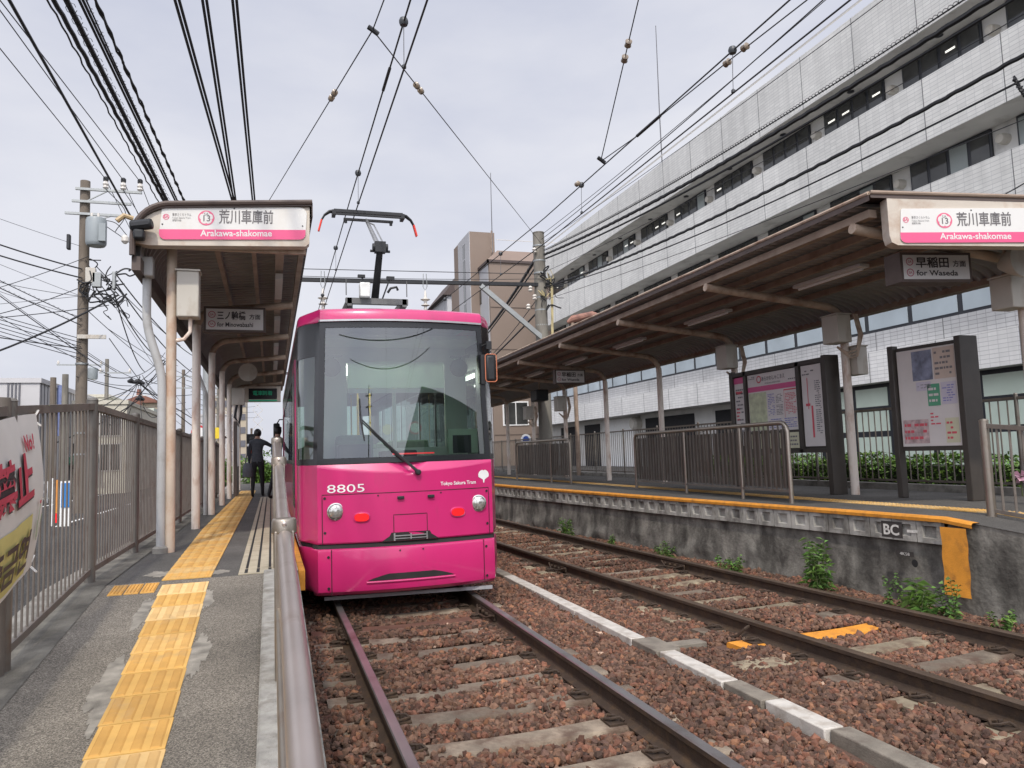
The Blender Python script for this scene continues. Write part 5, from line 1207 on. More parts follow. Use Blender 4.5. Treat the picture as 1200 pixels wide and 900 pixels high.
# ================================================================== PEOPLE
def person(name, label, loc, joints, bones, regions, root_i, rz=0, sub=2):
    """one continuous skinned body; regions(v) -> material index"""
    t = thing(name, label, 'person', loc, rot=(0, 0, rz))
    me = bpy.data.meshes.new('skeleton'); me.from_pydata([j[:3] for j in joints], bones, []); o = bpy.data.objects.new('skeleton', me); COL.objects.link(o)
    o.modifiers.new('skin', 'SKIN'); md = o.modifiers.new('sub', 'SUBSURF'); md.levels = sub; md.render_levels = sub
    for v, j in zip(me.skin_vertices[0].data, joints): v.radius = (j[3], j[4] if len(j) > 4 else j[3])
    me.skin_vertices[0].data[root_i].use_root = True
    dg = bpy.context.evaluated_depsgraph_get(); dg.update(); m2 = bpy.data.meshes.new_from_object(o.evaluated_get(dg), depsgraph=dg); bpy.data.objects.remove(o)
    b = bpy.data.objects.new('body', m2); COL.objects.link(b); b.parent = t
    return t, b
M_skin = mat('skin', (.42, .25, .18), .6, var=.05); M_hair = mat('hair', (.012, .010, .009), .5, var=.2, scale=30); M_jack = mat('dark_jacket', (.05, .054, .063), .9, var=.25, scale=20, bump=.3, bscale=40); M_trou = mat('black_trousers', (.012, .012, .014), .9, var=.2, scale=12); M_shoe = mat('black_shoes', (.01, .01, .01), .5)
M_blue = mat('blue_grey_top', (.10, .115, .15), .9, var=.15, scale=15)
def fig(label, loc, rz, jack, armR, armL, stride, name='person', hs=1.0):
    J = [(0, 0, .90, .135, .10), (0, 0, 1.08, .125, .095), (0, .01, 1.28, .165, .105), (0, .01, 1.38, .12, .09), (0, .01, 1.45, .052, .055), (0, .03, 1.52, .065, .075), (0, .035, 1.60, .078, .095), (0, .03, 1.66, .05, .06)]
    B = [(0, 1), (1, 2), (2, 3), (3, 4), (4, 5), (5, 6), (6, 7)]
    def chain(root, pts):
        p = root
        for q in pts: J.append(q); B.append((p, len(J) - 1)); p = len(J) - 1
    chain(3, [(.155, .01, 1.36, .062)] + armR); chain(3, [(-.155, .01, 1.36, .062)] + armL)
    s = stride
    chain(0, [(.085, 0, .82, .092), (.10, s * .6 + .01, .48, .062), (.105, s, .10, .042), (.105, s + .02, .045, .042, .035), (.11, s + .15, .035, .040, .028)])
    chain(0, [(-.085, 0, .82, .092), (-.10, -s * .3 + .01, .48, .062), (-.105, -s, .10, .042), (-.105, -s + .02, .045, .042, .035), (-.11, -s + .15, .035, .040, .028)])
    t, b = person(name, label, loc, J, B, None, 0, rz)
    me = b.data; me.materials.clear()
    for m in (jack, M_trou, M_skin, M_shoe): me.materials.append(m)
    mi = []
    hands = [armR[-1][:3], armL[-1][:3]]
    for p in me.polygons:
        c = p.center; z = c.z; k = 0
        if z < .085: k = 3
        elif z < .86 and abs(c.x) < .22 : k = 1
        if z > 1.44: k = 2
        for h in hands:
            if (Vector(h) - c).length < .12: k = 2
        mi.append(k)
    me.polygons.foreach_set('material_index', mi); me.polygons.foreach_set('use_smooth', [True] * len(me.polygons))
    # hair, ears, nose
    mb = MB(); P = []
    for i in range(13):
        th = math.pi * i / 12 * .74; row = []
        for j in range(25):
            ph = 2 * math.pi * j / 24; face = max(0, math.sin(ph)); cut = 1 - .42 * face * (1 if i > 5 else 0)
            row.append((.092 * math.sin(th) * math.cos(ph) * 1.0, .03 + .108 * math.sin(th) * math.sin(ph) * cut, 1.585 + .112 * math.cos(th)))
        P.append(row)
    mb.grid(P); mb.build('hair', M_hair, t, local=True, smooth=1.5)
    return t
fig('person in a dark jacket and black trousers reaching towards the tram, seen from behind', (-.33, 19.9, HL), R_(-8), M_jack,
    [(.30, .06, 1.27, .048), (.44, .20, 1.20, .038), (.50, .25, 1.19, .030, .022), (.565, .30, 1.185, .022, .014)], [(-.20, .0, 1.10, .048), (-.205, .06, .88, .038), (-.205, .08, .81, .03, .02), (-.20, .10, .74, .022, .014)], .10)
fig('person in a blue-grey top stepping up into the tram, mostly hidden by the handrail', (.13, 18.6, HL), R_(-60), M_blue,
    [(.22, .10, 1.14, .048), (.20, .26, 1.02, .038), (.20, .32, 1.02, .03, .02), (.20, .38, 1.02, .022, .014)], [(-.20, .0, 1.10, .048), (-.20, .05, .88, .038), (-.20, .07, .81, .03, .02), (-.20, .09, .74, .022, .014)], .16)
t = thing('shoulder_bag', 'grey shoulder bag hanging at the side of the person in the dark jacket', 'bag', (-.55, 19.86, 1.3))
mb = MB(); mb.lathe((-.56, 19.86, 1.12), [(.10, 0), (.125, .03), (.12, .20), (.10, .33), (.05, .36)], 16); o = mb.build('bag_body', mat('bag_grey', (.10, .105, .12), .8, var=.2, scale=9), t, smooth=1.2); o.scale = (1, .55, 1); o.location = (0, 0, 0)
mb = MB(); mb.tube([(-.62, 19.86, 1.45), (-.56, 19.86, 1.8), (-.48, 19.88, 2.01), (-.44, 19.95, 1.9), (-.50, 19.88, 1.5)], .012, 6); mb.build('strap', M_jack, t)
M_wire = mat('wire_dark', (.022, .022, .025), .55, var=.1); M_wireg = mat('wire_grey', (.12, .12, .13), .5, var=.1)
# ================================================================== BUILDINGS
M_wtile = tile_mat('white_tile', (0.74, 0.73, 0.685), (0.62, 0.615, 0.585), .127, .30, 'Y', msize=.009)
M_wtile_s = tile_mat('grey_tile', (0.50, 0.50, 0.50), (0.30, 0.30, 0.30), .127, .30, 'Y', msize=.009)
M_soffit = mat('soffit_white', (0.62, 0.61, 0.58), .7, var=.08, scale=1.5, dirt=.25, dcol=(.27, .26, .24), dscale=1)
M_wwin = mat('dark_window', (0.045, 0.046, 0.044), 0.08, var=.5, scale=1.2, spec=.7)
M_wframe = mat('black_frame', (0.022, 0.024, 0.03), .4, var=.1)
M_pane_g = mat('pale_green_pane', (0.66, 0.76, 0.64), 0.15, var=.08, scale=1.0, spec=.6)  # frosted panes: light from the rooms behind is put into this pale colour
M_pane_b = mat('pale_blue_pane', (0.40, 0.46, 0.49), 0.12, var=.15, scale=.8, spec=.6)
M_blindw = mat('window_blind', (0.26, 0.29, 0.28), .3, var=.12, scale=1.2, spec=.6)
M_garage = mat('garage_dark', (0.016, 0.016, 0.018), .8, var=.2)
M_joint = mat('joint_dark', (0.16, 0.16, 0.16), .8)
XB = 20.0; YA, YZ = 4.0, 55.0
bd = thing('office_building', 'large white-tiled office building with long window bands behind the right platform', 'building', (XB + 8, 30, .45))
def slab(name, z0, z1, m, x0=XB, x1=XB + 15, ya=YA, yz=YZ): mb = MB(); mb.box(x0, x1, ya, yz, z0, z1); return mb.build(name, m, bd, smooth=0)
rnw = random.Random(4)
for i, (z0, z1) in enumerate(((14.62, 16.76), (11.02, 13.07), (7.42, 9.62))):
    w = slab('tile_band', z0, z1, M_wtile); mb = MB(); mb.box(XB + .01, XB + 14.9, YA, YZ, z0 - .012, z0 - .002); mb.build('soffit', M_soffit, w, smooth=0)
    mb = MB(); y = 4.2
    while y < YZ: mb.box(XB - .006, XB + .004, y - .012, y + .012, z0, z1); y += 2.757
    mb.build('joints', M_joint, w, smooth=0)
for zb, zt in ((13.07, 14.6), (9.62, 11.0)):
    slab('recessed_wall', zb - .3, zt, M_soffit, XB + 1.22, XB + 14)
    y = 8.0
    while y < YZ - 3:
        yp = y + 3.93; n = 4; w = (3.93 - .85) / n
        mb = MB(); mb.box(XB + 1.14, XB + 1.23, y + .85, yp, zb - .25, zt - .02); fr_ = mb.build('window', M_wframe, bd, smooth=0)
        pm = MB(); lm = MB(); tb = MB()
        for q in range(n):
            a = y + .85 + w * q; tgt = lm if rnw.random() < .14 else pm
            tgt.box(XB + 1.125, XB + 1.138, a + .07, a + w - .06, zb - .2, zt - .10)
            if rnw.random() < .3: tb.box(XB + 1.118, XB + 1.124, a + .15, a + w - .25, zt - .5, zt - .43)
        pm.build('pane', M_wwin, fr_, smooth=0)
        if lm.v: lm.build('blind_pane', M_blindw, fr_, smooth=0)
        if tb.v: tb.build('ceiling_tube', emit_mat('office_tube', (1, .98, .9), .8), fr_, smooth=0)
        mb = MB(); mb.lathe((XB + 1.12, y + .42, zb + .85), [(.17, .1), (.17, -.10), (.14, -.20), (.05, -.22)], 12, 'x'); mb.build('vent_hood', M_box, bd)
        y = yp
for zt in (14.6, 11.0):
    y = 10.0; 
    while y < YZ - 3: mb = MB(); mb.lathe((XB + .75, y, zt - .03), [(.13, 0), (.13, .02)], 14); mb.build('downlight', M_wframe, bd, smooth=0); y += 3.93
    break
slab('recessed_wall', 6.6, 7.42, M_soffit, XB + .9, XB + 14)
slab('window_strip', 5.27, 7.0, M_wframe, XB + .12, XB + 14)
y = YA + .1; mb = MB()
while y < YZ - 2: mb.box(XB + .10, XB + .118, y + .10, y + 1.80, 5.38, 6.9); y += 1.9
mb.build('strip_panes', M_pane_b, bd, smooth=0)
slab('grey_band', 4.56, 5.265, M_wtile_s, XB + .02); slab('tile_band', 3.5, 4.555, mat('white_tile_low', (.1, .1, .1)) if False else tile_mat('white_tile_low', (0.80, 0.79, 0.76), (0.64, 0.63, 0.61), .127, .30, 'Y', msize=.009), XB - .35)
mb = MB(); y = 4.2
while y < YZ: mb.box(XB - .356, XB - .346, y - .012, y + .012, 3.5, 4.55); mb.box(XB + .014, XB + .024, y - .012, y + .012, 4.56, 5.26); y += 2.757
mb.build('joints', M_joint, bd, smooth=0)
slab('ground_floor', .4, 3.5, M_soffit, XB + .9, XB + 14)
# glazed ground floor (right) and openings (left)
mb = MB(); mb.box(XB + .3, XB + .9, 5, 25.2, .4, 3.5); gf = mb.build('glazed_front', M_wframe, bd, smooth=0)
y = 5.1; mb = MB()
while y < 25: 
    for z0, z1 in ((.55, 1.65), (1.85, 2.55), (2.72, 3.36)): mb.box(XB + .285, XB + .298, y + .12, y + 1.60, z0, z1)
    y += 1.72
mb.build('pale_panes', M_pane_g, gf, smooth=0)
for ya, yz, m in ((27, 32.2, M_garage), (34.2, 39.5, M_garage), (46, 48.5, M_garage), (50, 53, M_garage)):
    mb = MB(); mb.box(XB + .85, XB + .9, ya, yz, .4, 3.25); mb.build('garage_opening', m, bd, smooth=0)
mb = MB(); mb.box(XB + .84, XB + .9, 41.0, 44.8, .4, 3.4); mb.build('white_shutter', M_whitep, bd, smooth=0)
mb = MB(); mb.lathe((XB + .6, 40.4, 3.0), [(.42, .3), (.42, -.05), (.3, -.2)], 14, 'x'); mb.build('exhaust_hood', M_box, bd)
# roof rail
mb = MB(); mb.bar((XB + .2, YA, 17.28), (XB + .2, YZ, 17.28), .06, .06)
y = YA
while y < YZ: mb.bar((XB + .2, y, 16.7), (XB + .2, y, 17.28), .05, .05); y += 2.76
mb.build('roof_rail', M_tubew, bd, smooth=0)
mb = MB(); mb.box(XB + 1.2, XB + 2.6, 29, 30.2, 16.7, 17.7); mb.build('roof_unit', M_tubew, bd, smooth=0)
t = thing('roof_antenna', 'tall thin mast antenna on the roof of the white office building', 'antenna', (22.8, 39.4, 16.7))
mb = MB(); mb.tube([(22.8, 39.4, 16.7), (22.8, 39.4, 22), (22.8, 39.3, 27.6)], [.045, .04, .025], 6); mb.build('mast', M_wireg, t)

# brown building
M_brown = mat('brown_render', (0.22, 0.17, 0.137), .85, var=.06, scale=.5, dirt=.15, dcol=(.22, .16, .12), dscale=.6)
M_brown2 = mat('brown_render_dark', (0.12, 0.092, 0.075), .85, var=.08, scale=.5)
M_bgrey = mat('grey_render', (0.42, 0.42, 0.43), .8, var=.06, scale=.5)
M_broof = mat('dark_eave', (0.07, 0.05, 0.045), .7, var=.1)
bb = thing('brown_building', 'tan and grey building with a stair tower and sloping top storey beyond the concrete pole', 'building', (15, 60, 0))
S = 60.0
def bbx(name, x0, x1, y0, y1, z0, z1, m): mb = MB(); mb.box(x0, x1, y0, y1, z0, z1); return mb.build(name, m, bb, smooth=0)
bbx('wall', 17.65, 28, 60, 74, -.2, 17.9, M_brown)
bbx('side_wall', 17.60, 17.66, 60.3, 66.2, -.2, 17.7, M_bgrey)
mb = MB(); mb.add([(17.5, 59.9, 17.9), (28, 59.9, 17.9), (28, 61.6, 19.2), (18.9, 61.6, 19.2), (17.5, 66.5, 17.9), (18.9, 66.5, 19.2)], [(0, 1, 2, 3), (0, 3, 5, 4), (3, 2, 5)]); mb.build('sloping_storey', mat('brown_roof', (0.21, 0.155, 0.125), .8, var=.08, scale=.8), bb, smooth=0)
mb = MB(); mb.box(17.45, 28, 59.85, 60.0, 17.68, 17.9); mb.box(17.45, 17.6, 59.85, 66.6, 17.68, 17.9); mb.build('eave', M_broof, bb, smooth=0)
tw = bbx('stair_tower', 16.8, 19.1, 63.0, 69, -.2, 21.2, M_brown)
mb = MB(); mb.box(16.75, 16.8, 63.0, 67.2, -.2, 21.2); mb.build('tower_side', M_bgrey, tw, smooth=0); mb = MB(); mb.box(16.73, 16.749, 64.6, 65.4, 5, 20.5); mb.build('tower_window', M_wwin, tw, smooth=0)
mb = MB()
for z in (7, 9, 11, 13, 15, 17, 19): mb.box(16.72, 16.729, 64.6, 65.4, z, z + .15)
mb.build('glazing_bars', M_bgrey, tw, smooth=0)
mb = MB(); mb.bar((18.9, 61.7, 20.2), (28, 61.7, 20.2), .05, .05)
for q in range(37): mb.bar((18.9 + q * .25, 61.7, 19.2), (18.9 + q * .25, 61.7, 20.2), .02, .02)
mb.build('roof_rail', M_tubew, bb, smooth=0)
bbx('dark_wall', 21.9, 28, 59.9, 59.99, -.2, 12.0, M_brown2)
for x0, x1, z0, z1 in ((18.55, 20.6, 3.9, 5.7),):
    mb = MB(); mb.box(x0 - .12, x1 + .12, 59.93, 59.99, z0 - .12, z1 + .12); f = mb.build('window', M_whitep, bb, smooth=0); mb = MB(); mb.box(x0, (x0 + x1) / 2 - .05, 59.9, 59.928, z0, z1); mb.build('pane', M_wwin, f, smooth=0); mb = MB(); mb.box((x0 + x1) / 2 + .05, x1, 59.9, 59.928, z0, z1); mb.build('pane', M_wwin, f, smooth=0)
for z in (3.0, 6.6, 10.2, 13.8):
    mb = MB(); mb.box(17.66, 27.9, 59.965, 59.998, z, z + .06); mb.build('wall_joint', M_brown2, bb, smooth=0)
for z, y in ((14.6, 63.4), (10.5, 63.4), (6.5, 63.4)):
    mb = MB(); mb.box(17.56, 17.599, y - .9, y + .9, z, z + 1.3); mb.build('side_window', M_wwin, bb, smooth=0)
t = thing('roof_antenna', 'thin mast antenna standing on the brown building', 'antenna', (18.7, 62, 19))
mb = MB(); mb.tube([(18.7, 62.4, 19.2), (18.75, 62.4, 26.5)], [.05, .03], 6); mb.build('mast', M_wireg, t); mb = MB(); mb.tube([(18.7, 62.45, 19.2), (18.7, 62.45, 21.2)], .09, 6); mb.build('mast_foot', M_purl, t)
t = thing('grey_house', 'small grey house with dark eaves left of the brown building beside the tram roof', 'house', (21, 92, 0))
mb = MB(); mb.box(20.9, 26, 90, 100, -.2, 21.3); mb.build('wall', M_bgrey, t, smooth=0); mb = MB(); mb.prism([(20.3, 21.3), (27, 21.3), (27, 24.2), (22.6, 24.2)], lambda a, b: (a, 89.6, b), lambda a, b: (a, 100, b)); mb.build('roof', M_broof, t, smooth=0)
mb = MB(); mb.box(21.6, 22.5, 89.95, 89.99, 17, 20.6); mb.build('window', M_wwin, t, smooth=0)
mb = MB(); mb.box(20.95, 21.6, 89.6, 89.99, 17.2, 18.8); mb.build('air_unit', M_box, t, smooth=0)

# left side of the street: houses beyond the fence
M_wallg = mat('wall_light_grey', (.50, .49, .49), .7, var=.05, scale=1.2); M_wallc = mat('wall_cream', (.56, .53, .44), .8, var=.06, scale=1, dirt=.15, dcol=(.35, .31, .25)); M_wallm = mat('wall_mint', (.50, .54, .47), .8, var=.06, scale=1, dirt=.15, dcol=(.33, .34, .3)); M_walld = mat('wall_dark_grey', (.12, .12, .135), .7, var=.08); M_tiler = mat('roof_red_brown', (.19, .085, .06), .8, var=.15, scale=3); M_wallo = mat('wall_ochre', (.42, .36, .27), .8, var=.06)
def house(name, label, x0, x1, y0, y1, z1, m, wins=(), flat=True, cat='house', extra=None):
    t = thing(name, label, cat, ((x0 + x1) / 2, (y0 + y1) / 2, 0)); mb = MB(); mb.box(x0, x1, y0, y1, -.1, z1); mb.build('wall', m, t, smooth=0)
    if flat: mb = MB(); mb.box(x0 - .08, x1 + .08, y0 - .08, y1 + .08, z1, z1 + .22); mb.build('parapet', m, t, smooth=0)
    else: mb = MB(); mb.prism([(x0 - .4, z1), (x1 + .4, z1), ((x0 + x1) / 2, z1 + (x1 - x0) * .27)], lambda a, b: (a, y0 - .4, b), lambda a, b: (a, y1 + .4, b)); mb.build('roof', M_tiler, t, smooth=0)
    for a, b, c, d in wins:
        mb = MB(); mb.box(a - .07, b + .07, y0 - .04, y0 - .001, c - .07, d + .07); f = mb.build('window', M_tubew, t, smooth=0); mb = MB(); mb.box(a, (a + b) / 2 - .03, y0 - .06, y0 - .041, c, d); mb.build('pane', M_wwin, f, smooth=0); mb = MB(); mb.box((a + b) / 2 + .03, b, y0 - .06, y0 - .041, c, d); mb.build('pane', M_wwin, f, smooth=0)
    return t
h = house('house', 'pale grey ribbed box building with dark stripes at the left edge', -14.9, -10.3, 40, 52, 5.5, M_wallg, wins=((-12.9, -12.2, 2.2, 3.2),))
mb = MB()
for x in (-11.6, -11.45, -11.3, -11.15): mb.box(x, x + .07, 39.96, 39.999, -.1, 5.5)
for k in range(20): mb.box(-10.299, -10.28, 40.2 + k * .55, 40.26 + k * .55, 0, 5.5)
mb.build('dark_stripes', M_walld, h, smooth=0)
house('house', 'dark grey wall of a house cut by the left edge of the photo', -17, -12.0, 33, 39, 4.6, M_walld, wins=((-13.5, -12.6, 1.4, 2.6),))
h = house('house', 'cream low house with a dark green awning seen through the fence bars', -11.2, -7.6, 46, 58, 4.9, M_wallc, wins=((-8.9, -7.9, 1.3, 2.7), (-10.6, -9.6, 1.4, 2.8), (-8.9, -7.9, 3.2, 4.3)))
mb = MB(); mb.prism([(46.0, 2.2), (44.9, 1.75), (44.9, 1.65), (46.0, 1.7)], lambda a, b: (-11, a, b), lambda a, b: (-8.95, a, b)); mb.build('awning', mat('awning_green', (.04, .12, .08), .8, var=.1), h, smooth=0)
h = house('house', 'pale mint house with a roof terrace railing left of the drain pipe', -11.4, -8.2, 60, 70, 5.4, M_wallm, wins=((-10.6, -9.6, 3.0, 4.3),))
mb = MB()
for q in range(17): mb.bar((-11.3 + .19 * q, 60.1, 5.6), (-11.3 + .19 * q, 60.1, 6.55), .03, .03)
mb.bar((-11.4, 60.1, 6.55), (-8.2, 60.1, 6.55), .05, .05); mb.build('terrace_rail', M_tubew, h, smooth=0)
mb = MB(); mb.lathe((-9.3, 61, 5.6), [(.18, 0), (.22, .5), (.16, 1.2), (.12, 1.5)], 10); mb.build('chimney', M_tiler, h)
h = house('house', 'cream two-storey house with balconies behind the ribbed box building', -16.2, -11.5, 62, 74, 6.6, M_wallc, wins=((-15, -14, 4.4, 5.7), (-13.4, -12.4, 4.4, 5.7)))
house('house', 'ochre house with a red-brown gable roof behind the utility pole', -12.8, -9.9, 76, 86, 7.2, M_wallo, wins=((-12.2, -11.4, 5.2, 6.4), (-11, -10.2, 5.2, 6.4)), flat=False)
house('house', 'white far house between the shelter columns', -8.0, -4.6, 95, 105, 7.0, M_wallg, wins=((-7.3, -6.5, 4, 5.5), (-6, -5.2, 4, 5.5)))
house('house', 'tan far house with a brown gable roof between the shelter columns', -7.6, -4.9, 82, 90, 4.2, M_wallo, wins=((-7, -6.2, 2, 3.2),), flat=False)
t = thing('apartment_block', 'tan far apartment block between the columns of the left shelter', 'building', (-8.6, 155, 0)); mb = MB(); mb.box(-10.6, -4.5, 150, 160, 0, 14); mb.build('wall', M_wallo, t, smooth=0)
for q in range(5):
    mb = MB(); mb.box(-10.5, -4.6, 149.9, 149.99, 1.8 + q * 2.5, 3.0 + q * 2.5); mb.build('balcony_row', M_walld, t, smooth=0)
for x, y, z, lab in ((-2.9, 60, 5.5, 'white lattice tower in the gap below the display'), (-1.2, 75, 7.5, 'taller white lattice tower beyond the person in the dark jacket')):
    t = thing('lattice_tower', lab, 'tower', (x, y, 0)); mb = MB(); w = .45
    for sx in (-1, 1):
        for sy in (-1, 1): mb.bar((x + sx * w, y + sy * w, 0), (x + sx * w, y + sy * w, z), .09, .09)
    k = 0
    while k < z - .9:
        mb.bar((x - w, y - w, k), (x + w, y - w, k + .9), .05, .05); mb.bar((x + w, y - w, k), (x - w, y - w, k + .9), .05, .05); k += .9
    mb.build('lattice', M_tubew, t, smooth=0)
# street furniture seen through the bars
t = thing('roadside_sign', 'small blue board on white legs seen through the fence bars', 'sign', (-5.0, 22, .02)); mb = MB(); mb.box(-5.12, -4.94, 21.98, 22.0, .5, 1.12); mb.build('panel', mat('sign_blue', (.02, .19, .52), .5, var=.04), t, smooth=0); mb = MB(); mb.box(-5.16, -4.90, 22.001, 22.03, .02, 1.17); mb.build('board', M_whitep, t, smooth=0)
t = thing('roadside_banner', 'narrow orange banner beside the blue board', 'banner', (-5.4, 22.3, .02)); mb = MB(); mb.box(-5.36, -5.28, 22.3, 22.32, .35, 1.2); mb.build('cloth', mat('banner_orange', (.62, .26, .06), .8, var=.1), t, smooth=0); mb = MB(); mb.cyl((-5.40, 22.31, .02), (-5.40, 22.31, 1.25), .015, 6); mb.build('pole', M_whitep, t)
mb = MB(); mb.box(-5.36, -5.28, 22.28, 22.299, .1, .34); mb.build('red_end', M_red, t, smooth=0)
gr_ = thing('guard_rail', 'white guard rail along the far side of the street', 'guard rail', (-7, 26, 0))
for q in range(9): mb = MB(); mb.cyl((-9.3 + q * .01, 18 + q * 2.4, 0), (-9.3 + q * .01, 18 + q * 2.4, .95), .05, 8); mb.build('post', M_whitep, gr_)
for z in (.45, .85): mb = MB(); mb.box(-9.33, -9.27, 18, 37.2, z, z + .1); mb.build('rail', M_whitep, gr_, smooth=0)
def roundsign(label, x, y, z, r, cols, hpost=True):
    t = thing('road_sign', label, 'sign', (x, y, 0)); mb = MB(); mb.cyl((x, y + .03, 0), (x, y + .03, z), .03, 8); mb.build('post', M_pvc, t)
    for k, (m, q) in enumerate(cols): mb = MB(); mb.lathe((x, y - .012 * k, z), [(q * r, .006), (q * r, -.006)], 24, 'y'); mb.build('disc', m, t, smooth=0)
M_sred = mat('sign_red', (.6, .03, .04), .5); M_sblue = mat('sign_blue_dark', (.02, .07, .33), .5); M_syel = mat('sign_yellow', (.75, .55, .03), .5)
roundsign('round red and white road sign over the fence between the columns', -4.25, 50, 3.4, .45, [(M_sred, 1), (M_whitep, .72)])
roundsign('yellow sign further along the street between the columns', -3.86, 60, 3.7, .42, [(M_syel, 1)])
roundsign('round blue sign with a white rim behind the far railing of the right platform', 10.0, 29.4, 2.05, .22, [(M_whitep, 1), (M_sblue, .62)])

# ================================================================== POLES AND WIRES
M_pole = mat('pole_concrete', (.21, .195, .165), .9, var=.2, scale=3, bump=.3, bscale=40, dirt=.5, dcol=(.11, .10, .085), dscale=2.5, stretch=4)
M_poleb = mat('pole_brownish', (.17, .14, .11), .85, var=.2, scale=3, dirt=.4, dcol=(.09, .075, .06), dscale=2, stretch=4)
M_galv = mat('galvanised', (.33, .345, .34), .5, metal=.5, var=.12, scale=5)
M_trans = mat('transformer_grey', (.27, .30, .31), .45, var=.06, scale=3)
M_porc = mat('porcelain', (.66, .62, .56), .25, var=.08, spec=.7); M_porcb = mat('porcelain_brown', (.20, .15, .10), .3, var=.2, scale=20, spec=.7)
def sag(p, q, s, n=18):
    p, q = Vector(p), Vector(q); return [p.lerp(q, t / n) - Vector((0, 0, s * 4 * (t / n) * (1 - t / n))) for t in range(n + 1)]
def wire(mb, p, q, s=0.0, r=.008, n=18): mb.tube(sag(p, q, s, n), r, 5)
def cable(name, label, p, q, s, r, m=None, group=None, n=22, wob=0.0, rings=0, strands=1, gap=.05, ringr=None):
    t = thing(name, label, 'cable', p, group)
    for k in range(strands):
        pts = sag(p, q, s, n if not wob else 260)
        if wob: pts = [v + Vector((wob * math.sin(i * 1.9 + k * 2), 0, wob * math.cos(i * 1.3 + k))) for i, v in enumerate(pts)]
        pts = [v + Vector((gap * (k - (strands - 1) / 2), 0, .012 * k)) for v in pts]
        mb = MB(); mb.tube(pts, r, 6); mb.build('strand', m or M_cable, t)
    if rings:
        pts = sag(p, q, s, rings); mb = MB()
        rr_ = ringr or r * 1.7
        for i, v in enumerate(pts): mb.tube([v + Vector((rr_ * math.cos(a), .08 * a / 6.28, .02 + rr_ * math.sin(a))) for a in [2 * math.pi * u / 8 for u in range(9)]], .005, 4)
        mb.build('hanger_rings', M_cable, t)
    return t
# utility pole on the left with transformer
PX, PY = -6.0, 28.0
up = thing('utility_pole', 'tall brown utility pole with a grey transformer and crossarms on the left', 'utility pole', (PX, PY, 0))
mb = MB(); mb.tube([(PX, PY, -.1), (PX, PY, 11.2)], [.19, .155], 16); mb.build('pole', M_poleb, up)
for z, x0, x1 in ((10.86, -.25, 1.78), (10.43, -.35, 1.45), (10.0, -.55, 1.35)):
    mb = MB(); mb.box(PX + x0, PX + x1, PY - .24, PY - .16, z - .04, z + .04); mb.build('crossarm', M_galv, up, smooth=0)
mb = MB(); mb.bar((PX + .1, PY - .2, 10.45), (PX + .72, PY - .2, 10.84), .05, .03); mb.bar((PX + .3, PY - .2, 9.75), (PX + .85, PY - .2, 9.98), .05, .03); mb.build('brace', M_galv, up, smooth=0)
for x in (.66, 1.2, 1.72):
    mb = MB(); mb.lathe((PX + x, PY - .2, 10.90), [(.05, 0), (.10, .06), (.07, .12), (.10, .18), (.07, .24), (.05, .30)], 10); i_ = mb.build('insulator', M_porc, up); mb = MB(); mb.lathe((PX + x, PY - .2, 11.20), [(.085, 0), (.085, .1), (.05, .14)], 10); mb.build('insulator_cap', M_dark, i_)
mb = MB(); mb.lathe((PX + .44, PY - .42, 8.85), [(.27, 0), (.31, .06), (.32, .12), (.32, .84), (.29, .94), (.1, .98)], 20); tr_ = mb.build('transformer', M_trans, up)
mb = MB(); mb.box(PX + .58, PX + .78, PY - .78, PY - .58, 8.95, 9.55); mb.build('cooling_fins', M_trans, tr_, smooth=0)
for a in (.3, .5): mb = MB(); mb.cyl((PX + a, PY - .42, 9.8), (PX + a, PY - .42, 9.98), .04, 8); mb.build('bushing', M_porc, tr_)
for x0, x1, z0, z1, m in ((.15, .45, 7.6, 8.1, M_box), (.35, .62, 7.45, 7.95, M_galv), (-.42, -.32, 8.7, 9.2, M_dark), (.95, 1.05, 7.4, 8.0, M_galv)):
    mb = MB(); mb.box(PX + x0, PX + x1, PY - .5, PY - .3, z0, z1); mb.build('cabinet', m, up, bevel=.02)
rw = random.Random(8)
for k in range(26):
    mb = MB(); p = Vector((PX + rw.uniform(.1, 1.1), PY - .4, rw.uniform(6.9, 8.0))); pts = [p]
    for q in range(4): p = p + Vector((rw.uniform(-.3, .4), rw.uniform(-.1, .1), rw.uniform(-.42, .3))); pts.append(p)
    mb.tube(smooth_pts(pts), rw.choice([.014, .02, .028]), 5); mb.build('service_loop', M_cable, up)
for k, (a, b, c) in enumerate((((.66, 10.9), (1.3, 10.1), (1.0, 9.4)), ((1.2, 10.9), (1.75, 9.9), (1.6, 9.0)), ((.5, 9.8), (1.0, 9.7), (1.35, 9.3)), ((.4, 9.8), (1.1, 9.3), (1.5, 9.0)))):
    mb = MB(); mb.tube(smooth_pts([(PX + a[0], PY - .3, a[1]), (PX + b[0], PY - .35, b[1]), (PX + c[0], PY - .35, c[1])], 6), .014, 5); mb.build('jumper', M_cable, up)
for x, z, m in ((1.70, 9.5, M_porcb), (1.92, 9.0, M_porc), (1.3, 9.0, M_porc)):
    mb = MB(); mb.lathe((PX + x, PY - .35, z), [(.05, 0), (.12, .08), (.12, .22), (.05, .3)], 10); mb.build('fuse_cutout', m, up)
for z in (3.4, 4.9, 1.9, 2.6): mb = MB(); mb.lathe((PX, PY, z), [(.20, 0), (.20, .06)], 14); mb.build('band', M_galv, up, smooth=0)
mb = MB(); mb.box(PX - .1, PX + .75, PY - .28, PY - .2, 5.75, 5.88); mb.build('bracket', M_box, up, smooth=0)

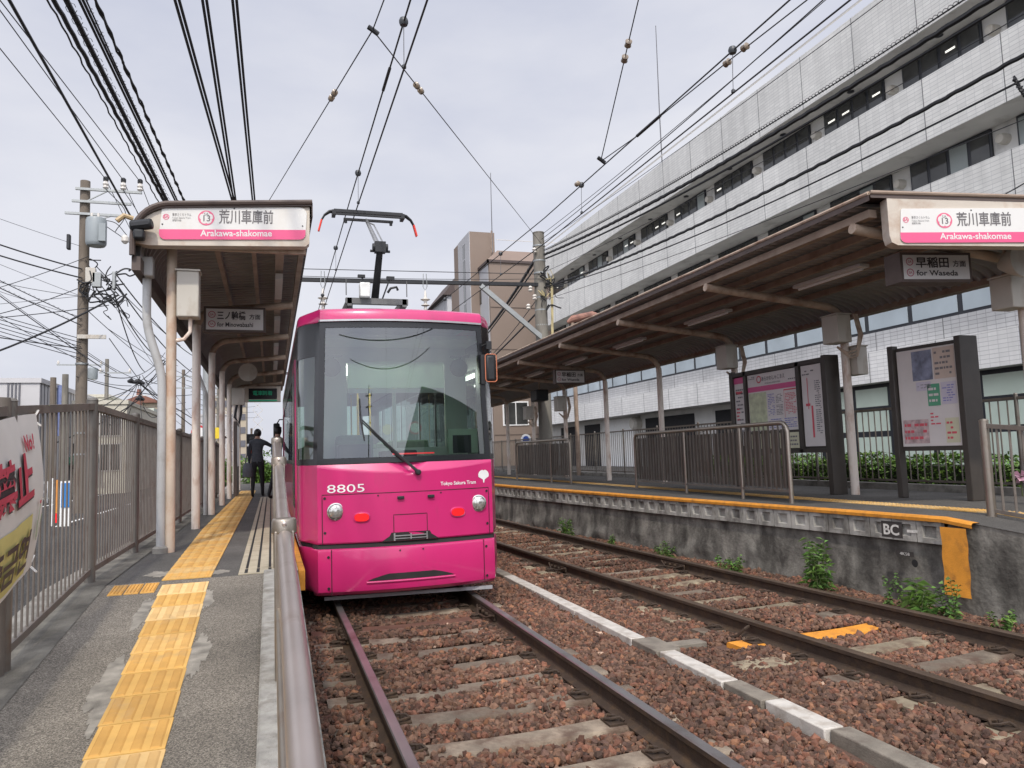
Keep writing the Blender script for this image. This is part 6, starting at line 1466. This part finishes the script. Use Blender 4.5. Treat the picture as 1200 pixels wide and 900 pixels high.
# other poles
def simple_pole(label, x, y, z, r, arms=(), m=M_pole):
    t = thing('utility_pole', label, 'utility pole', (x, y, 0)); mb = MB(); mb.tube([(x, y, -.1), (x, y, z)], [r, r * .8], 10); mb.build('pole', m, t)
    for zz, a, b in arms: mb = MB(); mb.box(x + a, x + b, y - .12, y - .04, zz - .05, zz + .05); mb.build('crossarm', M_galv, t, smooth=0)
    for zz, a, b in arms[:1]:
        for q in (a + .1, b - .1): mb = MB(); mb.lathe((x + q, y - .08, zz + .05), [(.05, 0), (.09, .1), (.05, .25)], 8); mb.build('insulator', M_porc, t)
    return t
simple_pole('short thin pole with a dark lamp arm behind the tall utility pole', -11.25, 60, 9.2, .16, ((8.2, -.5, 1.6),))
simple_pole('brown stub pole beside the blue banner left of the utility pole', -9.75, 40, 5.75, .16, (), M_poleb)
simple_pole('grey stub pole beside the blue banner left of the utility pole', -9.25, 40, 5.9, .17)
t = thing('street_banner', 'faded blue vertical banner between two stub poles', 'banner', (-9.5, 40.2, 3)); mb = MB(); mb.box(-9.62, -9.40, 40.2, 40.22, 3.0, 5.4); mb.build('cloth', mat('faded_blue', (.22, .27, .5), .8, var=.2, scale=4), t, smooth=0)
simple_pole('far utility pole just right of the drain pipe', -7.2, 70, 9.6, .17, ((9.0, -.9, 1.3), (8.0, -.6, .9)), M_poleb)
simple_pole('far utility pole between the second and third columns', -6.0, 95, 12, .18, ((11.3, -1, 1), (10.2, -.8, .8)))
simple_pole('far utility pole with two crossarms over the far houses', -5.0, 70, 8.6, .15, ((8.0, -.8, .8), (7.2, -.6, .6)))
simple_pole('distant pole with a small platform of boxes above the ribbed building', -13.3, 62, 9.4, .16, ((9.0, -1.6, 1.4), (8.6, -.2, 1.5)))
t = thing('transformer', 'small transformer on the distant pole above the ribbed building', 'transformer', (-12.6, 62, 8.4)); mb = MB(); mb.lathe((-12.5, 61.7, 7.9), [(.3, 0), (.34, .1), (.34, .8), (.2, .9)], 12); mb.build('tank', M_trans, t)
# thick concrete pole and catenary beam
cp = thing('concrete_pole', 'thick concrete pole wound with yellow and black cables rising through the right shelter edge', 'utility pole', (9.35, 25, HR))
mb = MB(); mb.tube([(9.25, 25, .4), (9.25, 25, 6), (9.25, 25, 9.4)], [.25, .225, .205], 20); mb.lathe((9.25, 25, 9.4), [(.215, 0), (.215, .03), (.1, .05)], 20); mb.build('pole', M_pole, cp)
for z in (8.9, 8.35, 7.9, 7.0, 6.55, 6.0, 5.2): mb = MB(); mb.lathe((9.25, 25, z), [(.225, 0), (.225, .05)], 18); mb.build('band', M_galv, cp, smooth=0)
M_ycab = mat('yellow_cable', (.50, .42, .22), .6, var=.15)
for k in range(4): mb = MB(); mb.tube([(9.45 + .03 * k, 24.75, 7.9 - .05 * k), (9.55 + .02 * k, 24.7, 7.4), (9.52 + .02 * k, 24.72, 6), (9.5 + .02 * k, 24.75, 4.6)], .018, 6); mb.build('yellow_cable', M_ycab, cp)
for k in range(9):
    p = Vector((9.25 + rw.uniform(-.1, .35), 24.7, rw.uniform(6.6, 8.3))); pts = [p]
    for q in range(5): p = p + Vector((rw.uniform(-.28, .28), rw.uniform(-.06, .06), rw.uniform(-.3, .2))); pts.append(p)
    mb = MB(); mb.tube(smooth_pts(pts), rw.choice([.012, .018, .026]), 5); mb.build('cable_loop', rw.choice([M_cable, M_ycab, M_cable]), cp)
for x, z in ((8.95, 6.9), (8.7, 6.55), (9.0, 8.6), (8.8, 7.2)): mb = MB(); mb.lathe((x, 24.8, z), [(.04, 0), (.09, .04), (.05, .09), (.09, .14), (.04, .2)], 10); mb.build('insulator', M_porc, cp)
cb = thing('catenary_beam', 'dark steel beam with a diagonal strut carrying the overhead wires across the tracks', 'beam', (5, 25, 7.4))
mb = MB(); mb.bar((-1.9, 24.9, 7.30), (10.1, 24.9, 7.50), .14, .12); mb.build('beam', M_dark, cb, smooth=0)
mb = MB(); mb.bar((6.98, 24.85, 7.36), (9.2, 24.85, 5.55), .12, .16); mb.build('strut', M_galv, cb, smooth=0); mb = MB(); mb.bar((.4, 24.85, 7.26), (-1.6, 24.85, 6.1), .10, .08); mb.build('strut', M_galv, cb, smooth=0)
mb = MB(); wire(mb, (-1.9, 24.8, 7.62), (9.25, 24.8, 7.85), .0, .013); wire(mb, (-1.9, 24.8, 7.46), (9.25, 24.8, 7.68), .10, .01); mb.build('span_wire', M_wire, cb)
for k in range(9): mb = MB(); x = -.5 + k * 1.15; mb.bar((x, 24.8, 7.45 + x * .02), (x, 24.8, 7.64 + x * .02), .012, .012); mb.build('wire_clip', M_wire, cb, smooth=0)
for x in (1.62, 5.0):
    mb = MB(); z = 7.36 + x * .016; mb.tube([(x - .05, 24.8, z + .25), (x - .07, 24.8, z - .2), (x, 24.8, z - .35), (x + .07, 24.8, z - .2), (x + .05, 24.8, z + .25)], .014, 5); mb.build('hanger_hook', M_galv, cb)
    mb = MB(); mb.lathe((x, 24.8, z - 1.05), [(.03, 0), (.06, .08), (.04, .16), (.15, .20), (.05, .26), (.05, .34), (.17, .40), (.05, .46), (.04, .62), (.015, .72)], 14); mb.build('insulator', M_porc, cb)
t = thing('mast', 'slim steel mast at the left end of the catenary beam behind the left shelter', 'mast', (-1.9, 25, HL)); mb = MB(); mb.cyl((-1.9, 25, .3), (-1.9, 25, 8.4), .12, 10); mb.build('shaft', M_galv, t)
# street lamp behind the right shelter
t = thing('street_lamp', 'rusty brown street lamp head peeping over the right shelter roof', 'street lamp', (9.6, 22.6, .7)); mb = MB(); mb.cyl((9.45, 22.6, .7), (9.45, 22.6, 5.7), .07, 10); mb.build('post', M_purl, t)
mb = MB(); mb.tube([(9.28, 22.65, 5.72), (9.45, 22.6, 5.82), (10.0, 22.2, 5.92), (10.15, 22.1, 5.90)], [.05, .13, .11, .04], 10); mb.build('lamp_head', mat('lamp_head_rust', (.30, .15, .11), .7, var=.15, scale=6), t)

# overhead lines of both tracks
M_ins = mat('wire_insulator', (.05, .055, .06), .4, var=.2)
def overhead(label, f, ys, drops, aux=None):
    t = thing('overhead_line', label, 'overhead wire', f(10, 5.14), 'overhead lines of the two tracks')
    mb = MB(); mb.tube([f(y, 5.14) for y in ys], .009, 6); mb.build('contact_wire', M_wire, t)
    mb = MB(); mb.tube([f(y, 5.58) for y in ys], .009, 6); mb.build('messenger_wire', M_wire, t)
    for y in drops:
        mb = MB(); mb.tube([f(y, 5.56), f(y + .02, 5.35), f(y + .03, 5.155)], .004, 5); mb.build('dropper', M_wireg, t)
        mb = MB(); mb.lathe(f(y, 5.54), [(.008, .0), (.034, .01), (.044, .035), (.044, .055), (.034, .08), (.008, .09)], 12); mb.build('dropper_insulator', M_ins, t)
        mb = MB(); mb.lathe(f(y + .03, 5.135), [(.008, 0), (.022, .01), (.022, .035), (.006, .05)], 8); mb.build('wire_clamp', M_ins, t)
    return t
ys = [-14, -8, -3, 0, 4, 8, 12, 18, 25, 35, 50, 80]
o1 = overhead('overhead contact and messenger wires above the tram', lambda y, z: (1.2 + .012 * max(0, y - 14) * .5, y, z), ys, (2.4, 6.68, 10.6, 14.6, 19, 24, 30))
mb = MB(); mb.tube([(1.2, 7.55, 5.58), (1.2, 8.05, 5.58)], .017, 8); mb.build('splice', M_cable, o1)
fx2 = lambda y: 4.56 if y < 12 else 4.56 - .03 * (y - 12) * (1 if y < 28 else 16 / (y - 12))
o2 = overhead('overhead contact and messenger wires above the empty track', lambda y, z: (fx2(y), y, z), ys, (2.6, 6.34, 10.34, 14.4, 19, 24, 30))
mb = MB(); mb.tube([(4.85, 2.5, 5.60), (4.74, 5.42, 5.60), (4.66, 6.57, 5.60), (4.57, 8.3, 5.59)], .007, 5); mb.tube([(4.58, 7.9, 5.59), (4.57, 8.5, 5.585)], .02, 8); mb.tube([(4.48, 9.43, 5.6), (4.60, 8.4, 5.6)], .007, 5); mb.build('anchor_wire', M_wire, o2)
def egg(mb, p, d, r=.045):
    p = Vector(p); d = Vector(d).normalized(); mb.tube([p - d * r * 1.0, p - d * r * .7, p, p + d * r * .7, p + d * r * 1.0], [r * .3, r * .85, r * .7, r * .85, r * .3], 10)
for y in (6.28, 6.60, 10.35):
    mb = MB(); x = 4.67 if y < 8 else 4.50; egg(mb, (x, y, 5.6), (-.05, 1, 0)); mb.build('strain_insulator', M_porcb, o2)
def span(label, J, ends, ins):
    t = thing('pull_off_wire', label, 'span wire', J)
    for e in ends: mb = MB(); mb.tube([J, e], .0075, 5); mb.build('wire', M_wire, t)
    mb = MB(); mb.tube([Vector(J) + Vector((-.05, 0, .03)), J, Vector(J) + Vector((.06, 0, -.04))], .028, 8); mb.build('junction', M_dark, t)
    for (e, k) in ins:
        for q in (k, k + .22): p = Vector(J) + (Vector(e) - Vector(J)).normalized() * q; mb = MB(); egg(mb, p, Vector(e) - Vector(J), .05); mb.build('strain_insulator', M_porcb, t)
J1 = (1.08, 7.93, 6.2); E1 = (-1.9, 29.4, 8.6)
E1 = (-1.6, 29.4, 8.58); E2 = (9.25, 24.8, 9.0); E3 = (1.7, -.8, 6.2)
span('three-way pull-off wire with insulators above the tram', J1, (E1, E2, E3), ((E2, 1.85),))
_c = Vector((0, 0, HC)); 
mb = MB()
_t = (Vector(E1) - Vector(J1)).normalized()
t = [o for o in bpy.data.objects if o.name.startswith('pull_off_wire')][0]
for q in (2.05, 2.25): mb = MB(); egg(mb, Vector(J1) + _t * q, _t, .05); mb.build('strain_insulator', M_porcb, t)
K = (4.48, 9.43, 5.62); E4 = (2.2, -.05, 9.2)
span('steep pull-off wire with two insulators above the empty track', K, (E4,), ((E4, 1.75),))

# cable bundles
def cb2(lab, x0, x1, r, **k): return cable('cable', lab, (x0[0], x0[1], 8.0), (x1[0], x1[1], 8.0), 0, r, **k)
def ext(p, q, y0, y1): d = (q[0] - p[0]) / (q[1] - p[1]); return (p[0] + d * (y0 - p[1]), y0), (p[0] + d * (y1 - p[1]), y1)
for lab, p, q, r, kw in (('thin wavy cable, leftmost of the bundle over the left shelter', (-2.94, 11.35), (-2.66, 19.6), .014, dict(wob=.012)),
                         ('thick black cable with lashing in the bundle over the left shelter', (-2.86, 11.33), (-2.52, 19.57), .034, dict(wob=.008)),
                         ('thick black cable with hanger rings over the left shelter', (-2.70, 11.29), (-2.44, 19.55), .040, dict(rings=150)),
                         ('bluish black cable right of the ringed one over the left shelter', (-2.51, 11.24), (-2.23, 19.51), .020, dict(strands=2, gap=.045)),
                         ('thin ringed cable second from right in the bundle over the left shelter', (-2.44, 11.22), (-2.20, 19.5), .012, dict(rings=150)),
                         ('twisted cable, rightmost of the bundle over the left shelter', (-2.32, 11.19), (-2.05, 19.47), .018, dict(wob=.014, strands=2, gap=.012))):
    a, b = ext(p, q, -6, 40); cb2(lab, a, b, r, **kw)
for lab, p, q in (('pair of black feeder cables left of three above the shelter roof', (-1.05, 9.23), (-.76, 16.15)), ('pair of black feeder cables in the middle of three above the shelter roof', (-.74, 9.14), (-.72, 16.14)), ('pair of black feeder cables right of three above the shelter roof', (-.40, 9.05), (-.34, 16.11))):
    a, b = ext(p, q, -6, 24); cable('feeder_cable', lab, (a[0], a[1], 7.0), (b[0], b[1], 7.0), 0, .019, strands=2, gap=.045)
for k, (x, p, nm) in enumerate(((.66, (-6.12, 19.89), 'left'), (1.2, (-5.61, 18.15), 'middle'), (1.72, (-5.49, 17.73), 'right'))):
    d = Vector((p[0], p[1], 11.5)); s_ = Vector((PX + x, PY - .2, 11.25)); e = s_ + (d - s_) * 3.3
    cable('conductor', 'thin line wire from the %s insulator of the top crossarm towards the camera' % nm, s_, e, 0, .013, M_wire)
    far = Vector((PX + x - .4, 75, 10.5)); cable('conductor', 'thin line wire from the %s insulator of the top crossarm away along the street' % nm, s_, far, .5, .012, M_wire)
cable('cable', 'thick black cable slanting across the thin line wires to the fuse cutouts', (PX + 1.6, PY - .35, 9.7), (-4.1, 12.0, 9.25), .0, .03)
cable('cable', 'long sagging black cable crossing the utility pole from the left edge', (-13.2, 22.5, 2.9), (PX + 1.15, PY - .5, 7.2), .75, .03)
cable('cable', 'upper of two black cables sagging into the pole from the left edge', (-13.3, 24, 10.6), (PX, PY - .2, 8.1), .35, .024)
cable('cable', 'lower of two black cables sagging into the pole from the left edge', (-13.3, 24, 10.0), (PX, PY - .2, 7.8), .30, .024)
cable('cable', 'looped ringed cable running down to the pole from the left edge', (-13.3, 24, 10.2), (PX, PY - .2, 6.4), .1, .014, rings=60)
cable('cable', 'ribbed cable just below the looped one left of the pole', (-13.3, 24, 9.9), (PX, PY - .2, 6.2), .1, .016, rings=60)
for k in range(6): cable('cable', 'thin strand of the fanned bundle below the ribbed cable left of the pole', (-13.3, 24, 8.0 - .10 * k), (PX, PY - .2, 5.75 - .13 * k), .12, .012, M_wire, 'strands of the fanned bundle left of the utility pole')
for a, b, s_ in (((-12.5, 22, 10.2), (PX, PY, 8.9), .1), ((-13, 24, 8.95), (PX, PY, 6.5), .2), ((-13, 24, 9.9), (PX, PY, 7.2), .1), ((-12.8, 23, 5.2), (PX + .4, PY, 7.3), .05)): cable('cable', 'thin grey line crossing the sky left of the utility pole', a, b, s_, .008, M_wireg, 'thin grey lines left of the utility pole')
cable('cable', 'long level wire behind the utility pole above the houses', (-14, 40, 3.6), (-5.5, 70, 6.5), .5, .016, M_wire); cable('cable', 'second level wire behind the utility pole above the houses', (-15, 42, 4.4), (-6, 60, 6.0), .4, .016, M_wire)
HUB = Vector((-6.9, 45, 6.0)); hub = thing('cable_hub', 'knot of black cable joints strung between poles right of the utility pole', 'cable joint', HUB)
for k, (dx, dz, w) in enumerate(((0, 0, .32), (-.35, .05, .18), (.1, -.9, .22))): mb = MB(); mb.tube([HUB + Vector((dx - w, 0, dz)), HUB + Vector((dx, 0, dz + .06)), HUB + Vector((dx + w, 0, dz - .05))], [.06, .16, .06], 8); mb.build('joint_case', M_cable, hub)
for a, b, s_, r in (((PX + .1, PY, 3.2), HUB, .1, .02), ((PX + .1, PY, 2.5), HUB, .15, .02), (HUB, (-5.6, 45, 7.3), .1, .02), (HUB, (-5.6, 45, 7.1), .5, .02), (HUB, (-3, 75, 3.5), .3, .03), (HUB, (-3, 75, 2.2), .3, .03), (HUB + Vector((.1, 0, -.9)), (-9.8, 40, 2.6), .2, .03), ((-5.55, 45, 7.2), (-8.6, 45, 3.4), .3, .03)): mb = MB(); mb.tube(sag(a, b, s_), r, 5); mb.build('cable', M_cable, hub)
for lab, z0, e in (('upper of the pair of cables descending right of the utility pole', 8.0, (-3.9, 48, 7.6)), ('lower of the pair of cables descending right of the utility pole', 7.7, (-4.0, 48, 6.6)), ('steep cable from the pole down to the cable knot', 7.2, (-5.6, 45, 7.2)), ('thin steep cable beside the one to the knot', 7.3, (-6.6, 45, 6.6))): cable('cable', lab, (PX + 1.0, PY - .4, z0), e, .45, .022)
rx = random.Random(77)
for k in range(16):
    a = (PX + rx.uniform(-.1, 1.1), PY - .3, rx.uniform(4.0, 9.4)); side = k % 2
    b = (rx.uniform(-13.5, -11), rx.uniform(22, 36), rx.uniform(5.0, 11)) if side else (rx.uniform(-6.5, -3.6), rx.uniform(44, 60), rx.uniform(3.5, 8.5))
    cable('cable', 'thin dark service line fanning out from the utility pole', a, b, rx.uniform(.1, .6), rx.uniform(.009, .017), M_wire, 'service lines fanning out from the utility pole')
for k in range(14):
    a = (-6.9 + rx.uniform(-.4, .4), 45, rx.uniform(4.6, 6.4)); b = (rx.uniform(-12, -3.2), rx.uniform(40, 70), rx.uniform(3, 8)); mb = MB(); mb.tube(sag(a, b, rx.uniform(.1, .8)), rx.uniform(.012, .02), 5); mb.build('cable', M_cable, hub)
# far wires in the gap between shelter and street
for k in range(7): cable('cable', 'distant thin wire between the far poles beyond the columns', (-7.2 + .2 * k, 70, 9.2 - .5 * k), (-3.5 + .3 * k, 120, 13 - .8 * k), .4, .02, M_wire, 'distant wires between the far poles')
for k in range(5): cable('cable', 'distant thin wire across the tracks beyond the left shelter end', (-1.5, 40 + 6 * k, 5.9 + .7 * k), (9, 40 + 6 * k, 6.2 + .7 * k), .1, .015, M_wire, 'distant span wires across the tracks')
# right-hand bundles past the white building
cable('cable', 'thick upper black bundle sweeping past the white building to the concrete pole', (9.42, 2, 7.55), (9.35, 24.7, 8.55), .42, .045, wob=.006); cable('cable', 'second strand lashed under the thick upper bundle', (9.50, 2, 7.40), (9.38, 24.7, 8.40), .42, .028, rings=0)
cable('cable', 'loosely coiled cable above the thick upper bundle', (9.44, 2, 7.80), (9.35, 24.7, 8.70), .40, .013, rings=260, ringr=.032)
cable('cable', 'lower black bundle sweeping past the white building into the concrete pole', (9.35, 3, 6.55), (9.3, 24.7, 7.35), .42, .034, wob=.006); cable('cable', 'bluish cable below the lower black bundle', (9.45, 3, 6.25), (9.3, 24.7, 7.30), .45, .016)
cable('cable', 'thin wire above the lower bundle on the white facade', (9.6, 3, 7.1), (9.3, 24.7, 7.9), .25, .008, M_wire); cable('cable', 'highest thin wire crossing the white parapet', (9.8, 3, 8.9), (9.3, 24.7, 9.0), .2, .008, M_wire)
cable('cable', 'thin wire rising to the right across the lower tile band', (11, 5, 6.2), (9.3, 24.7, 6.9), .15, .008, M_wire); cable('cable', 'second thin wire along the roof edge of the white building', (9.6, 3, 9.75), (9.3, 24.7, 9.3), .2, .009, M_wire)
cable('cable', 'dark wire running just below the track wires to the concrete pole', (7.4, 2, 8.0), (9.25, 24.7, 9.1), .2, .011, M_wire)
cable('cable', 'thick black bundle dropping left from the concrete pole past the brown building', (9.2, 25, 8.6), (13.5, 55, 9.0), .6, .06, wob=.008); cable('cable', 'thin cable beside the thick one crossing the brown building', (9.2, 25, 8.3), (13.0, 55, 7.6), .3, .03); cable('cable', 'third cable crossing the brown building low', (9.2, 25, 6.6), (12.4, 55, 6.0), .3, .035)
cable('cable', 'fine cable with small joints crossing the brown building', (9.2, 25, 7.1), (12.6, 55, 7.0), .8, .016, M_wire)
cable('cable', 'twisted cable hanging in a loop at the upper right corner', (9.36, 7.0, 6.22), (9.6, 6.6, 5.0), .0, .016, wob=.03)
cable('cable', 'thin wire sagging at the right edge above the shelter roof', (9.6, 6.6, 5.0), (9.6, 14, 5.6), .6, .009, M_wire)

# what the windscreen mirrors: the street behind the photographer
t = house('house', 'dark flats behind the photographer, mirrored in the right half of the windscreen', 8.5, 24, -45, -14, 6.2, M_walld, cat='building')
for q in range(4):
    for z in (1.0, 3.8): mb = MB(); mb.box(9.5 + q * 3.6, 11.6 + q * 3.6, -14.0, -13.95, z, z + 1.5); mb.build('window', M_wwin, t, smooth=0)
simple_pole('utility pole behind the photographer, mirrored in the left of the windscreen', -4.6, -30, 9.5, .17, ((8.9, -1.0, 1.0), (8.2, -1.0, 1.0), (7.2, -.7, .7)), M_poleb)

for k, (y, z, sg) in enumerate(((-3.5, 6.4, .5), (-8, 6.8, .9), (-14, 7.2, 1.0))): cable('cable', ('nearest', 'middle', 'farthest')[k] + ' of three span wires behind the photographer, mirrored in the windscreen as an arc', (-6, y, z + .6), (11, y - .5, z + 1.2), sg, .022, M_wire)
# ================================================================== PLANTS
M_leaf = mat('leaf_green', (0.075, 0.155, 0.028), .65, var=.35, scale=9, attr='tone'); M_leafd = mat('hedge_leaf', (0.085, 0.17, 0.025), .65, var=.35, scale=6, attr='tone'); M_stem = mat('stem', (.07, .09, .03), .8)
def leaf(mb, p, d, L, w, roll, droop=.25):
    d = Vector(d).normalized(); s = d.cross(Vector((0, 0, 1))); 
    if s.length < .05: s = Vector((1, 0, 0))
    s.normalize(); s = Matrix.Rotation(roll, 3, d) @ s; p = Vector(p); n = s.cross(d)
    q1 = p + d * L * .45 + n * .02 * L; q2 = p + d * L - Vector((0, 0, droop * L)) + n * 0
    mb.add([p, q1 + s * w, q2, q1 - s * w], [(0, 1, 2), (0, 2, 3)])
def tone_g(r): a = r.uniform(.55, 1.5); return (a * r.uniform(.85, 1.25), a, a * r.uniform(.7, 1.1))
def weed(label, x, y, h, w, n, L, wd, seed, name='weed'):
    r = random.Random(seed); t = thing(name, label, 'plant', (x, y, -.15)); lm = MB(); sm = MB()
    ns = max(2, n // 22)
    for k in range(ns):
        a = r.uniform(0, 6.28); lean_ = r.uniform(.05, .5) * w; hh = h * r.uniform(.55, 1.0); bx, by = x + r.uniform(-w, w) * .35, y + r.uniform(-w, w) * .35
        tip = Vector((bx + lean_ * math.cos(a), by + lean_ * math.sin(a), -.15 + hh)); base = Vector((bx, by, -.18)); sm.tube([base, base.lerp(tip, .5) + Vector((0, 0, .03)), tip], [.005, .004, .002], 4)
        m_ = n // ns
        for q in range(m_):
            u = .15 + .85 * q / m_; p = base.lerp(tip, u); b = q * 2.4 + r.uniform(-.4, .4); lm.tone = tone_g(r); leaf(lm, p, (math.cos(b), math.sin(b), r.uniform(-.1, .7)), L * r.uniform(.6, 1.15) * (1.15 - .5 * u), wd * r.uniform(.7, 1.2), r.uniform(-.6, .6), r.uniform(.1, .6))
    lm.build('leaves', M_leaf, t, smooth=0, tone=True, fix=False); sm.build('stems', M_stem, t)
weed('tall bright green weed with narrow leaves against the wall under the board', 5.86, 7.15, .62, .24, 260, .15, .012, 1)
weed('leafy weed with round leaves just left of the orange stripe', 5.97, 6.2, .46, .26, 80, .06, .022, 2)
weed('leafy weed with large leaves growing over the foot of the orange stripe', 6.0, 5.55, .44, .28, 95, .07, .028, 3)
weed('low weed at the foot of the wall right of the orange stripe', 6.02, 5.05, .22, .33, 100, .065, .022, 4)
weed('bushy weed at the far end of the wall', 5.42, 13.6, .40, .28, 200, .11, .016, 5)
weed('small weed tuft behind the rail joint', 5.55, 12.0, .22, .22, 110, .09, .014, 6)
weed('low weed patch behind the rail left of the tall weed', 5.72, 8.7, .28, .42, 220, .09, .015, 7)
weed('spreading weed patch behind the middle of the rail', 5.62, 10.3, .24, .45, 200, .09, .014, 8)
weed('thin grassy weed between the two leafy weeds', 5.92, 5.85, .36, .22, 120, .2, .005, 9)
weed('small weed sprout by the fence on the left platform', -1.12, 12.2, .18, .2, 80, .08, .02, 10)
# hedge behind the back fence: leaf clumps through its whole volume
r = random.Random(21); lm = MB()
hd = thing('hedge', 'clipped green hedge behind the back fence of the right platform', 'hedge', (10.5, 9, .45))
for k in range(15000):
    u = r.random(); y = 4.0 + 12.0 * r.random(); top = 1.18 + .05 * math.sin(y * 2.9) + .04 * math.sin(y * 7.3 + 1) + .02 * math.sin(y * 17)
    if u < .55: x, z = r.uniform(9.98, 10.10) + .05 * math.sin(y * 5 + 2) + .03 * math.sin(y * 13), r.uniform(.45, top)
    else: x, z = r.uniform(10.0, 10.9), top + r.uniform(-.07, .03)
    if math.sin(y * 4.1 + z * 6) * math.sin(y * 9.7 - z * 11) > .72 and r.random() < .8: continue
    lm.tone = tone_g(r); leaf(lm, (x, y, z), (r.uniform(-1, .25), r.uniform(-.8, .8), r.uniform(-.2, 1)), r.uniform(.05, .09), r.uniform(.014, .026), r.uniform(-1, 1), .15)
lm.build('leaves', M_leafd, hd, smooth=0, tone=True, fix=False)
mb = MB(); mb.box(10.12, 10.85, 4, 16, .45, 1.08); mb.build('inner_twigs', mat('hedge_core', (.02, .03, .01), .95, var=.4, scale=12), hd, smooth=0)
t = thing('flower', 'pale pink blossom at the right edge behind the end railing', 'flower', (7.6, 5.9, .7)); mb = MB(); 
for k in range(14): a = k * 2.4; leaf(mb, (9.45, 7.5, .98 + .02 * math.sin(k)), (math.cos(a), math.sin(a) , .5 * math.sin(k)), .12, .05, k, .1)
mb.build('petals', mat('petal_pink', (.70, .42, .50), .7), t, smooth=0, fix=False); mb = MB(); mb.tube([(9.45, 7.5, .7), (9.45, 7.5, 1.0)], .008, 5); mb.build('stem', M_stem, t)
# greenery at the far end of the left platform and along the street
def bush(label, x, y, w, h, n, seed, z0=0.0, name='bush', L=.16):
    r = random.Random(seed); t = thing(name, label, 'bush', (x, y, z0)); lm = MB()
    cl = [(r.uniform(-.7, .7) * w, r.uniform(-.5, .5) * w, r.uniform(.25, .8) * h, r.uniform(.25, .45) * w) for q in range(9)]
    for k in range(n):
        c = r.choice(cl); d = Vector((r.gauss(0, 1), r.gauss(0, 1), r.gauss(0, 1))).normalized() * c[3] * r.uniform(.6, 1.05); lm.tone = tone_g(r)
        leaf(lm, (x + c[0] + d.x, y + c[1] + d.y, max(z0, z0 + c[2] + d.z * .8)), d + Vector((0, 0, .02)), L * r.uniform(.6, 1.2), L * .28, r.uniform(-1, 1), .2)
    lm.build('leaves', M_leafd, t, smooth=0, tone=True, fix=False); mb = MB()
    for q in range(4): mb.tube([(x + r.uniform(-.1, .1), y, z0 - .1), (x + cl[q][0], y + cl[q][1], z0 + cl[q][2])], [.04, .01], 5)
    mb.build('stems', M_stem, t)
bush('bright green bush beyond the end of the left platform behind the people', .15, 33, 1.2, 1.5, 2600, 31, .1)
bush('second green bush further along the track beyond the people', -.9, 44, 1.5, 2.0, 2000, 32, .0)
bush('dark green shrub between the columns beyond the fence', -2.4, 36, 1.0, 1.7, 1500, 33)
